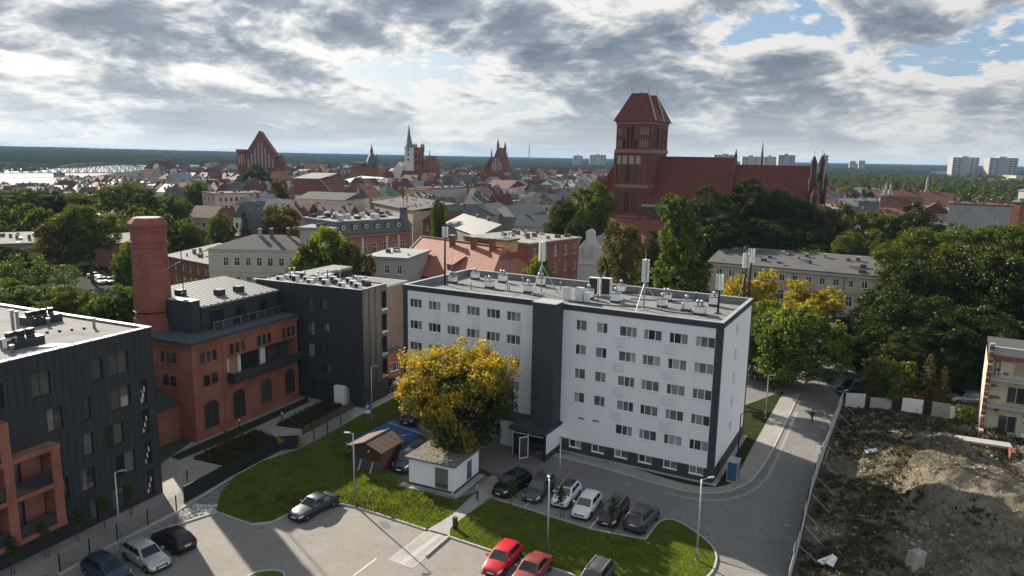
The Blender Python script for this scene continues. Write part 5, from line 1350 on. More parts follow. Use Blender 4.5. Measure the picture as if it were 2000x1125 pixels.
# low cellar opening below
CE = tag(empty('cellar_remains', (*G(1870, 882), -0.4), R(-24)), 'roofless dark cellar pit with brick piers before the ruined house', 'ruin')
MB().box(0, 4.6, 0, 0.4, 0, 1.6).build('rear_wall', M_brickd, CE); MB().box(-0.3, 0.2, -1.6, -0.01, 0, 1.9).build('pier', M_concrete, CE); MB().box(4.6, 5.1, -1.6, 0.4, 0, 1.8).build('pier', M_brickd, CE); MB().box(-0.2, 5.0, -0.1, 1.4, 1.61, 1.85).build('slab', M_concrete, CE)

# ================================================================ utility cabinet, garden lamps, bins
p = G(1431, 938)
CB = tag(empty('glass_cabinet', (*p, 0.08), R(62)), 'bluish glazed cabinet standing at the corner of the white block', 'cabinet')
MB().box(-0.75, 0.75, -0.5, 0.5, 0, 0.15).build('base', M_concrete, CB); MB().box(-0.7, 0.7, -0.45, 0.45, 0.151, 2.0).build('glazing', gloss('blue_glass', (0.05, 0.11, 0.17), 0.08), CB)
for x in (-0.72, 0.72):
    for y in (-0.47, 0.47): MB().box(x - 0.04, x + 0.04, y - 0.04, y + 0.04, 0.151, 2.05).build('post', M_galv, CB)
MB().box(-0.8, 0.8, -0.55, 0.55, 2.051, 2.12).build('roof', M_galv, CB)
for i, (x, y, lab) in enumerate(((402, 892, 'black garden lamp at the left end of the courtyard bed'), (468, 836, 'dark garden lamp before the arched factory door'), (366, 940, 'black garden lamp at the paved courtyard corner'), (551, 822, 'garden lamp by the middle of the courtyard path'), (440, 858, 'garden lamp near the second factory pier'), (625, 776, 'garden lamp at the dark end of the courtyard'))):
    g = tag(empty('garden_lamp', (*G(x, y), 0.02)), lab, 'lamp', 'courtyard garden lamps')
    MB().bar((0, 0, 0), (0, 0, 0.85), 0.12, None, 0, 8).build('shaft', M_black, g); MB().lathe((0, 0, 0.85), [(0.08, 0), (0.11, 0.02), (0.11, 0.16), (0.03, 0.2)], 10).build('lamp_head', M_frame if i % 2 else M_black, g)

# ================================================================ people
def person(loc, rz, label, shirt, trousers, pose):
    r = tag(empty('person', loc, rz), label, 'person')
    J = pose
    edges = [('pelvis', 'belly'), ('belly', 'chest'), ('chest', 'neck'), ('neck', 'chin'), ('chin', 'head'), ('chest', 'shl'), ('shl', 'ell'), ('ell', 'wrl'), ('wrl', 'hal'), ('chest', 'shr'), ('shr', 'elr'), ('elr', 'wrr'), ('wrr', 'har'),
             ('pelvis', 'hil'), ('hil', 'knl'), ('knl', 'anl'), ('anl', 'tol'), ('pelvis', 'hir'), ('hir', 'knr'), ('knr', 'anr'), ('anr', 'tor')]
    rad = dict(pelvis=(0.16, 0.12), belly=(0.15, 0.115), chest=(0.17, 0.125), neck=(0.058, 0.058), chin=(0.085, 0.092), head=(0.09, 0.10), shl=(0.075, 0.07), ell=(0.05, 0.05), wrl=(0.034, 0.03), hal=(0.038, 0.022), hil=(0.10, 0.10), knl=(0.066, 0.066), anl=(0.046, 0.05), tol=(0.045, 0.035))
    names = list(J); idx = {n: i for i, n in enumerate(names)}
    me = bpy.data.meshes.new('body'); me.from_pydata([J[n] for n in names], [(idx[a], idx[b]) for a, b in edges], [])
    o = link('body', me, r)
    sk = o.modifiers.new('skin', 'SKIN'); sk.use_smooth_shade = True
    for i, n in enumerate(names):
        key = n[:-1] + 'l' if n[-1] == 'r' and n[:-1] + 'l' in rad else n
        o.data.skin_vertices[0].data[i].radius = rad[key]
    o.data.skin_vertices[0].data[0].use_root = True
    sb = o.modifiers.new('sub', 'SUBSURF'); sb.levels = 2; sb.render_levels = 2
    m = bpy.data.materials.new('clothes_' + label[:12]); m.use_nodes = True; N = NT(m.node_tree)
    b = N.add('ShaderNodeBsdfPrincipled'); ou = N.add('ShaderNodeOutputMaterial'); N.l.new(b.outputs[0], ou.inputs[0])
    co = N.add('ShaderNodeTexCoord').outputs['Object']; s = N.add('ShaderNodeSeparateXYZ'); N.put(s, 0, co)
    c = N.mix(N.math('GREATER_THAN', s.outputs[2], 0.97), trousers, shirt)
    c = N.mix(N.math('GREATER_THAN', s.outputs[2], 1.46), c, (0.42, 0.25, 0.18))
    c = N.mix(N.math('LESS_THAN', s.outputs[2], 0.09), c, (0.03, 0.028, 0.026))
    N.put(b, 'Base Color', N.mix(N.noise(co, 14, 3), c, N.vmath('SCALE', c, scale=0.75))); b.inputs['Roughness'].default_value = 0.85
    me.materials.append(m)
    hx, hy, hz = J['head']
    ha = MB(); ha.lathe((hx, hy - 0.012, hz - 0.02), [(0.105, 0.0), (0.112, 0.06), (0.09, 0.125), (0.03, 0.15)], 12); ha.build('hair', mat('dark_hair', (0.03, 0.022, 0.016), 0.7), r, True)
    # fingers and face
    for sgn, hn, wn in ((1, 'hal', 'wrl'), (-1, 'har', 'wrr')):
        h_ = Vector(J[hn]); w_ = Vector(J[wn]); d = (h_ - w_).normalized(); side = d.cross(Vector((sgn, 0, 0.2))).normalized()
        hm = MB()
        for k, ln in enumerate((0.06, 0.075, 0.08, 0.07, 0.055)):
            st = h_ + side * (k - 2) * 0.016 if k else w_ + side * -0.035
            mid_ = st + d * ln * 0.55 + (side * -0.02 if k == 0 else Vector((0, 0, -0.004)))
            hm.bar(st, mid_, 0.018, None, 0, 6); hm.bar(mid_, mid_ + d * ln * 0.45 + Vector((0, 0.012, -0.01)), 0.016, None, 0, 6)
        stuff(hm.build('fingers', mat('skin', (0.42, 0.25, 0.18), 0.6), r, True))
    fa = MB(); fa.bar((hx, hy + 0.095, hz - 0.0), (hx, hy + 0.115, hz - 0.05), 0.022, None, 0, 6); fa.build('nose', mat('skin', (0.42, 0.25, 0.18), 0.6), r, True)
    for s_ in (-1, 1):
        MB().lathe((hx + s_ * 0.035, hy + 0.092, hz - 0.002), [(0.003, -0.012), (0.013, 0), (0.003, 0.012)], 8).build('eye', M_black, r)
        MB().box(hx + s_ * 0.095, hx + s_ * 0.112, hy - 0.02, hy + 0.025, hz - 0.045, hz + 0.02).build('ear', mat('skin', (0.42, 0.25, 0.18), 0.6), r)
    MB().box(hx - 0.03, hx + 0.03, hy + 0.088, hy + 0.1, hz - 0.078, hz - 0.068).build('mouth', mat('lips', (0.30, 0.12, 0.10), 0.6), r)
    return r
stand = dict(pelvis=(0, 0, 0.96), belly=(0, 0.01, 1.10), chest=(0, 0.0, 1.34), neck=(0, 0.01, 1.50), chin=(0, 0.035, 1.60), head=(0, 0.04, 1.70), shl=(0.19, 0, 1.41), ell=(0.25, 0.06, 1.13), wrl=(0.12, 0.27, 1.10), hal=(0.05, 0.33, 1.13), shr=(-0.19, 0, 1.41), elr=(-0.25, 0.06, 1.13), wrr=(-0.10, 0.27, 1.14), har=(-0.03, 0.33, 1.17),
             hil=(0.10, 0, 0.90), knl=(0.115, 0.02, 0.49), anl=(0.12, -0.02, 0.09), tol=(0.135, 0.15, 0.04), hir=(-0.10, 0, 0.90), knr=(-0.115, 0.02, 0.49), anr=(-0.12, -0.02, 0.09), tor=(-0.135, 0.15, 0.04))
walkp = dict(stand, ell=(0.25, -0.10, 1.14), wrl=(0.25, -0.10, 0.90), hal=(0.25, -0.06, 0.81), elr=(-0.25, 0.06, 1.14), wrr=(-0.24, 0.20, 0.93), har=(-0.23, 0.24, 0.85), knl=(0.11, 0.20, 0.52), anl=(0.11, 0.22, 0.11), tol=(0.12, 0.40, 0.07), knr=(-0.11, -0.02, 0.49), anr=(-0.11, -0.27, 0.16), tor=(-0.12, -0.17, 0.04))
person((*G(932, 979), 0.11), R(-70), 'person in light blue top and dark trousers standing on the hut path', (0.30, 0.34, 0.44), (0.035, 0.045, 0.075), stand)
person((*G(1585, 826), 0.008), R(200), 'person in dark clothes walking on the paved road', (0.02, 0.02, 0.024), (0.018, 0.018, 0.022), walkp)

# ================================================================ houses of the middle distance
M_tar_ = mat('tar_roof', (0.12, 0.12, 0.125), 0.95, 0.2, 0.5, stain=0.6, spec=0.1)
def roof_mesh(kind, L, D, h, rh, ov=0.35, th=0.18, m=0, hipf=1.0):
    """roof solid over a box L x D: gable (ridge along x), gabley, hip, shed (rises to the back), flat"""
    mb = MB()
    a, b, c, d = -ov, L + ov, -ov, D + ov
    if kind == 'gable':
        base = [(a, c, h), (b, c, h), (b, d, h), (a, d, h)]; top = [(a, D / 2, h + rh), (b, D / 2, h + rh)]
        mb.add(base + top, [(0, 1, 5, 4), (2, 3, 4, 5), (0, 4, 3), (1, 2, 5), (3, 2, 1, 0)], m)
    elif kind == 'gabley':
        base = [(a, c, h), (b, c, h), (b, d, h), (a, d, h)]; top = [(L / 2, c, h + rh), (L / 2, d, h + rh)]
        mb.add(base + top, [(1, 2, 5, 4), (3, 0, 4, 5), (0, 1, 4), (2, 3, 5), (3, 2, 1, 0)], m)
    elif kind == 'hip':
        base = [(a, c, h), (b, c, h), (b, d, h), (a, d, h)]
        if L >= D: e = D / 2 * hipf; top = [(e, D / 2, h + rh), (L - e, D / 2, h + rh)]; fs = [(0, 1, 5, 4), (2, 3, 4, 5), (3, 0, 4), (1, 2, 5), (3, 2, 1, 0)]
        else: e = L / 2 * hipf; top = [(L / 2, e, h + rh), (L / 2, D - e, h + rh)]; fs = [(1, 2, 5, 4), (3, 0, 4, 5), (0, 1, 4), (2, 3, 5), (3, 2, 1, 0)]
        mb.add(base + top, fs, m)
    elif kind == 'shed':
        mb.add([(a, c, h), (b, c, h), (b, d, h + rh), (a, d, h + rh), (a, c, h + th), (b, c, h + th), (b, d, h + rh + th), (a, d, h + rh + th)], [(0, 3, 2, 1), (4, 5, 6, 7), (0, 1, 5, 4), (1, 2, 6, 5), (2, 3, 7, 6), (3, 0, 4, 7)], m)
    else:
        mb.box(a, b, c, d, h + 0.002, h + max(rh, 0.25), m)
    return mb
def gable_walls(mb, kind, L, D, h, rh):
    if kind == 'gable':
        for x in (0.0, L): mb.add([(x, 0, h), (x, D, h), (x, D / 2, h + rh * 0.985)], [(0, 1, 2) if x else (2, 1, 0)])
    if kind == 'gabley':
        for y in (0.0, D): mb.add([(0, y, h), (L, y, h), (L / 2, y, h + rh * 0.985)], [(0, 1, 2) if not y else (2, 1, 0)])
def house(name, label, p0, p1, h, depth, wm, kind='flat', rh=0.3, rm=None, wins=(), chim=(), cat='building', group=None, fm=None, pm=None, ov=0.35, world=False, z0=-0.05, small=False, hipf=1.0, cornice=None):
    """p0, p1: picture points of the front eaves at height h (or world xy)"""
    a = Vector(p0 if world else G(*p0, h)); b = Vector(p1 if world else G(*p1, h)); d = b - a; L = d.length; D = depth
    r = tag(empty(name, (a.x, a.y, 0), math.atan2(d.y, d.x)), label, cat, group)
    ops = {'F': [], 'R': [], 'L': [], 'B': []}; items = []
    for side, n, z, w, hh, mg, sp in wins:
        ln = L if side in 'FB' else D
        for k in range(n):
            s = mg + (ln - 2 * mg - w) * (k / (n - 1) if n > 1 else 0.5)
            ops[side].append((s, s + w, z, z + hh)); items.append((side, s, z, w, hh, sp))
    mb = MB()
    for side in 'FRBL': wall_side(mb, side_T(side, L, D), L if side in 'FB' else D, z0, h, ops[side], 0.18)
    gable_walls(mb, kind, L, D, h, rh)
    mb.build('wall', wm, r)
    rf = roof_mesh(kind, L, D, h, rh, ov, hipf=hipf).build('roof', rm or M_roofgrey, r)
    if small:
        g = MB()
        for side, s, z, w, hh, sp in items:
            T = side_T(side, L, D); g.poly([T(s, 0.1, z), T(s + w, 0.1, z), T(s + w, 0.1, z + hh), T(s, 0.1, z + hh)])
            for q in (0.0, 1.0):
                pass
        if items: stuff(g.build('panes', pm or M_pane2, r))
    else:
        for side, s, z, w, hh, sp in items: window(r, side_T(side, L, D), side, s, z, w, hh, sp, (0.62,) if hh > 1.5 else (), fm or M_frame, pm or M_pane2, 0.08, 0.07, 0.06, True)
    if cornice:
        for z, hh, pr in cornice:
            MB().box(-pr, L + pr, -pr, -0.002, z, z + hh).build('cornice', wm, r); MB().box(L + 0.002, L + pr, 0, D, z, z + hh).build('cornice', wm, r)
    if kind in ('flat', 'shed') and L * D > 60:
        rq = random.Random(int(L * 100 + D * 7)); g = MB()
        for _ in range(min(26, int(L * D / 16))):
            s_, t_ = rq.uniform(0.6, L - 0.8), rq.uniform(0.6, D - 0.8); zz = h + (rh * t_ / D + 0.1 if kind == 'shed' else max(rh, 0.25) - 0.05); q = rq.uniform(0.12, 0.6)
            g.box(s_ - q, s_ + q, t_ - q * 0.7, t_ + q * 0.7, zz, zz + rq.uniform(0.15, 1.0), rq.choice((0, 1, 2, 2)))
        stuff(g.build('roof_fittings', [M_galv, M_brickd, M_tar_], r))
    for (s, t, zz, hh) in chim:
        c = MB().box(-0.35, 0.35, -0.3, 0.3, 0, hh).build('chimney', random.choice((M_brickd, M_concrete, M_brickd)), r, False, (s * L, t * D, zz))
        MB().box(-0.42, 0.42, -0.37, 0.37, hh, hh + 0.12).build('chimney_cap', M_concrete, c)
    return r
def render_m(n, c, st=0.5): return mat('render_' + n, c, 0.9, 0.08, 0.6, stain=st, streak=0.35)
W_beige = render_m('beige', (0.43, 0.385, 0.31)); W_cream = render_m('cream', (0.50, 0.46, 0.38)); W_white = render_m('offwhite', (0.60, 0.585, 0.56)); W_grey = render_m('grey', (0.35, 0.345, 0.335))
W_pink = render_m('pink', (0.50, 0.385, 0.33)); W_rose = render_m('rose', (0.36, 0.16, 0.15)); W_yell = render_m('ochre', (0.50, 0.36, 0.17)); W_dgrey = render_m('darkgrey', (0.20, 0.195, 0.19)); W_sand = render_m('sand', (0.38, 0.32, 0.245)); W_lilac = render_m('lilac', (0.40, 0.36, 0.38))
M_slate = mat('slate', (0.095, 0.105, 0.11), 0.6, 0.2, 0.6, stain=0.5); M_tin = mat('tin_roof', (0.26, 0.275, 0.285), 0.7, 0.18, 0.4, metal=0.1, stain=0.6); M_verd = mat('copper_green', (0.10, 0.18, 0.15), 0.7, 0.2, 0.6); M_tar = mat('tar_roof', (0.12, 0.12, 0.125), 0.95, 0.2, 0.5, stain=0.6, spec=0.1)
S1, S2 = (0.5,), (0.34, 0.66)

# beige villa with hipped grey roof
house('beige_villa', 'long beige house with hipped grey roof and white chimneys behind the brick factory', (406, 486), (604, 489), 10.6, 15, W_cream, 'hip', 2.5, M_tar,
      [('F', 7, 6.9, 1.15, 1.9, 3.2, S1), ('F', 7, 2.6, 1.15, 1.9, 3.2, S1), ('F', 8, 9.6, 0.7, 0.42, 2.6, ())], [(0.42, 0.45, 12.2, 2.2), (0.55, 0.40, 12.2, 2.4), (0.7, 0.5, 12.6, 2.0), (0.82, 0.48, 12.4, 2.2)], cornice=((10.2, 0.38, 0.18), (5.6, 0.2, 0.1)))
house('brick_house', 'low dark brick house with pale sloping roof beside the beige villa', (322, 500), (409, 517), 6.6, 14, M_brickd, 'shed', 1.8, M_rooflight, [('F', 6, 4.0, 0.75, 1.5, 1.2, S1), ('F', 6, 1.2, 0.75, 1.5, 1.2, S1)], [(0.3, 0.3, 7.0, 1.4), (0.85, 0.25, 7.0, 1.4), (0.7, 0.8, 7.8, 1.8)])
# mansard hotel
hp0, hp1 = Vector(G(655, 461, 14.2)), Vector(G(800, 451, 14.2))
MH = house('mansard_hotel', 'ornate brick and cream hotel with dark mansard roof and oval dormers', (655, 461), (800, 451), 14.2, 16, bricks('hotel_brick', (0.23, 0.115, 0.075), (0.28, 0.145, 0.098), (0.26, 0.20, 0.16)), 'flat', 0.3, M_slate,
           [('F', 7, 9.6, 1.2, 2.6, 1.4, S1), ('F', 7, 5.2, 1.2, 2.6, 1.4, S1), ('R', 3, 9.6, 1.2, 2.6, 1.4, S1)], cornice=((13.6, 0.55, 0.35), (8.6, 0.3, 0.15)))
L = (hp1 - hp0).length
ms = MB(); ms.add([(-0.2, -0.2, 14.5), (L + 0.2, -0.2, 14.5), (L + 0.2, 16.2, 14.5), (-0.2, 16.2, 14.5), (0.5, 0.9, 17.0), (L - 0.5, 0.9, 17.0), (L - 0.5, 15.4, 17.0), (0.5, 15.4, 17.0)], [(0, 1, 5, 4), (1, 2, 6, 5), (2, 3, 7, 6), (3, 0, 4, 7), (4, 5, 6, 7)])
ms.build('mansard', M_slate, MH)
MB().box(0.4, L - 0.4, 0.8, 15.5, 17.002, 17.2).build('roof_deck', M_rooflight, MH)
for k in range(6):
    s = 2.0 + k * (L - 5) / 5
    o = MB().box(-0.55, 0.55, -0.1, 0.9, 0, 1.5).build('dormer', M_slate, MH, False, (s, 0.1, 15.0))
    g = MB(); g.lathe((0, 0, 0), [(0.5, -0.02), (0.5, 0.04), (0.33, 0.06)], 14); g1 = g.build('dormer_surround', W_white, o, False, (0, -0.12, 0.8)); g1.rotation_euler = (R(90), 0, 0)
    g = MB(); g.lathe((0, 0, 0), [(0.32, 0.0), (0.3, 0.02)], 14); g1 = g.build('pane', M_pane2, o, False, (0, -0.18, 0.8)); g1.rotation_euler = (R(90), 0, 0)
tu = MB(); tu.lathe((L - 1.2, 0.6, 14.4), [(1.5, 0), (1.4, 1.0), (0.95, 3.2), (0.8, 5.0), (0.95, 5.1), (0.9, 5.3)], 8); tu.build('corner_turret', M_slate, MH)
MB().bar((L - 1.2, 0.6, 19.6), (L - 1.2, 0.6, 27.5), 0.14, None, 0, 6, 0.06).build('flag_pole', M_black, MH)
for s in (0.9, L * 0.33, L * 0.66, L - 3.4): MB().box(s, s + 0.55, -0.12, -0.003, 0, 13.55).build('pilaster', W_cream, MH)
r5 = random.Random(3)
for k in range(34):
    s = r5.uniform(1.5, L - 2); t = r5.uniform(2, 14.5)
    MB().box(-0.6, 0.6, -0.4, 0.4, 0, r5.uniform(0.35, 1.3)).build('roof_unit', r5.choice((M_ac, M_tar, M_galv, M_clad)), MH, False, (s, t, 17.2), r5.uniform(-0.2, 0.2))
house('hotel_wing', 'pale flat roofed wing with roof clutter left of the mansard hotel', (586, 447), (654, 449), 15.6, 17, W_grey, 'flat', 0.4, M_rooflight, [('F', 4, 12.0, 1.0, 1.7, 1.2, S1)], [(0.3, 0.4, 16, 1.2), (0.6, 0.5, 16, 1.0), (0.8, 0.7, 16, 1.3)])
house('grey_tenement', 'narrow grey rendered tenement between the dark annex and white block', (716, 503), (795, 507), 13.0, 12, W_grey, 'flat', 0.35, M_tin, [('F', 3, 10.2, 0.95, 1.6, 1.0, S1), ('F', 3, 7.2, 0.95, 1.6, 1.0, S1), ('F', 3, 4.2, 0.95, 1.6, 1.0, S1)])
# red tiled house: gable end in shade, long lit slope with dormers
ra, rb = Vector(G(827, 463, 15.0)), Vector(G(985, 485, 15.0)); rd = (rb - ra); ran = math.atan2(rd.y, rd.x); RL = rd.length + 1.0; RD = 15.0
nrm = Vector((-math.sin(ran), math.cos(ran)))
o0 = ra - nrm * RD / 2
RT = tag(empty('red_tiled_house', (o0.x, o0.y, 0), ran), 'brick house with large lit red tiled roof behind the white block', 'building')
mb = MB()
for sd_ in 'FRBL': wall_side(mb, side_T(sd_, RL, RD), RL if sd_ in 'FB' else RD, 0, 9.2)
gable_walls(mb, 'gable', RL, RD, 9.2, 5.8); mb.build('wall', M_brickd, RT)
rf = MB(); rf.add([(-0.4, -0.5, 8.95), (RL + 3, -0.5, 8.95), (RL + 3, RD + 0.5, 8.95), (-0.4, RD + 0.5, 8.95), (-0.4, RD / 2, 15.1), (RL - 1.5, RD / 2, 15.1)], [(0, 1, 5, 4), (2, 3, 4, 5), (1, 2, 5), (3, 0, 4), (3, 2, 1, 0)]); rf.build('roof', M_tile, RT)
MB().bar((-0.5, RD / 2, 15.15), (RL - 1.4, RD / 2, 15.15), 0.4, 0.25).build('ridge', M_tile, RT)
for sgn in (0, 1): MB().bar((-0.45, RD / 2, 15.15), (-0.45, -0.55 if sgn == 0 else RD + 0.55, 8.98), 0.3, 0.25).build('verge', M_concrete, RT)
def slope_z(t): return 8.95 + (t + 0.5) * (15.1 - 8.95) / (RD / 2 + 0.5)
for s, t in ((0.13, 0.8), (0.25, 0.8), (0.62, 1.6)):
    z = slope_z(t); x = s * RL
    o = MB().box(-0.9, 0.9, 0, 2.3, z - 0.2, z + 1.15).build('dormer', M_brickd, RT, False, (x, t, 0))
    MB().add([(-1.2, -0.5, z + 1.0), (1.2, -0.5, z + 1.0), (1.2, 3.0, z + 2.4), (-1.2, 3.0, z + 2.4), (-1.2, -0.5, z + 1.17), (1.2, -0.5, z + 1.17), (1.2, 3.0, z + 2.57), (-1.2, 3.0, z + 2.57)], [(0, 3, 2, 1), (4, 5, 6, 7), (0, 1, 5, 4), (1, 2, 6, 5), (2, 3, 7, 6), (3, 0, 4, 7)]).build('dormer_roof', M_tile, o)
    MB().box(-0.6, 0.6, -0.04, -0.005, z + 0.1, z + 0.95).build('pane', M_pane, o)
for s, t in ((0.42, 6.4), (0.66, 6.6), (0.86, 6.8)):
    c = MB().box(-0.45, 0.45, -0.4, 0.4, 0, 2.6).build('chimney', M_brickd, RT, False, (s * RL, t, slope_z(t) - 0.6)); MB().box(-0.55, 0.55, -0.5, 0.5, 2.6, 2.75).build('chimney_cap', M_concrete, c)
# brick tenement with pale flat roof
house('brick_tenement', 'red brick tenement with white topped flat roof behind the tiled house', (908, 463), (1034, 478), 13.4, 18, M_brick, 'flat', 0.35, M_rooflight, [('R', 5, 10.2, 1.0, 1.9, 1.2, S1), ('R', 5, 6.6, 1.0, 1.9, 1.2, S1), ('R', 5, 3.0, 1.0, 1.9, 1.2, S1), ('R', 5, 12.4, 0.6, 0.6, 1.4, ())], [(0.35, 0.6, 13.7, 1.0), (0.55, 0.5, 13.7, 1.4), (0.7, 0.35, 13.7, 1.2), (0.2, 0.7, 13.7, 0.9)], cornice=((12.9, 0.4, 0.25),))
house('yellow_stair_head', 'ochre stair head box on the brick tenement roof', (968, 470), (990, 472), 15.2, 4, W_yell, 'flat', 0.3, M_tar, cat='building', z0=12.9)
# white gabled chapel house
ga = Vector(G(1109, 497, 9.6)); gb = Vector(G(1184, 502, 9.6)); gd = gb - ga; GA = math.atan2(gd.y, gd.x); GL = gd.length
CHh = tag(empty('gabled_chapel', (ga.x, ga.y, 0), GA), 'white building with tall curved gable and bell top before the church', 'building')
gw = MB(); prof = [(0, 0), (GL, 0), (GL, 9.6), (GL * 0.97, 10.0), (GL * 0.80, 12.2), (GL * 0.70, 13.4), (GL * 0.70, 15.0), (GL * 0.66, 15.5), (GL * 0.58, 15.8), (GL * 0.50, 15.5), (GL * 0.46, 15.0), (GL * 0.46, 13.4), (GL * 0.30, 11.8), (GL * 0.05, 9.8), (0, 9.6)]
n = len(prof); gw.v = [(x, 0, z) for x, z in prof] + [(x, 0.5, z) for x, z in prof]; gw.f = [tuple(range(n)), tuple(range(2 * n - 1, n - 1, -1))] + [((k + 1) % n, k, n + k, n + (k + 1) % n) for k in range(n)]; gw.m = [0] * len(gw.f)
gw.build('gable', W_white, CHh)
MB().box(-0.6, GL + 0.8, -0.5, -0.003, 7.6, 7.9).build('cornice', W_white, CHh); MB().box(-0.5, GL + 0.6, -0.3, -0.004, 0, 7.599).build('lower_wall', W_white, CHh)
for s, z, w, h in ((0.40, 9.0, 0.8, 2.2), (0.62, 9.0, 1.2, 3.0), (0.2, 8.4, 0.6, 1.2)):
    MB().box(GL * s - w / 2, GL * s + w / 2, -0.05, -0.001, z, z + h).build('blind_niche', W_cream, CHh)
mb = MB()
for sd_ in 'RL': wall_side(mb, side_T(sd_, GL, 18), 18, 0, 9.5)
mb.build('wall', W_white, CHh)
MB().add([(-0.4, 0.51, 9.5), (GL * 0.58, 0.51, 13.6), (GL + 0.4, 0.51, 9.5), (-0.4, 18, 9.5), (GL * 0.58, 18, 13.6), (GL + 0.4, 18, 9.5)], [(0, 1, 4, 3), (1, 2, 5, 4), (3, 4, 5), (2, 1, 0), (0, 3, 5, 2)]).build('roof', M_tin, CHh)
# long beige school
SC = house('long_school', 'long low beige building with grey roof and white framed windows among the trees', (1385, 512), (1745, 543), 9.0, 13, W_beige, 'shed', 2.3, M_tar, [('F', 13, 6.3, 1.15, 1.45, 1.8, S1), ('F', 13, 2.2, 1.3, 2.2, 1.7, S1)], [(0.1, 0.7, 10.6, 0.9), (0.38, 0.75, 10.7, 0.8), (0.52, 0.7, 10.6, 0.8), (0.62, 0.75, 10.7, 0.9), (0.8, 0.7, 10.6, 0.9), (0.22, 0.8, 10.8, 0.7)], cornice=((8.4, 0.5, 0.4), (5.0, 0.25, 0.15)))
for k in range(4): MB().bar((8 + k * 10, -0.12, 0), (8 + k * 10, -0.12, 8.9), 0.14, None, 0, 6).build('downpipe', M_tar, SC)
for k in range(14): MB().box(2.2 + k * 2.95, 2.4 + k * 2.95, -0.05, -0.004, 5.3, 8.3).build('lesene', W_cream, SC)

# ================================================================ the brick parish church
CS = 1.17                                        # the church stands at 222 m, its base a little below the street
c0 = Vector(AT(1205, 239, 190 * CS)[:2])
CA = R(-27)
CHU = tag(empty('brick_church', (c0.x, c0.y, CH * (1 - CS)), CA), 'huge brick gothic church with square tower and long red tiled roofs', 'church'); CHU.scale = (CS, CS, CS)
TW, TD = 9.6, 13.6
M_niche = mat('plaster_niche', (0.33, 0.32, 0.30), 0.9, 0.12); M_dark = mat('dark_opening', (0.012, 0.011, 0.011), 0.9); M_leaded = gloss('leaded_glass', (0.06, 0.075, 0.08), 0.25)
tb = MB(); tb.box(0, TW, 0, TD, 0, 41.0); tb.build('tower', M_brickch, CHU)
def lancet(name, s, z, w, h, side='F', m=None, y=-0.06):
    pts = [(0, 0), (w, 0), (w, h - w * 0.8), (w * 0.8, h - w * 0.3), (w / 2, h), (w * 0.2, h - w * 0.3), (0, h - w * 0.8)]
    T = side_T(side, TW, TD)
    o = link(name, MB().poly([(x, 0, zz) for x, zz in pts]).mesh(name, m or M_dark), CHU, T(s, y, z), SIDE_RZ[side])
    ring = MB()
    for i in range(len(pts)): a, b = pts[i], pts[(i + 1) % len(pts)]; ring.bar((a[0], -0.03, a[1]), (b[0], -0.03, b[1]), 0.16, 0.14)
    ring.build('surround', M_brickch, o)
    return o
for s in (2.85, 3.9): lancet('belfry_opening', s, 34.2, 0.62, 5.6)
for s in (1.9, 4.9): lancet('belfry_opening', s, 34.2, 0.62, 2.2)
for s in (3.0, 4.4, 7.8): lancet('belfry_opening', s, 34.2, 0.7, 5.4, 'R')
for s, z, w, h in ((0.5, 37.2, 1.1, 2.2), (0.5, 34.4, 1.1, 2.0), (6.2, 37.4, 2.0, 2.3), (6.2, 34.4, 2.0, 2.2)):
    for k in range(int(w / 0.5)): lancet('blind_niche', s + k * 0.62, z, 0.45, h, 'F', M_niche)
for s, z in ((0.7, 37.3), (0.7, 34.5), (10.6, 37.2), (10.6, 34.5)):
    for k in range(2): lancet('blind_niche', s + k * 0.75, z, 0.5, 2.0, 'R', M_niche)
for s in (0.35, 1.95, 3.75, 5.5): MB().box(s, s + 1.15, -0.05, -0.002, 30.2, 32.3).build('plaster_panel', M_niche, CHU)
for s, m in ((0.9, M_leaded), (2.9, M_dark), (4.7, M_leaded)):
    for k in range(2): lancet('tower_window', s + 0.62 * k, 25.6, 0.5, 4.2, 'F', m); lancet('tower_window', s + 0.62 * k, 17.8, 0.5, 5.4, 'F', m)
for z, hh, p in ((33.0, 0.9, 0.25), (24.2, 0.9, 0.3), (16.6, 0.5, 0.25), (40.2, 0.6, 0.2)):
    b = MB(); b.box(-p, TW + p, -p, TD + p, z, z + hh); b.build('string_band', mat('pale_brick_band', (0.30, 0.15, 0.115), 0.9, 0.15), CHU)
for s in (-0.3, 6.8, TW - 0.45): MB().box(s, s + 0.75, -0.35, -0.001, 0, 33.0 if s != 6.8 else 24).build('buttress', M_brickch, CHU)
for k in range(2):
    y0 = k * TD / 2 - (0.6 if k == 0 else 0.0); y1 = y0 + TD / 2 + 0.6; ym = (y0 + y1) / 2
    rf = MB(); rf.add([(-0.8, y0, 40.9), (TW + 0.8, y0, 40.9), (TW + 0.8, y1, 40.9), (-0.8, y1, 40.9), (2.6, ym, 48.0), (TW - 2.6, ym, 48.0)], [(0, 1, 5, 4), (2, 3, 4, 5), (1, 2, 5), (3, 0, 4), (3, 2, 1, 0)]); rf.build('tower_roof', M_tilech, CHU)
    MB().bar((TW - 2.6, ym, 48.05), (TW + 0.8, y0, 40.95), 0.28, 0.2).build('hip_flashing', M_niche, CHU)
    for x in (2.6, TW - 2.6): MB().bar((x, ym, 48), (x, ym, 49.6), 0.09, None, 0, 5).build('finial', M_black, CHU)
NX0, NX1, NX2 = TW, TW + 19.0, TW + 38.0
def long_roof(x0, x1, ze, zr, y0=-0.6, ym=6.8):
    m = MB(); yb = 2 * ym - y0
    m.add([(x0, y0, ze), (x1, y0, ze), (x1, yb, ze), (x0, yb, ze), (x0, ym, zr), (x1, ym, zr)], [(0, 1, 5, 4), (2, 3, 4, 5), (3, 0, 4), (1, 2, 5), (3, 2, 1, 0)])
    return m
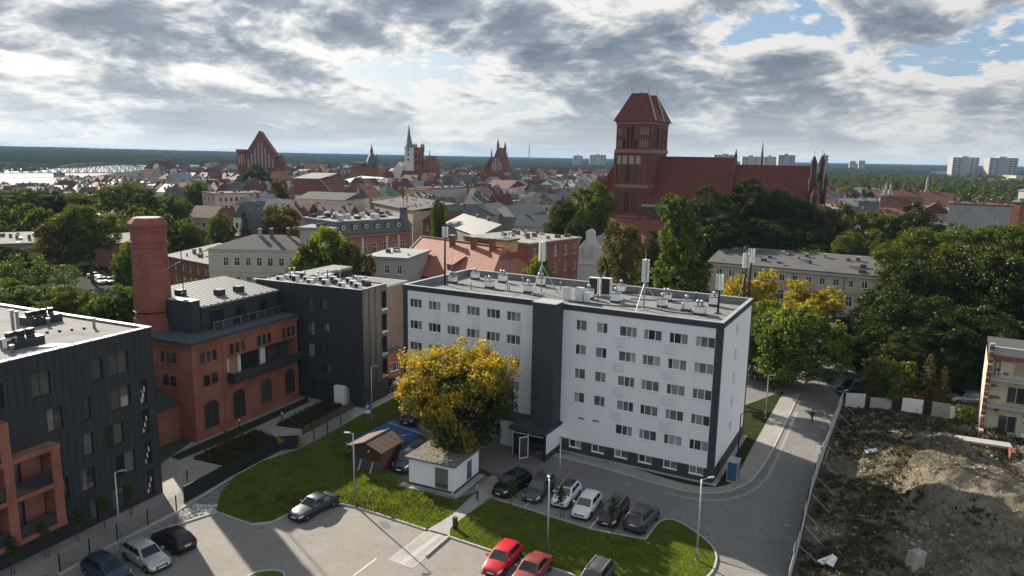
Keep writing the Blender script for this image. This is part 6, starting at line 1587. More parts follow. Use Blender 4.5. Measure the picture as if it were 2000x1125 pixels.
MB().box(NX0, NX1, -0.2, 13.8, 0, 20.6).build('nave_wall', M_brickch, CHU); long_roof(NX0 - 0.3, NX1, 20.6, 32.3).build('nave_roof', M_tilech, CHU)
MB().box(NX0 - 2, NX1, -0.55, -0.21, 19.6, 20.3).build('cornice', M_niche, CHU)
MB().box(NX1 + 0.5, NX2, 0.6, 13.0, 0, 20.2).build('chancel_wall', M_brickch, CHU); long_roof(NX1 + 0.5, NX2, 20.2, 30.6, 0.0).build('chancel_roof', M_tilech, CHU)
gb_ = MB(); gb_.add([(NX1, -0.9, 20.3), (NX1, 14.5, 20.3), (NX1, 6.8, 33.3), (NX1 + 0.5, -0.9, 20.3), (NX1 + 0.5, 14.5, 20.3), (NX1 + 0.5, 6.8, 33.3)], [(0, 2, 1), (3, 4, 5), (0, 3, 5, 2), (1, 2, 5, 4), (0, 1, 4, 3)]); gb_.build('firewall_gable', M_brickch, CHU)
MB().bar((NX1 + 0.25, 6.8, 33.2), (NX1 + 0.25, 6.8, 34.4), 0.5, None, 0, 6, 0.1).build('finial', M_brickch, CHU)
# aisle with lower roof and little turrets
MB().box(-2.0, NX1, -7.2, -0.36, 0, 11.0).build('aisle_wall', M_brickch, CHU)
ai = MB(); ai.add([(-2.4, -7.7, 11.0), (NX1, -7.7, 11.0), (NX1, -0.36, 16.4), (-1.2, -0.36, 16.4), (-2.4, -7.7, 10.8), (NX1, -7.7, 10.8), (NX1, -0.36, 10.8), (-2.4, -0.36, 10.8)], [(0, 1, 2, 3), (4, 7, 6, 5), (0, 4, 5, 1), (1, 5, 6, 2), (3, 7, 4, 0), (2, 6, 7, 3)]); ai.build('aisle_roof', tiles('aisle_tiles', (0.24, 0.078, 0.056), (0.30, 0.105, 0.075), 0.5, 0.4), CHU)
for x in (-1.9, 4.6, 9.6, 15, 20.5, 26):
    o = MB().lathe((x, -7.6, 9.5), [(0.55, 0), (0.55, 2.4), (0.7, 2.5), (0.05, 5.0)], 6).build('turret', M_brickch, CHU)
for x in (10.5, 13.2, 15.9, 18.6, 21.3): MB().box(x, x + 1.2, -0.26, -0.201, 16.8, 19.4).build('clerestory_window', M_leaded, CHU)
# west annexe left of the tower
MB().box(-5.0, -0.01, 5.0, 18, 0, 24.0).build('west_wall', M_brickch, CHU)
MB().add([(-5.6, 4.6, 24.0), (-0.05, 4.6, 33.0), (-0.05, 18, 33.0), (-5.6, 18, 24.0), (-5.6, 4.6, 23.7), (-0.05, 4.6, 23.7), (-0.05, 18, 23.7), (-5.6, 18, 23.7)], [(0, 1, 2, 3), (4, 7, 6, 5), (0, 4, 5, 1), (1, 5, 6, 2), (2, 6, 7, 3), (3, 7, 4, 0)]).build('west_roof', M_tilech, CHU)
for z in (19.5, 25.0): MB().box(-3.2, -2.2, 4.93, 4.995, z - 6, z - 3.4).build('west_window', M_dark, CHU)
# east gable with pinnacles
M_pin = mat('dark_brick', (0.075, 0.048, 0.042), 0.9, 0.2)  # even, darker brick tone for the pinnacles
MB().box(NX2, NX2 + 1.2, -0.4, 14.0, 0, 24.0).build('east_gable', M_brickch, CHU)
for xo, y, zt_, r0 in ((0.6, -0.6, 25.0, 0.7), (-0.6, 2.4, 28.0, 0.55), (-0.5, 4.8, 32.6, 0.62), (1.0, 7.8, 32.8, 0.62), (1.8, 11.2, 28.5, 0.55), (1.0, 14, 25.0, 0.7)):
    o = MB().lathe((NX2 + xo, y, 0), [(r0, 10 if y in (-0.6, 14) else 20), (r0, zt_ - 2.0), (r0 * 1.15, zt_ - 1.9), (r0 * 1.15, zt_ - 1.0), (0.2, zt_ + 0.3)], 8).build('pinnacle', M_pin, CHU)
    MB().bar((NX2 + xo, y, zt_ + 0.5), (NX2 + xo, y, zt_ + 1.6), 0.08, None, 0, 5).build('finial', M_black, CHU)
for y in (2.4, 5.2, 8.4, 11.2): MB().box(NX2 + 0.1, NX2 + 1.0, y - 1.4, y + 1.4, 24.0, 25.0 if abs(y - 6.8) > 3 else 27).build('gable_panel', M_brickd, CHU)

# ================================================================ further single buildings
house('pink_tenement', 'long pale pink four storey tenement with rows of small windows', (420, 379), (521, 377), 14.0, 16, W_pink, 'flat', 0.3, M_tar, [('F', 9, 10.8, 1.2, 1.7, 1.6, S1), ('F', 9, 7.4, 1.2, 1.7, 1.6, S1), ('F', 9, 4.0, 1.2, 1.7, 1.6, S1), ('L', 3, 10.8, 1.2, 1.7, 2, S1)], small=True)
house('theatre_hall', 'large red brick hall with sloping shoulders and pale roof', (566, 384), (655, 386), 11.0, 26, M_brickch, 'flat', 0.3, M_rooflight)
hh = bpy.data.objects['theatre_hall']; tl = (Vector(G(655, 386, 11.0)) - Vector(G(566, 384, 11.0))).length
MB().add([(0, -0.05, 11.0), (tl, -0.05, 11.0), (tl * 0.66, -0.05, 19.5), (tl * 0.10, -0.05, 19.5), (0, 26, 11.0), (tl, 26, 11.0), (tl * 0.66, 26, 19.5), (tl * 0.10, 26, 19.5)], [(0, 1, 2, 3), (7, 6, 5, 4), (1, 5, 6, 2), (0, 3, 7, 4), (4, 5, 1, 0)]).build('fly_tower', M_brickch, hh)
MB().add([(tl * 0.08, -0.3, 19.51), (tl * 0.68, -0.3, 19.51), (tl * 0.68, 26, 21.5), (tl * 0.08, 26, 21.5), (tl * 0.08, -0.3, 19.8), (tl * 0.68, -0.3, 19.8), (tl * 0.68, 26, 21.8), (tl * 0.08, 26, 21.8)], [(0, 3, 2, 1), (4, 5, 6, 7), (0, 1, 5, 4), (1, 2, 6, 5), (2, 3, 7, 6), (3, 0, 4, 7)]).build('tower_roof', M_rooflight, hh)
MB().bar((tl * 0.68, -0.2, 19.6), (tl + 0.5, -0.2, 11.1), 0.5, 0.4).build('verge', M_rooflight, hh)
house('glazed_hall', 'broad hall with pale blue metal roofs beyond the brick hall', (640, 358), (728, 366), 11.5, 34, W_sand, 'hip', 5.5, M_tin, [('F', 8, 6, 2.0, 2.6, 2, S2)], [(0.5, 0.5, 16, 2.5)], small=True)
house('red_roof_cottage', 'small house with red tiled roof among left trees', (366, 424), (416, 426), 6.0, 12, W_grey, 'gable', 4.2, M_tiled, [('F', 4, 2.5, 1.0, 1.4, 1, S1)], small=True)
house('white_gable_house', 'house with bright white gable and dark red roof left of the brick works', (456, 437), (508, 428), 6.2, 9, W_white, 'gable', 5.2, M_tiled, [('F', 4, 2.6, 1.0, 1.4, 1, S1)], small=True)
house('brick_works', 'dark red brick works with small windows before the pink tenement', (508, 405), (622, 409), 9.5, 16, M_brickd, 'shed', 1.8, M_tar, [('F', 10, 5.6, 1.0, 2.0, 1.2, S1), ('F', 10, 2.0, 1.0, 2.0, 1.2, S1)], [(0.2, 0.4, 10, 1.5)], small=True)
st_ = tag(empty('works_chimney', (*G(572, 404, 9.5), 0)), 'square dark brick chimney stack on the brick works', 'chimney'); MB().lathe((0, 0, 0), [(1.1, 0), (1.0, 17.2), (1.15, 17.3), (1.15, 17.8)], 4).build('shaft', M_brickd, st_); MB().lathe((0, 0, 17.801), [(1.2, 0), (1.2, 0.25)], 4).build('cap', M_tar, st_)
house('blank_cream_house', 'tall cream house with blank walls and dark shallow roof above the hotel', (672, 391), (722, 386), 15.0, 20, W_cream, 'gabley', 2.2, M_tar)
house('blank_beige_house', 'wide blank beige house right of the tall cream one', (723, 395), (806, 412), 13.6, 15, W_sand, 'shed', 2.0, M_tar)
house('white_shed', 'low white gabled shed between brick works and cream house', (618, 402), (662, 404), 9.5, 14, W_white, 'gabley', 1.6, M_tin)
house('ochre_block', 'small ochre and grey block in the middle of the old town', (829, 372), (842, 371), 16.0, 10, W_yell, 'flat', 0.3, M_tar)
house('grey_firewall', 'long grey blank house right of the ochre block', (843, 369), (912, 366), 16.4, 12, W_grey, 'flat', 0.4, M_tar, (), [(0.2, 0.3, 16.6, 1.5), (0.5, 0.4, 16.6, 1.5), (0.8, 0.3, 16.6, 1.8)])
house('rose_tenement', 'deep pink tenement with dark sloping roof in the old town', (914, 382), (983, 384), 13.0, 14, W_rose, 'gable', 3.4, M_slate, [('R', 5, 9.2, 1.1, 1.7, 1, S1), ('R', 5, 5.8, 1.1, 1.7, 1, S1), ('F', 5, 9.2, 1.1, 1.7, 1, S1)], [(0.3, 0.4, 15, 2.2), (0.45, 0.4, 15, 2.6)], small=True)
house('white_gable_block', 'white gabled block behind the deep pink tenement', (992, 368), (1026, 362), 14.5, 14, W_white, 'gabley', 3.6, M_tiled, [('F', 3, 10, 1.0, 1.4, 1, S1)], small=True)
house('stained_house', 'stained grey house with dark tin roof and brick front windows', (893, 426), (965, 421), 12.0, 13, W_sand, 'gable', 3.6, M_slate, [('R', 4, 8.2, 1.2, 2.0, 1.2, S1), ('R', 4, 4.4, 1.2, 2.0, 1.2, S1)], [(0.5, 0.4, 14.5, 1.6)])
house('arched_tenement', 'brown tenement with arched windows beside the stained house', (966, 420), (1004, 412), 12.2, 12, W_sand, 'gable', 3.0, M_slate, [('F', 4, 8.4, 1.2, 2.1, 1, S1), ('F', 4, 4.6, 1.2, 2.1, 1, S1)])
house('slate_tenement', 'dark tenement with slate roof left of the big green trees', (1005, 424), (1068, 412), 11.4, 12, W_dgrey, 'hip', 3.2, M_slate, [('F', 6, 7.6, 1.1, 1.8, 1.2, S1), ('F', 6, 4.2, 1.1, 1.8, 1.2, S1)])
house('brick_gable_house', 'dark brick gabled house beside the tall black mast', (826, 432), (868, 436), 11.6, 12, M_brickd, 'gabley', 3.0, M_tiled, [('F', 3, 8.8, 0.9, 1.5, 1.6, S1)])
house('long_tin_roofs', 'long dark tin roofed row behind the red tiled house', (868, 437), (935, 462), 11.5, 12, W_dgrey, 'gable', 3.0, M_slate, [], [(0.4, 0.5, 14, 1.2), (0.7, 0.5, 14, 1.4)])
house('concrete_firewall', 'tall blank grey fire wall building among right trees', (1854, 398), (1976, 403), 18.6, 15, W_grey, 'flat', 0.3, M_tiled, (), [(0.15, 0.4, 18.8, 1.8), (0.5, 0.5, 18.8, 2.0), (0.85, 0.4, 18.8, 2.2)])
house('brick_stair_tower', 'narrow dark brick tower with green cap right of the fire wall', (1977, 394), (1994, 395), 19.4, 8, M_brickd, 'hip', 1.2, M_verd)
house('far_right_house', 'pale house with tin roof at the right edge beyond the fire wall', (1990, 372), (2030, 374), 20.0, 14, W_white, 'shed', 2.0, M_tin)
house('red_gable_row', 'dark red roofed row with white stepped gables beyond right trees', (1722, 398), (1858, 404), 13.0, 15, W_grey, 'gable', 6.0, M_tiled, [], [(0.35, 0.5, 18, 2), (0.7, 0.5, 18, 2)])
for x in (1727, 1736, 1806):
    p = G(x, 398, 13.0); g = tag(empty('stepped_gable', (*p, 0), R(-8)), {1727: 'white stepped gable at the left end of the red roofed row', 1736: 'second white stepped gable beside the left one', 1806: 'tall white gable with pinnacle over the red roofed row'}[x], 'gable')
    for k in range(4): MB().box(-3 + k * 0.7, 3 - k * 0.7, -0.6, 0.0, 12 + k * 1.9 if k else 0, 13.9 + k * 1.9).build('gable_step', W_grey, g)
    MB().lathe((0, -0.3, 19.6), [(0.5, 0), (0.5, 1.6 if x < 1800 else 4.0), (0.05, 3.2 if x < 1800 else 6.5)], 6).build('pinnacle', W_grey, g)
house('cream_tenement', 'cream tenement wall showing between right trees', (1752, 408), (1825, 416), 12.0, 14, W_cream, 'shed', 1.5, M_tar, [('F', 2, 8, 1.1, 1.6, 8, S1)])
house('white_cube', 'small bright white cube house among left trees', (178, 420), (227, 424), 9.5, 9, W_white, 'shed', 0.9, M_tin)
house('long_grey_shed', 'long low shed with pale flat roof and stub chimneys at left edge', (-60, 479), (96, 474), 6.5, 16, W_dgrey, 'shed', 1.4, M_rooflight, [], [(0.55, 0.4, 7, 1.2), (0.72, 0.3, 7, 1.3), (0.86, 0.5, 7, 1.2), (0.94, 0.3, 7, 1.0)])
house('dark_workshop', 'dark workshop with pale roof behind the brick chimney', (222, 476), (300, 470), 7.0, 12, M_brickd, 'shed', 1.2, M_rooflight, [], [(0.3, 0.5, 7.5, 1.2)])
house('garden_shed', 'small dark shed with weathered gable roof between left trees', (128, 612), (186, 603), 2.6, 5, M_wood, 'gable', 1.5, M_tar)
house('low_flat_store', 'low brick store with bright flat roof strips beside the chimney foot', (190, 622), (268, 616), 4.6, 9, M_brickd, 'flat', 0.35, M_rooflight)
house('brick_lane_house', 'small red brick house in the lane beside the white block', (757, 690), (783, 684), 4.2, 7, M_brick, 'shed', 0.8, M_tar, [('F', 2, 1.4, 0.8, 1.3, 0.4, S1)])

# ================================================================ landmarks of the old town
def landmark(name, label, x, Y, cat='church'):
    p = AT(x, 320, Y); return tag(empty(name, (p[0], Y, 0), R(-8)), label, cat)
J = landmark('gabled_church', 'massive brick church with tall stepped gable on the left skyline', 509, 470); J.rotation_euler.z = R(14)
def gab(parent, name, x0, x1, y0, y1, z0, ze, zr, m):
    xm = (x0 + x1) / 2
    return MB().add([(x0, y0, z0), (x1, y0, z0), (x1, y0, ze), (xm, y0, zr), (x0, y0, ze), (x0, y1, z0), (x1, y1, z0), (x1, y1, ze), (xm, y1, zr), (x0, y1, ze)],
             [(0, 1, 2, 3, 4), (9, 8, 7, 6, 5), (1, 6, 7, 2), (2, 7, 8, 3), (3, 8, 9, 4), (0, 4, 9, 5)]).build(name, m, parent)
gab(J, 'gable', -9.5, 9.5, 0, 30, 0, 29, 45, M_brickch); gab(J, 'roof', -10.2, 10.2, 0.6, 31, 28.6, 29, 44.6, M_tilech)
MB().box(-14.2, -9.51, 1.5, 26, 0, 31.5).build('side_block', M_brickch, J); MB().box(-14.6, -9.515, 1.1, 26.4, 31.51, 33.2).build('side_attic', M_brickd, J)
gab(J, 'side_gable', 9.52, 14.4, 1.0, 26, 0, 26, 30, M_brickch)
for k in range(-4, 5):
    x = k * 2.1; zt_ = 43.5 - abs(x) * 1.65
    MB().box(x - 0.3, x + 0.3, -0.6, -0.01, 0, zt_).build('lesene', M_brickd, J)
    if k < 4: MB().box(x + 0.6, x + 1.5, -0.12, -0.011, 22, 41.2 - abs(x + 1.0) * 1.65 - 2).build('blind_niche', M_niche, J)
for k in range(3): MB().box(-13.4 + k * 1.5, -12.7 + k * 1.5, 1.38, 1.49, 24, 30).build('blind_niche', M_niche, J)
S = landmark('green_spire_tower', 'pale church tower with slender green copper spire', 797.5, 560)
MB().box(-2.7, 2.7, 0, 5.4, 0, 37).build('tower', W_white, S); MB().lathe((0, 2.7, 37.001), [(3.9, 0), (3.4, 1.2), (2.2, 3.6), (1.2, 9), (0.1, 17)], 8).build('spire', M_verd, S)
for z in (27, 31, 34): MB().box(-0.6, 0.6, -0.06, -0.005, z, z + 1.9).build('belfry_window', M_dark, S)
for z in (30.2, 36.2): MB().box(-3.0, 3.0, -0.3, 5.7, z, z + 0.5).build('cornice', W_white, S)
gab(S, 'nave', -14, -2.71, 1, 26, 0, 17, 26, W_white); gab(S, 'nave_roof', -14.5, -2.4, 1.5, 26.5, 16.8, 17, 25.9, M_tin)
TH_ = landmark('town_hall_tower', 'square brick town hall tower with corner turrets', 816, 575, 'tower')
MB().box(-3.3, 3.3, 0, 6.6, 0, 37.5).build('tower', M_brickch, TH_); MB().box(-3.6, 3.6, -0.3, 6.9, 34, 35).build('cornice', M_brickd, TH_)
for x in (-3.0, 3.0):
    for y in (0.3, 6.3): MB().lathe((x, y, 34), [(0.75, 0), (0.75, 5.2), (0.05, 6.6)], 6).build('turret', M_brickd, TH_)
for x in (-1.9, 0.7):
    for z in (24, 28.5): MB().box(x, x + 1.2, -0.06, -0.005, z, z + 3.4).build('tower_window', M_dark, TH_)
gab(TH_, 'hall', 3.31, 10.5, 0.5, 30, 0, 21, 31, M_brickch); MB().lathe((9.5, 0.4, 20), [(0.6, 0), (0.6, 10), (0.05, 16)], 6).build('turret', M_brickd, TH_)
Mm = landmark('turreted_church', 'brick church with steep roof and three thin gable turrets', 967, 620)
gab(Mm, 'gable', -4.5, 9, 0, 2.2, 0, 22, 40, M_brickch); gab(Mm, 'roof', -5.2, 9.6, 2.21, 34, 0, 20, 39, M_tiled); MB().box(-10, -4.51, 2, 30, 0, 20).build('side_aisle', M_brickch, Mm)
MB().add([(-10.4, 1.6, 20.0), (-4.5, 1.6, 31.0), (-4.5, 30, 31.0), (-10.4, 30, 20.0), (-10.4, 1.6, 19.6), (-4.5, 1.6, 19.6), (-4.5, 30, 19.6), (-10.4, 30, 19.6)], [(0, 1, 2, 3), (0, 4, 5, 1), (2, 6, 7, 3), (0, 3, 7, 4), (1, 5, 6, 2)]).build('aisle_roof', M_tiled, Mm)
for x, z0, z1, r0 in ((2.2, 33, 46, 1.2), (-3.2, 22, 38, 0.7), (8.2, 18, 44, 1.1), (9.8, 14, 36, 0.7)): MB().lathe((x, 1, 0), [(r0, z0 - 12), (r0, z1 - 6), (r0 * 1.2, z1 - 5.8), (0.08, z1)], 6).build('turret', M_brickd, Mm)
for k in range(4): MB().box(-2.4 + k * 2.2, -1.2 + k * 2.2, -0.1, -0.01, 20, 27 + 3 * (k in (1, 2))).build('blind_niche', M_niche, Mm)
K = landmark('dark_cupola_building', 'dark palace with pointed cupola roof on the skyline', 722, 560, 'building')
MB().box(-13, 6, 0, 20, 0, 22).build('wall', M_brickd, K); MB().lathe((-1, 8, 22.001), [(5.2, 0), (4.6, 4), (2.6, 8), (1.2, 10), (1.2, 12), (0.1, 17)], 8).build('cupola', M_slate, K); MB().box(-13.3, -6.2, -0.3, 20, 22.002, 25).build('mansard', M_slate, K); MB().lathe((5, 2, 18), [(1.4, 0), (1.4, 7), (0.1, 14)], 8).build('turret', M_slate, K); MB().lathe((1.8, 1, 18), [(0.7, 0), (0.7, 6), (0.05, 11)], 6).build('turret', M_slate, K)
Rr = landmark('mansard_gatehouse', 'dark red mansard roofed house with white dormer near the river', 304, 620, 'building')
gab(Rr, 'wall', -11, 11, 0, 16, 0, 16, 16.1, W_sand); MB().add([(-11.5, -0.5, 16.2), (11.5, -0.5, 16.2), (11.5, 16.5, 16.2), (-11.5, 16.5, 16.2), (-6, 6, 23.5), (6, 6, 23.5), (6, 10, 23.5), (-6, 10, 23.5)], [(0, 1, 5, 4), (1, 2, 6, 5), (2, 3, 7, 6), (3, 0, 4, 7), (4, 5, 6, 7)]).build('roof', M_tiled, Rr); gab(Rr, 'dormer', -2.2, 2.2, -0.6, 4, 16, 18.4, 20.6, W_white)
sp = landmark('needle_spire', 'thin dark needle spire behind the church roof', 1488, 640); MB().box(-1.4, 1.4, 0, 2.8, 0, 33).build('tower', M_brickd, sp); MB().lathe((0, 1.4, 33.001), [(1.9, 0), (1.2, 3), (0.7, 8), (0.06, 16)], 8).build('spire', M_slate, sp)
ma = landmark('lattice_mast', 'grey lattice radio mast on the horizon', 1033, 1500, 'mast')
lm = MB()
for k in range(10):
    z0, z1 = 20 + k * 3.6, 20 + (k + 1) * 3.6; w0, w1 = 2.6 - 0.24 * k, 2.6 - 0.24 * (k + 1)
    for s in (-1, 1): lm.bar((s * w0, 0, z0), (s * w1, 0, z1), 0.5); lm.bar((s * w0, 0, z0), (-s * w1, 0, z1), 0.35)
lm.bar((0, 0, 56), (0, 0, 62), 0.5); lm.build('lattice', M_zinc, ma)
# tower blocks on the horizon
def tower_block(x0, x1, ytop, Y, label, m, bays=6, fl=10):
    a = AT(x0, ytop, Y); b = AT(x1, ytop, Y); w = b[0] - a[0]; h = (a[2] + b[2]) / 2
    r = tag(empty('tower_block', (a[0], Y, 0), R(-3)), label, 'building', 'tower blocks on the horizon')
    MB().box(0, w, 0, w * 0.35, 0, h).build('wall', m, r); MB().box(w * 0.35, w * 0.6, 2, w * 0.3, h + 0.01, h + 2.4).build('lift_house', m, r)
    MB().box(w * 0.32, w * 0.62, -0.6, -0.02, 0, h - 0.5).build('stair_bay', W_grey, r)
    g = MB()
    for i in range(bays):
        if 0.3 < (i + 0.5) / bays < 0.62: continue
        for j in range(fl): g.poly([(w * (i + 0.2) / bays, -0.08, h * (j + 0.35) / fl), (w * (i + 0.8) / bays, -0.08, h * (j + 0.35) / fl), (w * (i + 0.8) / bays, -0.08, h * (j + 0.8) / fl), (w * (i + 0.2) / bays, -0.08, h * (j + 0.8) / fl)])
    stuff(g.build('panes', M_pane2, r))
W_tb = mat('block_panel', (0.37, 0.365, 0.35), 0.9, 0.08)
for a in ((1862, 1912, 307.5, 1450, 'white tower block left of the pair at far right'), (1934, 1988, 308.5, 1400, 'white tower block right of the pair at far right'), (1521, 1553, 303, 1250, 'grey tower block just left of the gable pinnacles'), (1606, 1618, 303, 900, 'slim white tower block right of the gable pinnacles'),
          (1493, 1516, 306, 1300, 'low tower block behind the needle spire'), (1450, 1486, 306, 1350, 'pale tower block above the chancel roof'), (1395, 1440, 302.5, 1700, 'distant row block above the nave roof'), (1152, 1184, 302.5, 2400, 'hazy stepped block left of the church tower'), (1120, 1138, 304, 2300, 'hazy low block further left of the church tower'), (1678, 1690, 314, 2400, 'tiny block on the right horizon'), (1660, 1672, 315, 2400, 'second tiny block on the right horizon')):
    tower_block(*a, W_tb)
house('white_depot', 'white hall with red sign band before the right tower blocks', (1832, 337), (1868, 336), 12, 18, W_tb, 'flat', 0.5, M_tin)
house('cream_depot', 'long cream low hall among trees at far right', (1890, 349), (1985, 352), 10, 30, W_cream, 'flat', 0.4, M_rooflight)
house('square_cream_block', 'square cream block right of the long hall at far right', (1958, 342), (1985, 343), 14, 14, W_cream, 'flat', 0.4, M_tin, [('F', 3, 8, 1.4, 1.8, 2, S1)], small=True)

# ================================================================ old town houses
def world_boxes():
    bpy.context.view_layer.update()
    out = []
    for o in COL.objects:
        if o.parent is None and o.get('category') in ('building', 'church', 'tower', 'gable'):
            pts = [ch.matrix_world @ Vector(c) for ch in o.children if ch.type == 'MESH' for c in ch.bound_box]
            if pts: out.append((min(p.x for p in pts), max(p.x for p in pts), min(p.y for p in pts), max(p.y for p in pts)))
    return out
BOXES = world_boxes()
def free(x, y, r): return not any(b[0] - r < x < b[1] + r and b[2] - r < y < b[3] + r for b in BOXES)
WALLS = [('cream', W_cream), ('white', W_white), ('grey', W_grey), ('pink', W_pink), ('sandy', W_sand), ('ochre', W_yell), ('brick', M_brickd), ('dark grey', W_dgrey), ('lilac grey', W_lilac), ('beige', W_beige)]
ROOFS = [('dark red tiled', M_tiled, 'gable'), ('dark red tiled', M_tiled, 'gable'), ('dark red tiled', M_tiled, 'hip'), ('bright clay tiled', M_tile, 'gable'), ('slate', M_slate, 'gable'), ('pale tin', M_tin, 'gable'), ('pale tin', M_tin, 'shed'), ('grey felt', M_roofgrey, 'flat'), ('pale felt', M_rooflight, 'flat'), ('tarred', M_tar, 'shed'), ('tarred', M_tar, 'gable'), ('green copper', M_verd, 'hip')]
def proj(x, y, z):
    cp, sp_ = math.cos(CP), math.sin(CP); dz = z - CH; zc_ = y * cp - dz * sp_; up = y * sp_ + dz * cp
    u = x / zc_ * CF; v = -up / zc_ * CF; c, q = math.cos(CR), math.sin(CR)
    return 1000 + u * c - v * q, 562.5 + u * q + v * c
LAND = [('the gabled church', 509), ('the green spire', 797), ('the town hall tower', 816), ('the turreted church', 967), ('the cupola', 722), ('the lattice mast', 1033), ('the brick hall', 610), ('the pink tenement', 470), ('the church tower', 1250), ('the river bridge', 150), ('the gatehouse', 304), ('the metal roofed hall', 690), ('the deep pink tenement', 950), ('the right firewall', 1900), ('the stepped gables', 1760)]
r8 = random.Random(21)
cells = []
y = 196.0
while y < 960:
    st = 11.0 if y < 520 else 14.0
    x = -0.74 * y
    while x < 0.72 * y:
        jx, jy = x + r8.uniform(-2.5, 2.5), y + r8.uniform(-2.5, 2.5)
        u, v = proj(jx, jy, 10)
        ok = u < 1210 and (u > 440 or jy > 330) and (u > 330 or jy > 400) and -30 < u
        if u < 400 and jy > 640: ok = False
        if u < 310: ok = ok and jy < (470 if u < 120 else 620)
        if 1615 < u < 1860 and 250 < jy < 420: ok = True
        if ok and 1050 < u < 1210 and jy < 260: ok = False
        if ok and r8.random() < 0.9 and free(jx, jy, 6.0): cells.append((jx, jy, u))
        x += st
    y += st
cells.sort(key=lambda c: c[1])
N_IND = 295; LABS = set()
far_mb = MB(); FARM = [w for _, w in WALLS] + [r[1] for r in ROOFS] + [M_pane2, M_brickd]
used_h = 0
for i, (hx, hy, u) in enumerate(cells):
    wn, wm = r8.choices(WALLS, (5, 4, 4, 1.6, 3, 1, 3, 2, 1.5, 2))[0]; rn, rm, rk = r8.choices(ROOFS, (4, 3, 2, 0.9, 4, 2.4, 2, 2.4, 2.0, 4, 3, 0.5))[0]
    L = r8.uniform(6.5, 13); D = r8.uniform(7, 11); h = r8.uniform(7.5, 14.5) + (1.5 if hy > 400 else 0); rh = {'gable': r8.uniform(3.2, 6), 'hip': r8.uniform(2.5, 5), 'shed': r8.uniform(0.8, 2.2), 'flat': 0.3}[rk]
    if hy < 250: h = min(h, 11.5)
    if u < 310: h = 6.5; rh = min(rh, 3.5)
    blk = (int(hx // 70), int(hy // 70)); an = R(-22 + (hash(blk) % 31 - 15)) + (R(90) if r8.random() < 0.4 else 0)
    c, s = math.cos(an), math.sin(an)
    ox, oy = hx - c * L / 2 + s * D / 2, hy - s * L / 2 - c * D / 2
    T0 = lambda p: (ox + c * p[0] - s * p[1], oy + s * p[0] + c * p[1], p[2])
    wl = MB()
    for sd_ in 'FRBL': T = side_T(sd_, L, D); ln = L if sd_ in 'FB' else D; wl.poly([T(0, 0, -0.05), T(ln, 0, -0.05), T(ln, 0, h), T(0, 0, h)])
    gable_walls(wl, rk, L, D, h, rh)
    rf = roof_mesh(rk, L, D, h, rh, 0.3)
    pn = MB(); fl = max(2, int(h / 3.2))
    for sd_ in 'FRL':
        if r8.random() < (0.15 if sd_ == 'F' else 0.5): continue
        ln = L if sd_ in 'FB' else D; nb_ = max(2, int(ln / 2.6)); T = side_T(sd_, L, D)
        for k in range(nb_):
            for j in range(fl):
                a0 = ln * (k + 0.5) / nb_ - 0.5; z0_ = 1.1 + j * (h - 0.8) / fl
                pn.poly([T(a0, -0.02, z0_), T(a0 + 1.0, -0.02, z0_), T(a0 + 1.0, -0.02, z0_ + 1.6), T(a0, -0.02, z0_ + 1.6)])
    ch_ = [(r8.uniform(0.2, 0.8) * L, r8.uniform(0.35, 0.65) * D, r8.uniform(1.0, 2.4)) for _ in range(r8.choice((1, 2, 2, 3)))]
    cb = []
    for a0, b0, c0_ in ch_:
        zb_ = h + rh * (0.7 if rk in ('gable', 'hip') else 0.3) - 0.3; cb.append(MB().box(a0 - 0.4, a0 + 0.4, b0 - 0.3, b0 + 0.3, zb_, zb_ + c0_))
    def clutter():
        g = MB()
        for _ in range(r8.randint(4, 9)):
            a0, b0 = r8.uniform(0.08, 0.92) * L, r8.uniform(0.08, 0.92) * D; q = r8.uniform(0.15, 0.55)
            zz = h + {'flat': 0.2, 'shed': rh * b0 / D, 'gable': rh * (1 - abs(2 * b0 / D - 1)), 'hip': rh * 0.5 * (1 - abs(2 * b0 / D - 1))}[rk] - 0.1
            g.box(a0 - q, a0 + q, b0 - q * 0.7, b0 + q * 0.7, zz, zz + r8.uniform(0.3, 1.3), r8.choice((0, 1, 2, 2)))
        return g
    if used_h < N_IND:
        used_h += 1
        ln_, lx = min(LAND, key=lambda q: abs(q[1] - u)); rel = 'under' if abs(u - lx) < 18 else ('left of' if u < lx else 'right of')
        row = ('first', 'second', 'third', 'fourth', 'fifth', 'sixth', 'seventh', 'eighth', 'ninth', 'tenth', 'eleventh', 'twelfth')[max(0, min(11, int((hy - 196) / 11)))]
        nch = ('one chimney', 'two chimneys', 'three chimneys')[len(ch_) - 1]
        lab = '%s %s house, %s roof, %s, %s row %s %s' % ({'gable': 'gabled', 'hip': 'hipped', 'shed': 'sloping', 'flat': 'flat'}[rk], wn.replace(' ', '-'), rn.replace(' ', '-'), nch, row, rel, ln_)
        if lab in LABS: lab = ('narrow ' if L < 8.5 else 'wide ' if L > 10.5 else 'low ' if h < 10.5 else 'tall ') + lab
        if lab in LABS: lab = lab.replace(' house,', ' corner house,' if L > D else ' gable-end house,', 1).replace(' row ', ' ', 1)
        LABS.add(lab)
        o = tag(empty('town_house', (ox, oy, 0), an), lab, 'house', 'old town houses')
        wl.build('wall', wm, o); rf.build('roof', rm, o)
        if pn.f: stuff(pn.build('panes', M_pane2, o))
        for m_ in cb: m_.build('chimney', r8.choice((M_brickd, M_concrete)), o)
        cl = clutter(); cl.build('roof_fittings', [M_galv, M_brickd, M_tar], o)['kind'] = 'stuff'
    else:
        wi = [w for w, _ in WALLS].index(wn); ri = len(WALLS) + next(k for k, q in enumerate(ROOFS) if q[1] is rm and q[2] == rk)
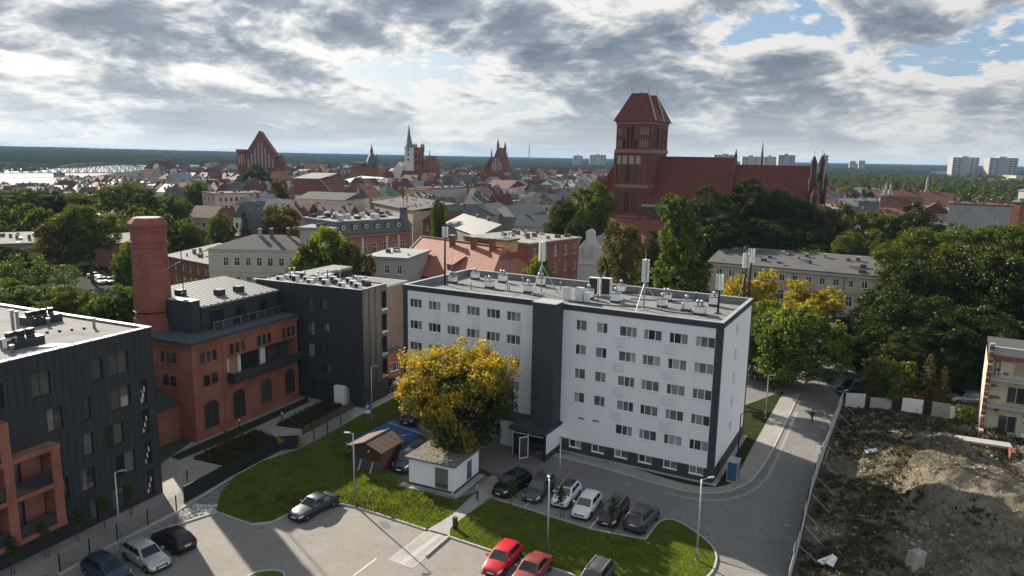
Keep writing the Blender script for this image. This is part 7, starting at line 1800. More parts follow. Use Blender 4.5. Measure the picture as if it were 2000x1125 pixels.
        far_mb.add([T0(p) for p in wl.v], wl.f, wi); far_mb.add([T0(p) for p in rf.v], rf.f, ri); far_mb.add([T0(p) for p in pn.v], pn.f, len(FARM) - 2)
        for m_ in cb: far_mb.add([T0(p) for p in m_.v], m_.f, len(FARM) - 1)
        if hy < 620: m_ = clutter(); far_mb.add([T0(p) for p in m_.v], m_.f, len(FARM) - 1)
fo = far_mb.build('far_town_houses', FARM); tag(fo, 'mass of small distant roofs filling the old town', None, None, 'stuff')
print('houses', len(cells), used_h, len(far_mb.f))

# ================================================================ river, bridge, far hills
M_water = gloss('river_water', (0.10, 0.115, 0.12), 0.16)
sheet('river', PX([(-60, 366), (40, 364), (100, 361), (170, 346), (240, 336), (330, 326), (440, 322.5), (560, 321.5), (560, 318.8), (430, 317.6), (300, 317.2), (230, 322), (150, 329), (60, 327.5), (-60, 327)], 0.05), 0.05, M_water)
BRG = tag(empty('steel_bridge', (0, 0, 0)), 'long grey steel truss bridge crossing the river at left', 'bridge')
bl_, br_ = Vector((-640.0, 700.0)), Vector((-455.0, 905.0))
bd = br_ - bl_; BLn = bd.length; bu = bd / BLn; zd = 5.0
def bpt(s, z, off=0.0): return (bl_.x + bu.x * s - bu.y * off, bl_.y + bu.y * s + bu.x * off, z)
M_brg = mat('bridge_steel', (0.17, 0.19, 0.195), 0.8, 0.1, spec=0.1)
MB().add([bpt(0, zd - 1, 0), bpt(BLn, zd - 1, 0), bpt(BLn, zd - 1, 9), bpt(0, zd - 1, 9), bpt(0, zd, 0), bpt(BLn, zd, 0), bpt(BLn, zd, 9), bpt(0, zd, 9)], [(0, 3, 2, 1), (4, 5, 6, 7), (0, 1, 5, 4), (1, 2, 6, 5), (2, 3, 7, 6), (3, 0, 4, 7)]).build('deck', M_brg, BRG)
nsp = 3; sl = BLn / nsp
for off in (0.0, 9.0):
    for q in range(nsp):
        nb_ = 10; top = []
        for k in range(nb_ + 1):
            t = k / nb_; zt_ = zd + 6 + (11.0 if q == 0 else 5.0) * math.sin(math.pi * t) ** 0.8; top.append((q * sl + t * sl, zt_))
        for (s0, z0_), (s1, z1_) in zip(top[:-1], top[1:]): MB().bar(bpt(s0, z0_, off), bpt(s1, z1_, off), 0.8, 0.8).build('top_chord', M_brg, BRG)
        for k, (s0, z0_) in enumerate(top):
            MB().bar(bpt(s0, zd, off), bpt(s0, z0_, off), 0.5, 0.5).build('hanger', M_brg, BRG)
            if k < nb_: a_, b_ = (bpt(s0, zd, off), bpt(top[k + 1][0], top[k + 1][1], off)) if k < nb_ / 2 else (bpt(s0, z0_, off), bpt(top[k + 1][0], zd, off)); MB().bar(a_, b_, 0.8, 0.8).build('diagonal', M_brg, BRG)
for q in range(nsp + 1): p = bpt(q * sl, 0, 4.5); MB().box(p[0] - 3, p[0] + 3, p[1] - 6, p[1] + 6, -0.05, zd - 1.05).build('pier', M_concrete, BRG)
# hills: forested plain and low ridge up to the horizon
naz, nr = 900, 46
az = np.linspace(R(-44), R(42), naz); rg = np.geomspace(1080, 9500, nr)
AZ, RG = np.meshgrid(az, rg, indexing='ij')
HX, HY = np.sin(AZ) * RG, np.cos(AZ) * RG
deg = np.degrees(AZ)
ridge = np.interp(deg, [-44, -36, -30, -20, -10, 0, 12, 25, 42], [50, 47, 43, 37, 33.5, 31, 29, 28, 28])
near = np.interp(deg, [-44, -35, -22, -14, -6, 5, 42], [1, 1, 1, 0.6, 0.4, 0.3, 0.3])
tf = np.clip((RG - 1500) / 3300, 0, 1)
HZ = 3 + (ridge - 9) * tf ** 0.8 + (fbm(HX * 0.012, HY * 0.012, 40, 4) - 0.45) * 16 * (1 - 0.6 * tf) + (rng.random(HX.shape) - 0.5) * (6 - 3.5 * tf)
riv = (deg < -12) & (RG < np.interp(deg, [-44, -36, -33, -29, -24, -20, -12], [1150, 1150, 1250, 1750, 1850, 1850, 1100]))
HZ = np.where(riv, -2.0, HZ)
edge = np.clip((RG - 1080) / 250, 0, 1); HZ = HZ * (0.3 + 0.7 * edge) - (1 - edge) * 3
iv = np.arange(naz * nr).reshape(naz, nr)
Fh = np.stack([iv[:-1, :-1].ravel(), iv[1:, :-1].ravel(), iv[1:, 1:].ravel(), iv[:-1, 1:].ravel()], 1)
M_hill = patchy('far_woods', [(0.3, (0.008, 0.015, 0.008)), (0.5, (0.013, 0.023, 0.011)), (0.64, (0.024, 0.034, 0.015)), (0.8, (0.05, 0.052, 0.025))], 0.006, bump=0.8, bscale=0.12, scale2=0.05)
sheet('park_ground', [(70, 300), (280, 300), (1400, 1500), (260, 1500), (90, 520)], -0.03, M_hill)
sheet('park_ground', [(-420, 420), (-110, 210), (-70, 180), (-150, 185), (-460, 390)], -0.03, M_hill)
structure(link('hills', mesh_np('hills', np.stack([HX.ravel(), HY.ravel(), HZ.ravel()], 1), Fh, M_hill)))

# ================================================================ trees
LEAF = {
    'maple': leafmat('leaf_maple', [(0.1, (0.043, 0.070, 0.006)), (0.45, (0.080, 0.116, 0.010)), (0.75, (0.134, 0.158, 0.012)), (0.95, (0.220, 0.193, 0.018))], 0.40),
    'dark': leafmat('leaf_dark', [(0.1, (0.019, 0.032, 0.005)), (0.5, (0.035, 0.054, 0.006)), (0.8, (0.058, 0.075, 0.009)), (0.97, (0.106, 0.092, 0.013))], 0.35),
    'fresh': leafmat('leaf_fresh', [(0.1, (0.034, 0.067, 0.009)), (0.5, (0.066, 0.110, 0.016)), (0.8, (0.114, 0.152, 0.021)), (0.97, (0.200, 0.193, 0.030))], 0.45),
    'poplar': leafmat('leaf_poplar', [(0.1, (0.045, 0.080, 0.014)), (0.5, (0.078, 0.128, 0.022)), (0.85, (0.125, 0.175, 0.035))], 0.45),
    'olive': leafmat('leaf_olive', [(0.1, (0.043, 0.046, 0.012)), (0.5, (0.091, 0.084, 0.022)), (0.8, (0.150, 0.118, 0.029)), (0.97, (0.204, 0.132, 0.036))], 0.42),
    'rust': leafmat('leaf_rust', [(0.1, (0.033, 0.046, 0.005)), (0.5, (0.064, 0.079, 0.008)), (0.8, (0.106, 0.101, 0.011)), (0.97, (0.180, 0.107, 0.019))], 0.38),
    'gold': leafmat('leaf_gold', [(0.1, (0.15, 0.14, 0.015)), (0.5, (0.32, 0.265, 0.02)), (0.8, (0.46, 0.37, 0.03)), (0.97, (0.55, 0.45, 0.06))], 0.45),
    'hero': leafmat('leaf_turning', [(0.1, (0.024, 0.042, 0.012)), (0.5, (0.048, 0.072, 0.018)), (0.8, (0.082, 0.100, 0.026)), (0.97, (0.15, 0.14, 0.03))], 0.45, 0.30,
                    [(0.1, (0.20, 0.19, 0.02)), (0.4, (0.36, 0.29, 0.022)), (0.7, (0.50, 0.36, 0.025)), (0.92, (0.48, 0.25, 0.022)), (1.0, (0.30, 0.14, 0.04))], (0.56, 0.98)),
    'yellowgreen': leafmat('leaf_yellowgreen', [(0.1, (0.042, 0.081, 0.014)), (0.5, (0.081, 0.134, 0.020)), (0.8, (0.140, 0.182, 0.025)), (0.97, (0.224, 0.224, 0.039))], 0.45, 0.3,
                           [(0.1, (0.140, 0.182, 0.020)), (0.5, (0.238, 0.252, 0.025)), (0.9, (0.420, 0.364, 0.042))], (0.78, 1.18)),
    'spruce': leafmat('leaf_spruce', [(0.1, (0.012, 0.024, 0.018)), (0.5, (0.022, 0.040, 0.030)), (0.9, (0.040, 0.060, 0.045))], 0.15),
    'larch': leafmat('leaf_larch', [(0.1, (0.055, 0.050, 0.014)), (0.5, (0.10, 0.085, 0.022)), (0.9, (0.15, 0.105, 0.035))], 0.4),
}
def leaf_cloud(rg, centers, radii, per, leaf, squash=0.8, out_c=None, crown=None, upb=0.35):
    """small leaf blades round every spray; returns vertices and an outer factor per blade"""
    n = len(centers)
    C = np.repeat(centers, per, 0); Rr = np.repeat(radii, per)
    d = rg.normal(size=(n * per, 3)); d /= np.linalg.norm(d, axis=1)[:, None] + 1e-9
    r = rg.random(n * per) ** 0.5
    P = C + d * (Rr * r)[:, None] * np.array([1, 1, squash])
    nr = d * 0.55 + rg.normal(size=d.shape) * 0.55 + np.array([0, 0, upb]); nr /= np.linalg.norm(nr, axis=1)[:, None] + 1e-9
    a = np.cross(nr, rg.normal(size=d.shape)); a /= np.linalg.norm(a, axis=1)[:, None] + 1e-9
    b = np.cross(nr, a)
    s = leaf * (0.6 + 0.8 * rg.random(n * per))[:, None]
    V = np.stack([P + a * s * 0.55, P + b * s * 0.34 + nr * s * 0.08, P - a * s * 0.5, P - b * s * 0.34 + nr * s * 0.05], 1).reshape(-1, 3)
    return V, P
def proto_tree(kind, seed, H, rx, z0, nl, ns, per, leaf, lm, lobe_r=0.42, spread=0.62, col=False, taper=0.0, bias=0.0, trunk_r=0.24):
    """tree prototype: mesh data for crown and trunk, built at full size"""
    rg = np.random.default_rng(seed)
    cz = (z0 + H) / 2; az_ = (H - z0) / 2
    lob = []
    while len(lob) < nl:
        p = rg.uniform(-1, 1, 3)
        if np.linalg.norm(p) > 1: continue
        if taper and p[2] > 0 and math.hypot(p[0], p[1]) > 1 - taper * p[2]: continue
        q = np.array([p[0] * rx * spread, p[1] * rx * spread, cz + p[2] * az_ * 0.72])
        if len(lob) > 3 and min(np.linalg.norm(q - l[0]) for l in lob) < rx * lobe_r * (0.45 if not col else 0.25): 
            if rg.random() < 0.7: continue
        lob.append((q, rx * lobe_r * rg.uniform(0.72, 1.15)))
    cen = []; rad = []
    k = 0
    while len(cen) < ns and k < ns * 30:
        k += 1
        c, r = lob[rg.integers(nl)]
        d = rg.normal(size=3); d /= np.linalg.norm(d)
        p = c + d * r * rg.uniform(0.72, 1.02) * np.array([1, 1, 0.85])
        if p[2] < z0 * 0.75: continue
        deep = sum(np.linalg.norm((p - c2) / np.array([1, 1, 0.85])) < r2 * 0.68 for c2, r2 in lob)
        if deep and rg.random() < 0.8: continue
        cen.append(p); rad.append(rx * 0.13 * rg.uniform(0.7, 1.3))
    cen = np.array(cen); rad = np.array(rad)
    V, P = leaf_cloud(rg, cen, rad, per, leaf)
    F = np.arange(len(V)).reshape(-1, 4)
    me = mesh_np('crown', V, F, lm)
    rel = np.sqrt((P[:, 0] / rx) ** 2 + (P[:, 1] / rx) ** 2 + ((P[:, 2] - cz) / az_) ** 2)
    outer = np.clip(rel * 0.65 + 0.35 * (P[:, 2] - z0) / (H - z0) - bias * (P[:, 0] / rx - (P[:, 2] - cz) / az_), 0, 1.2)
    at = me.attributes.new('outer', 'FLOAT', 'FACE'); at.data.foreach_set('value', outer.astype(np.float32))
    tb = MB(); top = (0.15 * rx * 0.1, 0.0, z0 + (H - z0) * (0.85 if col else 0.45))
    tb.bar((0, 0, -0.1), (0.05, 0.03, z0 * 0.9), trunk_r * 2.4, None, 0, 8, trunk_r * 1.8); tb.bar((0.05, 0.03, z0 * 0.88), top, trunk_r * 1.8, None, 0, 8, trunk_r * 0.6)
    for c, r in lob:
        f = rg.uniform(0.2, 0.75); st_ = (0.05 + (top[0] - 0.05) * f, 0.03, z0 * 0.9 + (top[2] - z0 * 0.9) * f)
        mid_ = ((st_[0] + c[0]) / 2, (st_[1] + c[1]) / 2, (st_[2] + c[2]) / 2 - r * 0.15)
        tb.bar(st_, mid_, trunk_r * 0.8, None, 0, 5, trunk_r * 0.5); tb.bar(mid_, tuple(c), trunk_r * 0.5, None, 0, 5, trunk_r * 0.15)
        for _ in range(3):
            e = c + rg.normal(size=3) * r * 0.6; tb.bar(tuple(c), tuple(e), trunk_r * 0.22, None, 0, 4, trunk_r * 0.06)
    return dict(crown=me, trunk=tb.mesh('trunk', M_bark), H=float(np.percentile(V[:, 2], 99.8)), rx=float(np.percentile(np.hypot(V[:, 0], V[:, 1]), 98.5)))
def spruce(seed, H, rx, lm, per=26, leaf=0.34, droop=0.35):
    rg = np.random.default_rng(seed); cen = []; rad = []
    n = int(H / 0.42)
    for k in range(n):
        z = 0.8 + (H - 0.9) * k / n; r = rx * (1 - (z / H)) ** 0.85 + 0.1
        m = max(4, int(9 * r / rx) + 3)
        for j in range(m):
            t = 2 * math.pi * (j + rg.random()) / m
            for q in (0.45, 0.75, 1.0): cen.append((r * q * math.cos(t) * rg.uniform(0.8, 1.1), r * q * math.sin(t) * rg.uniform(0.8, 1.1), z - droop * q * r * 0.5)); rad.append(0.26 * rx / 2 * (1.25 - 0.5 * q))
    V, P = leaf_cloud(rg, np.array(cen), np.array(rad), max(3, per // 6), leaf, 0.6)
    tb = MB(); tb.bar((0, 0, -0.1), (0, 0, H * 0.97), 0.4, None, 0, 7, 0.05)
    return dict(crown=mesh_np('crown', V, np.arange(len(V)).reshape(-1, 4), lm), trunk=tb.mesh('trunk', M_bark), H=H, rx=rx)
PT = {
    'maple_a': proto_tree('maple', 11, 16, 6.3, 1.6, 19, 430, 92, 0.27, LEAF['maple']),
    'maple_b': proto_tree('maple', 12, 15, 6.3, 1.4, 22, 430, 92, 0.27, LEAF['maple'], 0.36, 0.68),
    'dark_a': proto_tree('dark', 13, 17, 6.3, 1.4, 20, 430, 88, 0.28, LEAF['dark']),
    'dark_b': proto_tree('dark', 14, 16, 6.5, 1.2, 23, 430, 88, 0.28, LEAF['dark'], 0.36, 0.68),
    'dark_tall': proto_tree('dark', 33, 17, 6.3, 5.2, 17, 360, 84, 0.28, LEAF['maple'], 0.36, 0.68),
    'fresh_a': proto_tree('fresh', 15, 14, 6.0, 1.4, 20, 420, 88, 0.26, LEAF['fresh'], 0.38, 0.66),
    'olive_a': proto_tree('olive', 16, 13, 5.2, 2.6, 14, 260, 50, 0.30, LEAF['olive'], 0.34, 0.66),
    'olive_b': proto_tree('olive', 36, 16, 6.3, 1.4, 20, 430, 88, 0.28, LEAF['rust']),
    'gold_a': proto_tree('gold', 17, 10, 4.6, 2.2, 13, 240, 50, 0.28, LEAF['gold'], 0.36, 0.66),
    'yg_a': proto_tree('yg', 18, 13, 5.8, 0.6, 20, 420, 64, 0.32, LEAF['yellowgreen'], 0.40, 0.64),
    'hero': proto_tree('hero', 19, 11.4, 6.0, 0.7, 26, 640, 70, 0.24, LEAF['hero'], 0.34, 0.70, bias=0.16, trunk_r=0.26),
    'acacia': proto_tree('acacia', 20, 11, 6.0, 3.2, 13, 200, 44, 0.26, LEAF['fresh'], 0.30, 0.75),
    'poplar': proto_tree('poplar', 21, 26, 4.2, 1.5, 34, 520, 54, 0.34, LEAF['poplar'], 0.42, 0.55, True, 0.45),
    'spruce': spruce(22, 14, 3.0, LEAF['spruce']),
    'larch': spruce(23, 6.5, 1.9, LEAF['larch'], 30, 0.2),
    'bush': proto_tree('bush', 24, 3.2, 2.4, 0.3, 10, 120, 44, 0.2, LEAF['maple'], 0.42, 0.62, trunk_r=0.06),
    'sapling': proto_tree('sapling', 25, 4.0, 0.55, 0.5, 16, 110, 22, 0.12, LEAF['fresh'], 0.5, 0.5, True, 0.3, trunk_r=0.03),
    'sapling_y': proto_tree('sapling', 26, 2.0, 0.6, 0.8, 5, 26, 22, 0.13, LEAF['gold'], 0.5, 0.5, True, 0.2, trunk_r=0.02),
    'low_a': proto_tree('low', 27, 13, 6.0, 1.4, 11, 70, 11, 1.25, LEAF['maple'], 0.42, 0.66),
    'low_b': proto_tree('low', 28, 12, 5.8, 1.2, 11, 70, 11, 1.25, LEAF['dark'], 0.42, 0.66),
    'low_c': proto_tree('low', 29, 12, 5.8, 1.2, 11, 70, 11, 1.25, LEAF['olive'], 0.42, 0.66),
}
tree_no = 0
def tree(proto, loc, sx, sz, label, name='tree', group=None, rz=None):
    global tree_no
    tree_no += 1
    p = PT[proto]; rz = (tree_no * 2.399) % 6.283 if rz is None else rz
    r = tag(empty(name, loc, rz), label, 'tree' if 'bush' not in name else 'bush', group)
    r.scale = (sx, sx, sz)
    link('trunk', p['trunk'], r); link('crown', p['crown'], r)
    return r
def tree_px(proto, x, ytop, wpx, Y, label, name='tree', group=None, zb=None):
    """crown centre column x, top at picture row ytop, crown width in picture pixels, standing at distance Y"""
    zb = (-1.7 if proto == 'yg_a' else 0.0) if zb is None else zb       # low-branched trees root below the street bank
    t = AT(x, ytop, Y); p = PT[proto]; w = wpx * Y / CF / math.cos(math.atan2(t[0], Y)) * 1.02
    return tree(proto, (t[0], Y, zb), w / (2 * p['rx']), max(0.3, (t[2] - zb) / p['H']), label, name, group)
tree_px('hero', 897, 676, 246, 72.0, 'broad low tree turning yellow and orange before the white block', 'yellow_tree').rotation_euler = (0, 0, 0)
tree_px('poplar', 1337, 386, 108, 100, 'tall dense green poplar rising behind the white block', 'poplar_tree')
GR = 'park trees behind the white block'
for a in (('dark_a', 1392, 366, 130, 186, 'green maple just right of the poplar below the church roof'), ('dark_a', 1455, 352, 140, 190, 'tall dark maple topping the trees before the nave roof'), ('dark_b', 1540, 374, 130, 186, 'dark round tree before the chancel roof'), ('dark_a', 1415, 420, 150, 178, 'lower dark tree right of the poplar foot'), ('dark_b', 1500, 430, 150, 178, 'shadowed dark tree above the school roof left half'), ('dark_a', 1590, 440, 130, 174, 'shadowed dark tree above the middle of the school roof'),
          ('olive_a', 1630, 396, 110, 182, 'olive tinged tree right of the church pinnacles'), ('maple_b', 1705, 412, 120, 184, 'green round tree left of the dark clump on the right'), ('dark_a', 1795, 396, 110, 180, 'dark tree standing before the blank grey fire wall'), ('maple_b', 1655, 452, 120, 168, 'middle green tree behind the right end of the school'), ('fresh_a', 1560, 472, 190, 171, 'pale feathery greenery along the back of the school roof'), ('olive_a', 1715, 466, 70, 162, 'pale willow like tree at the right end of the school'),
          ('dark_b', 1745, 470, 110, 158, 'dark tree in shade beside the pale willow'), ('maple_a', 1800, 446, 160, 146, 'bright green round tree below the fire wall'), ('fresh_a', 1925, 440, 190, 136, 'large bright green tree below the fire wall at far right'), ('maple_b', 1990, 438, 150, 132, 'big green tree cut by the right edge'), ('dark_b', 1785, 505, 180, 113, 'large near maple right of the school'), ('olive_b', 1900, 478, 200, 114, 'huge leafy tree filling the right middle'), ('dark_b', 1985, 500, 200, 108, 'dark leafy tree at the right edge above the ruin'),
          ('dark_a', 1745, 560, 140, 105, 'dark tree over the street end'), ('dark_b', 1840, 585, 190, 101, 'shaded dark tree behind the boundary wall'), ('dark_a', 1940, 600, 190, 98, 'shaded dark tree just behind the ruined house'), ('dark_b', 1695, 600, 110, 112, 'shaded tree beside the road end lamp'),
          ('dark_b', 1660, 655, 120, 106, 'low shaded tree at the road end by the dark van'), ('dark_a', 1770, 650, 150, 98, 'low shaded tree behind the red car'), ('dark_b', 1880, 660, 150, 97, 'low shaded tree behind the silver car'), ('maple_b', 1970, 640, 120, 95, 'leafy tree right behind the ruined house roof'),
          ('gold_a', 1472, 530, 120, 116, 'golden tree crown behind the right roof corner'), ('gold_a', 1592, 552, 125, 118, 'golden topped tree before the school wall'), ('yg_a', 1562, 596, 205, 98, 'rounded yellow green tree beside the road'), ('yg_a', 1498, 590, 140, 104, 'yellow green tree close to the white block end wall'),
          ('olive_a', 1216, 432, 100, 124, 'loose olive brown tree before the white gabled chapel'), ('maple_a', 1155, 356, 100, 195, 'leafy green tree left of the church tower'), ('dark_b', 1105, 394, 84, 190, 'dark tree beside the slate tenement'), ('dark_a', 1140, 415, 80, 180, 'shadowed tree at the church aisle corner'), ('yg_a', 1050, 500, 80, 121, 'small light green tree peeping over the white block roof'),
          ('dark_a', 1275, 452, 60, 150, 'dark tree between olive tree and poplar')):
    tree_px(a[0], a[1], a[2], a[3] * (0.86 if a[1] > 1600 else 0.95), *a[4:], group=GR)
GL_ = 'trees of the left middle ground'
for a in (('dark_tall', 168, 402, 110, 172, 'big dark tree left of the white cube'), ('olive_a', 110, 428, 90, 168, 'loose yellowish tree beside the big dark one'), ('acacia', 80, 494, 150, 138, 'spreading pale acacia in the left foreground wood'), ('fresh_a', 50, 555, 120, 120, 'round green tree below the acacia'), ('maple_b', 120, 560, 110, 118, 'green tree at the small car park edge'), ('dark_b', 20, 480, 80, 150, 'dark tree at the left edge above the grey roof'), ('maple_a', 5, 545, 70, 122, 'green tree cut by the left edge'),
          ('fresh_a', 230, 560, 110, 112, 'bushy tree left of the chimney foot'), ('maple_b', 180, 572, 80, 116, 'leafy bush tree behind the dark block roof'), ('yg_a', 250, 474, 60, 150, 'yellowish small tree left of the chimney'), ('bush', 365, 545, 60, 118, 'green bush right of the chimney'),
          ('maple_a', 30, 368, 90, 262, 'large tree at left edge below the river'), ('dark_b', 100, 374, 90, 266, 'dark tree second from the left edge below the river'), ('maple_b', 150, 376, 70, 270, 'green tree third from left below the river'), ('maple_a', 240, 358, 100, 258, 'tall tree above the white cube'), ('dark_a', 285, 372, 80, 250, 'dark tree right of the tall one above the chimney'), ('fresh_a', 340, 380, 64, 262, 'bright round tree above the red roofed cottage'), ('fresh_a', 382, 354, 46, 330, 'small far round tree left of the pink tenement'), ('dark_a', 505, 322, 62, 400, 'dark tree below the gabled church'), ('olive_a', 545, 350, 40, 330, 'russet tree beside the theatre hall'), ('olive_a', 190, 372, 70, 275, 'olive tree in the row below the river'),
          ('maple_b', 370, 430, 80, 205, 'dark green tree before the red roofed cottage'), ('maple_a', 428, 418, 50, 196, 'slender green tree left of the spruce'), ('olive_a', 548, 402, 84, 190, 'large olive tree before the brick works'), ('dark_b', 500, 414, 60, 198, 'dark tree right of the spruce'), ('yg_a', 640, 448, 150, 122, 'turning tree behind the dark annex roof'), ('olive_a', 690, 470, 80, 119, 'olive tree right of the turning one behind the annex'), ('olive_a', 600, 470, 60, 121, 'olive tree left of the turning one behind the annex'),
          ('maple_a', 858, 388, 34, 215, 'small dark green tree in a yard beside the black mast')):
    tree_px(*a, group=GL_)
tree_px('spruce', 476, 412, 44, 188, 'dark blue spruce before the brick works', 'spruce_tree')
tree_px('larch', 1708, 690, 42, 93, 'slim browning conifer left behind the boundary wall', 'conifer_tree'); tree_px('larch', 1820, 686, 52, 90, 'tall browning conifer before the boundary wall', 'conifer_tree'); tree_px('larch', 1848, 710, 40, 89, 'shorter browning conifer right of the tall one', 'conifer_tree')
tree_px('bush', 1752, 704, 80, 92, 'rounded pale topped bush behind the boundary wall', 'garden_bush'); tree_px('bush', 1888, 792, 34, 84, 'small bright green bush beside the ruin wall', 'garden_bush')
for x, y, lab in ((30, 1122, 'young tree at the lower left of the fence row'), (88, 1090, 'second young tree along the dark block'), (155, 1058, 'third young tree along the dark block'), (205, 1032, 'fourth young tree just left of the lamp post'), (255, 1008, 'fifth young tree right of the lamp post'), (1000, 998, 'young tree on the lawn before the black car'), (1094, 1012, 'young tree on the lawn before the white hatchback'), (1196, 1040, 'young tree on the lawn before the brown estate')):
    p = G(x, y); o = tree('sapling', (*p, 0.06), 1.0, 1.0, lab, 'young_tree', 'young trees on the site')
    MB().bar((0.25, 0.1, 0), (0.2, 0.1, 1.5), 0.06, None, 0, 6).build('stake', M_wood, o)
for x, y, lab in ((546, 884, 'yellow sapling at the right end of the black fence'), (590, 892, 'yellow sapling on the lawn by the fence')): tree('sapling_y', (*G(x, y), 0.08), 1.0, 1.0, lab, 'young_tree', 'young trees on the site')
# far woods: one mass of crowns beyond the town, instanced on points
low1 = tree_px('low_a', 1640, 366, 40, 380, 'green tree at the near edge of the far right wood', group='edge trees of the far wood'); low2 = tree_px('low_b', 1690, 364, 40, 390, 'dark tree at the near edge of the far right wood', group='edge trees of the far wood'); low3 = tree_px('low_c', 1780, 362, 40, 400, 'yellowish tree at the near edge of the far right wood', group='edge trees of the far wood')
def kid(o): return next(c for c in o.children if c.name.startswith('crown'))
def scatter(name, label, src, pts, smin, smax, seed):
    me = bpy.data.meshes.new(name); me.from_pydata(pts, [], [])
    o = link(name, me); tag(o, label, None, None, 'stuff')
    ng = bpy.data.node_groups.new(name, 'GeometryNodeTree')
    ng.interface.new_socket('Geometry', in_out='INPUT', socket_type='NodeSocketGeometry'); ng.interface.new_socket('Geometry', in_out='OUTPUT', socket_type='NodeSocketGeometry')
    gi = ng.nodes.new('NodeGroupInput'); go = ng.nodes.new('NodeGroupOutput')
    ip = ng.nodes.new('GeometryNodeInstanceOnPoints'); oi = ng.nodes.new('GeometryNodeObjectInfo'); oi.inputs[0].default_value = src; oi.inputs['As Instance'].default_value = True
    rv = ng.nodes.new('FunctionNodeRandomValue'); rv.data_type = 'FLOAT_VECTOR'; rv.inputs[0].default_value = (0, 0, 0); rv.inputs[1].default_value = (0, 0, 6.28); rv.inputs['Seed'].default_value = seed
    rs = ng.nodes.new('FunctionNodeRandomValue'); rs.data_type = 'FLOAT_VECTOR'; rs.inputs[0].default_value = (smin, smin, smin * 0.8); rs.inputs[1].default_value = (smax, smax, smax * 1.1); rs.inputs['Seed'].default_value = seed + 5
    ng.links.new(gi.outputs[0], ip.inputs['Points']); ng.links.new(oi.outputs['Geometry'], ip.inputs['Instance']); ng.links.new(rv.outputs[0], ip.inputs['Rotation']); ng.links.new(rs.outputs[0], ip.inputs['Scale']); ng.links.new(ip.outputs[0], go.inputs[0])
    md = o.modifiers.new('scatter', 'NODES'); md.node_group = ng
    return o
r9 = random.Random(4)
sets = ([], [], [])
BOXES = world_boxes()
y = 300.0
while y < 1500:
    st = 7.5 + y * 0.008
    x = 0.12 * y
    while x < 0.86 * y:
        px_, py__ = x + r9.uniform(-0.45, 0.45) * st, y + r9.uniform(-0.45, 0.45) * st
        u, v = proj(px_, py__, 6)
        ok = u > 1600 or (u > 1180 and y > 520)
        if 1600 < u < 1880 and y < 430: ok = r9.random() < 0.25
        if ok and r9.random() < 0.93 and free(px_, py__, 4): sets[r9.choices((0, 1, 2), (5, 3.2, 1.6))[0]].append((px_, py__, 0))
        x += st
    y += st
for k in range(260):                                            # trees dotted through the old town and along the river
    yy = r9.uniform(230, 900); xx = r9.uniform(-0.7, 0.12) * yy; u, v = proj(xx, yy, 6)
    if free(xx, yy, 3) and u > 425: sets[r9.choice((0, 1, 2))].append((xx, yy, 0))
for k in range(420):
    yy = r9.uniform(196, 345); xx = r9.uniform(-0.76, -0.44) * yy; u, v = proj(xx, yy, 6)
    if u < 350 and free(xx, yy, 3) and not (160 < u < 245 and yy < 250): sets[r9.choice((0, 0, 1, 2))].append((xx, yy, -2.5 if yy > 290 else -1))
for k in range(420):
    xx = r9.uniform(-1000, 250); yy = r9.uniform(960, 1300)
    u, v = proj(xx, yy, 6)
    if u > 430: sets[r9.choice((0, 1, 1))].append((xx, yy, 0))
for nm, src, pts, sd_ in (('wood', kid(low1), sets[0], 1), ('wood', kid(low2), sets[1], 2), ('wood', kid(low3), sets[2], 3)):
    scatter(nm, {1: 'mass of green tree crowns spread beyond the town', 2: 'mass of dark tree crowns spread beyond the town', 3: 'scattered yellowish tree crowns beyond the town'}[sd_], src, pts, 0.62, 1.1, sd_)
print('wood', [len(s) for s in sets])

# ================================================================ grass, weeds, rubble
def in_poly(P, poly):
    x, y = P[:, 0], P[:, 1]; ins = np.zeros(len(P), bool); n = len(poly)
    for i in range(n):
        x1, y1 = poly[i]; x2, y2 = poly[(i + 1) % n]
        c = ((y1 > y) != (y2 > y)) & (x < (x2 - x1) * (y - y1) / (y2 - y1 + 1e-12) + x1); ins ^= c
    return ins
def blades(name, label, poly, n, h, z, m, seed, wid=0.05, hvar=None):
    rg = np.random.default_rng(seed); a = np.array(poly); lo, hi = a.min(0), a.max(0)
    P = rg.uniform(lo, hi, (n, 2)); P = P[in_poly(P, poly)]
    k = len(P); ang = rg.uniform(0, 6.28, k); hh = h * (0.5 + rg.random(k)) * (1.0 if hvar is None else hvar(P)); w = wid * (0.6 + 0.8 * rg.random(k))
    B = np.column_stack([P, np.full(k, z)]) if np.isscalar(z) else np.column_stack([P, z(P)])
    d = np.column_stack([np.cos(ang), np.sin(ang), np.zeros(k)]) * w[:, None]
    tip = B + np.column_stack([rg.normal(0, 0.35, (k, 2)) * hh[:, None], hh])
    V = np.stack([B - d, B + d, tip], 1).reshape(-1, 3)
    o = link(name, mesh_np(name, V, np.arange(len(V)).reshape(-1, 3), m)); tag(o, label, None, None, 'stuff'); return o
M_blade = leafmat('grass_blade', [(0.1, (0.048, 0.072, 0.010)), (0.5, (0.112, 0.148, 0.020)), (0.8, (0.18, 0.212, 0.030)), (0.97, (0.26, 0.23, 0.06))], 0.5, 0.6)
rough_c = np.array(G(720, 985))
def bank(P):
    d = np.hypot((P[:, 0] - rough_c[0]) / 7.0, (P[:, 1] - rough_c[1]) / 2.6); return 1.0 + 2.2 * np.exp(-d ** 2)
blades('grass', 'rough grass blades of the left lawn and bank', lawnA, 90000, 0.11, 0.10, M_blade, 1, 0.035, bank)
blades('grass', 'short grass blades of the near right lawn', lawnB, 70000, 0.07, 0.10, M_blade, 2, 0.03)
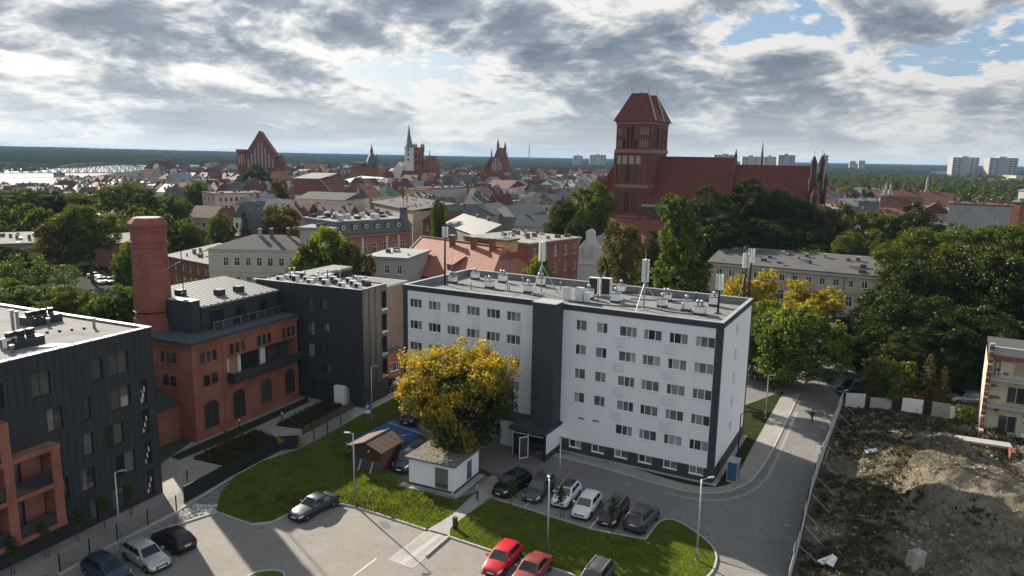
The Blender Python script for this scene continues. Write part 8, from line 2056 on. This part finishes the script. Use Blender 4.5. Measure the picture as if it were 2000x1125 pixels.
M_weed = leafmat('weed_leaf', [(0.1, (0.024, 0.030, 0.012)), (0.5, (0.052, 0.052, 0.022)), (0.8, (0.095, 0.082, 0.042)), (0.97, (0.17, 0.135, 0.08))], 0.3, 0.5)
for k, b in enumerate(([(378, 897), (440, 866), (500, 842), (548, 862), (500, 885), (445, 912)], [(540, 832), (600, 800), (655, 775), (672, 798), (630, 820), (590, 838)])): blades('ground_cover', ('low planting of the left courtyard bed', 'low planting of the right courtyard bed')[k], PX(b), 7000, 0.32, 0.09, M_weed, 5 + k, 0.07)
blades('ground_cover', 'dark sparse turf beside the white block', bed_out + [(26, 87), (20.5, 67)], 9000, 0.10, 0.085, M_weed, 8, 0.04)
# leaves dropped by the yellow tree
rg = np.random.default_rng(55); P = np.column_stack([rg.normal(-2.5, 4.5, 1500), rg.normal(68.5, 4.0, 1500)])
P = P[~in_poly(P, [(-10.2, 66.0), (-5.0, 63.4), (-2.0, 68.4), (-7.2, 71.0)])]
V, _ = leaf_cloud(rg, np.column_stack([P, np.where(in_poly(P, lawnA) | in_poly(P, lawnB), 0.17, 0.02)]), np.full(len(P), 0.02), 1, 0.11, 0.2, upb=2.5)
tag(link('fallen_leaves', mesh_np('fallen_leaves', V, np.arange(len(V)).reshape(-1, 4), mat('dry_leaves', (0.26, 0.13, 0.045)))), 'fallen leaves round the yellow tree', None, None, 'stuff')
# heather-like patches on the bank
rg = np.random.default_rng(77); cen = np.column_stack([rough_c[0] + rg.normal(0, 4.2, 220), rough_c[1] + rg.normal(0, 1.1, 220), np.full(220, 0.16)]); cen = cen[in_poly(cen[:, :2], lawnA)]
V, P_ = leaf_cloud(rg, cen, np.full(len(cen), 0.28), 26, 0.12, 0.5)
tag(link('ground_cover', mesh_np('ground_cover', V, np.arange(len(V)).reshape(-1, 4), leafmat('bank_plants', [(0.1, (0.035, 0.045, 0.018)), (0.5, (0.075, 0.075, 0.035)), (0.8, (0.12, 0.085, 0.06)), (0.97, (0.16, 0.10, 0.075))], 0.3))), 'brownish low plants on the lawn bank', None, None, 'stuff')
# site weeds and rubble
site_poly = [tuple(p) for p in fence_w[::-1]] + [(56, 86), (64, 78), (64, 44), (30, 44)]
site_poly = [(p[0] + 0.4, p[1]) if i < len(fence_w) else p for i, p in enumerate(site_poly)]
rg = np.random.default_rng(31)
P = rg.uniform((22, 42), (66, 92), (9500, 2)); P = P[in_poly(P, site_poly)]
dens = fbm(P[:, 0] * 0.22, P[:, 1] * 0.22, 60) + 0.25 * np.exp(-((P[:, 0] - fence_x(P[:, 1]) - 5.5) / 4.5) ** 2) + 0.25 * np.clip((P[:, 1] - 72) / 10, 0, 1) - 0.15 * (P[:, 0] > 54)
P = P[dens > 0.55]
cen = np.column_stack([P, site_height(P[:, 0], P[:, 1]) + 0.15])
V, _ = leaf_cloud(rg, cen, rg.uniform(0.18, 0.5, len(cen)), 20, 0.17, 0.55, upb=0.5)
tag(link('weeds', mesh_np('weeds', V, np.arange(len(V)).reshape(-1, 4), M_weed)), 'weeds overgrowing the heaps of the building site', None, None, 'stuff')
blades('weeds', 'dry grass stalks on the building site', site_poly, 15000, 0.3, lambda P: site_height(P[:, 0], P[:, 1]), M_weed, 9, 0.035)
def stones(name, label, P, Z, smin, smax, m, seed):
    rg = np.random.default_rng(seed); bm = bmesh.new(); bmesh.ops.create_icosphere(bm, subdivisions=1, radius=1.0)
    v0 = np.array([v.co[:] for v in bm.verts]); f0 = np.array([[v.index for v in f.verts] for f in bm.faces]); bm.free()
    n = len(P); s = smin + (smax - smin) * rg.random(n) ** 3
    V = v0[None] * (1 + rg.normal(0, 0.22, (n, len(v0), 1))) * s[:, None, None] * np.stack([np.ones(n), rg.uniform(0.6, 1.2, n), rg.uniform(0.35, 0.8, n)], 1)[:, None, :]
    a = rg.uniform(0, 6.28, n); c, q = np.cos(a)[:, None], np.sin(a)[:, None]
    X = V[:, :, 0] * c - V[:, :, 1] * q + P[:, 0:1]; Y = V[:, :, 0] * q + V[:, :, 1] * c + P[:, 1:2]; ZZ_ = V[:, :, 2] + (Z + s * 0.15)[:, None]
    VV = np.stack([X, Y, ZZ_], 2).reshape(-1, 3); FF = (f0[None] + (np.arange(n) * len(v0))[:, None, None]).reshape(-1, 3)
    o = link(name, mesh_np(name, VV, FF, m)); tag(o, label, None, None, 'stuff'); return o
M_rub = patchy('rubble', [(0.3, (0.16, 0.14, 0.12)), (0.5, (0.34, 0.31, 0.28)), (0.65, (0.27, 0.20, 0.16)), (0.8, (0.55, 0.53, 0.50))], 1.5, scale2=3.0)
P = rg.uniform((22, 42), (70, 92), (5200, 2)); P = P[in_poly(P, site_poly)]
stones('rubble', 'broken brick and concrete strewn over the building site', P, site_height(P[:, 0], P[:, 1]), 0.03, 0.24, M_rub, 3)
P = np.array(PX([(rg.uniform(345, 425), rg.uniform(985, 1012)) for _ in range(500)])); gp = PX([(345, 1003), (458, 935), (424, 1000), (360, 1021)]); P = P[in_poly(P, gp)]
stones('gravel', 'white pebbles in the sunny strip by the parking lot', P, np.full(len(P), 0.02), 0.04, 0.15, mat('white_pebble', (0.62, 0.60, 0.57), 0.9, 0.15, 3), 4)
p = G(1783, 1118); cz_ = float(site_height(np.array([p[0]]), np.array([p[1]]))[0])
CK = tag(empty('masonry_chunk', (p[0], p[1], cz_), R(20)), 'large broken masonry block at the bottom right of the site', 'rubble block')
ck = bmesh.new(); bmesh.ops.create_cube(ck, size=1.0); bmesh.ops.subdivide_edges(ck, edges=ck.edges, cuts=4, use_grid_fill=True)
for v in ck.verts: v.co = Vector((v.co.x * 1.1, v.co.y * 0.8, v.co.z * 1.7 + 0.3)) * (1 + random.uniform(-0.07, 0.07)); v.co.x += 0.25 * v.co.z
cm = bpy.data.meshes.new('masonry'); ck.to_mesh(cm); ck.free(); cm.materials.append(bricks('chunk_brick', (0.33, 0.27, 0.24), (0.42, 0.36, 0.32), (0.5, 0.48, 0.45), 0.26, 0.16)); link('masonry', cm, CK)
for i, (x, y, rz, lab) in enumerate(((1612, 1112, 0.4, 'pale board lying by the hoarding at the bottom'), (1624, 1116, 0.9, 'second pale board leaning beside the first one'), (1700, 900, 0.2, 'white plastic sheet caught on the site heap'), (1948, 890, 2.4, 'white debris sheet near the ruined house'))):
    p = G(x, y); zz = float(site_height(np.array([p[0]]), np.array([p[1]]))[0]); o = tag(empty('debris_board', (p[0], p[1], zz + 0.15), rz), lab, 'debris', 'debris on the site')
    MB().add([(-0.7, -0.25, 0), (0.7, -0.2, 0.12), (0.75, 0.25, 0.3), (-0.65, 0.3, 0.1)], [(0, 1, 2, 3)]).build('board', M_frame, o).modifiers.new('t', 'SOLIDIFY').thickness = 0.04

# ================================================================ haze: the air over the town
hm = bpy.data.materials.new('haze_air'); hm.use_nodes = True
N = NT(hm.node_tree); o = N.add('ShaderNodeOutputMaterial'); pv = N.add('ShaderNodeVolumePrincipled')
pv.inputs['Color'].default_value = (0.42, 0.66, 1.0, 1); pv.inputs['Density'].default_value = 0.000058; pv.inputs['Anisotropy'].default_value = 0.0
N.l.new(pv.outputs[0], o.inputs['Volume'])
hz_ = MB().box(-11500, 11500, -150, 15500, -8.0, 62.0).build('haze', hm); tag(hz_, 'thin bluish air over the town and river', None, None, 'stuff')
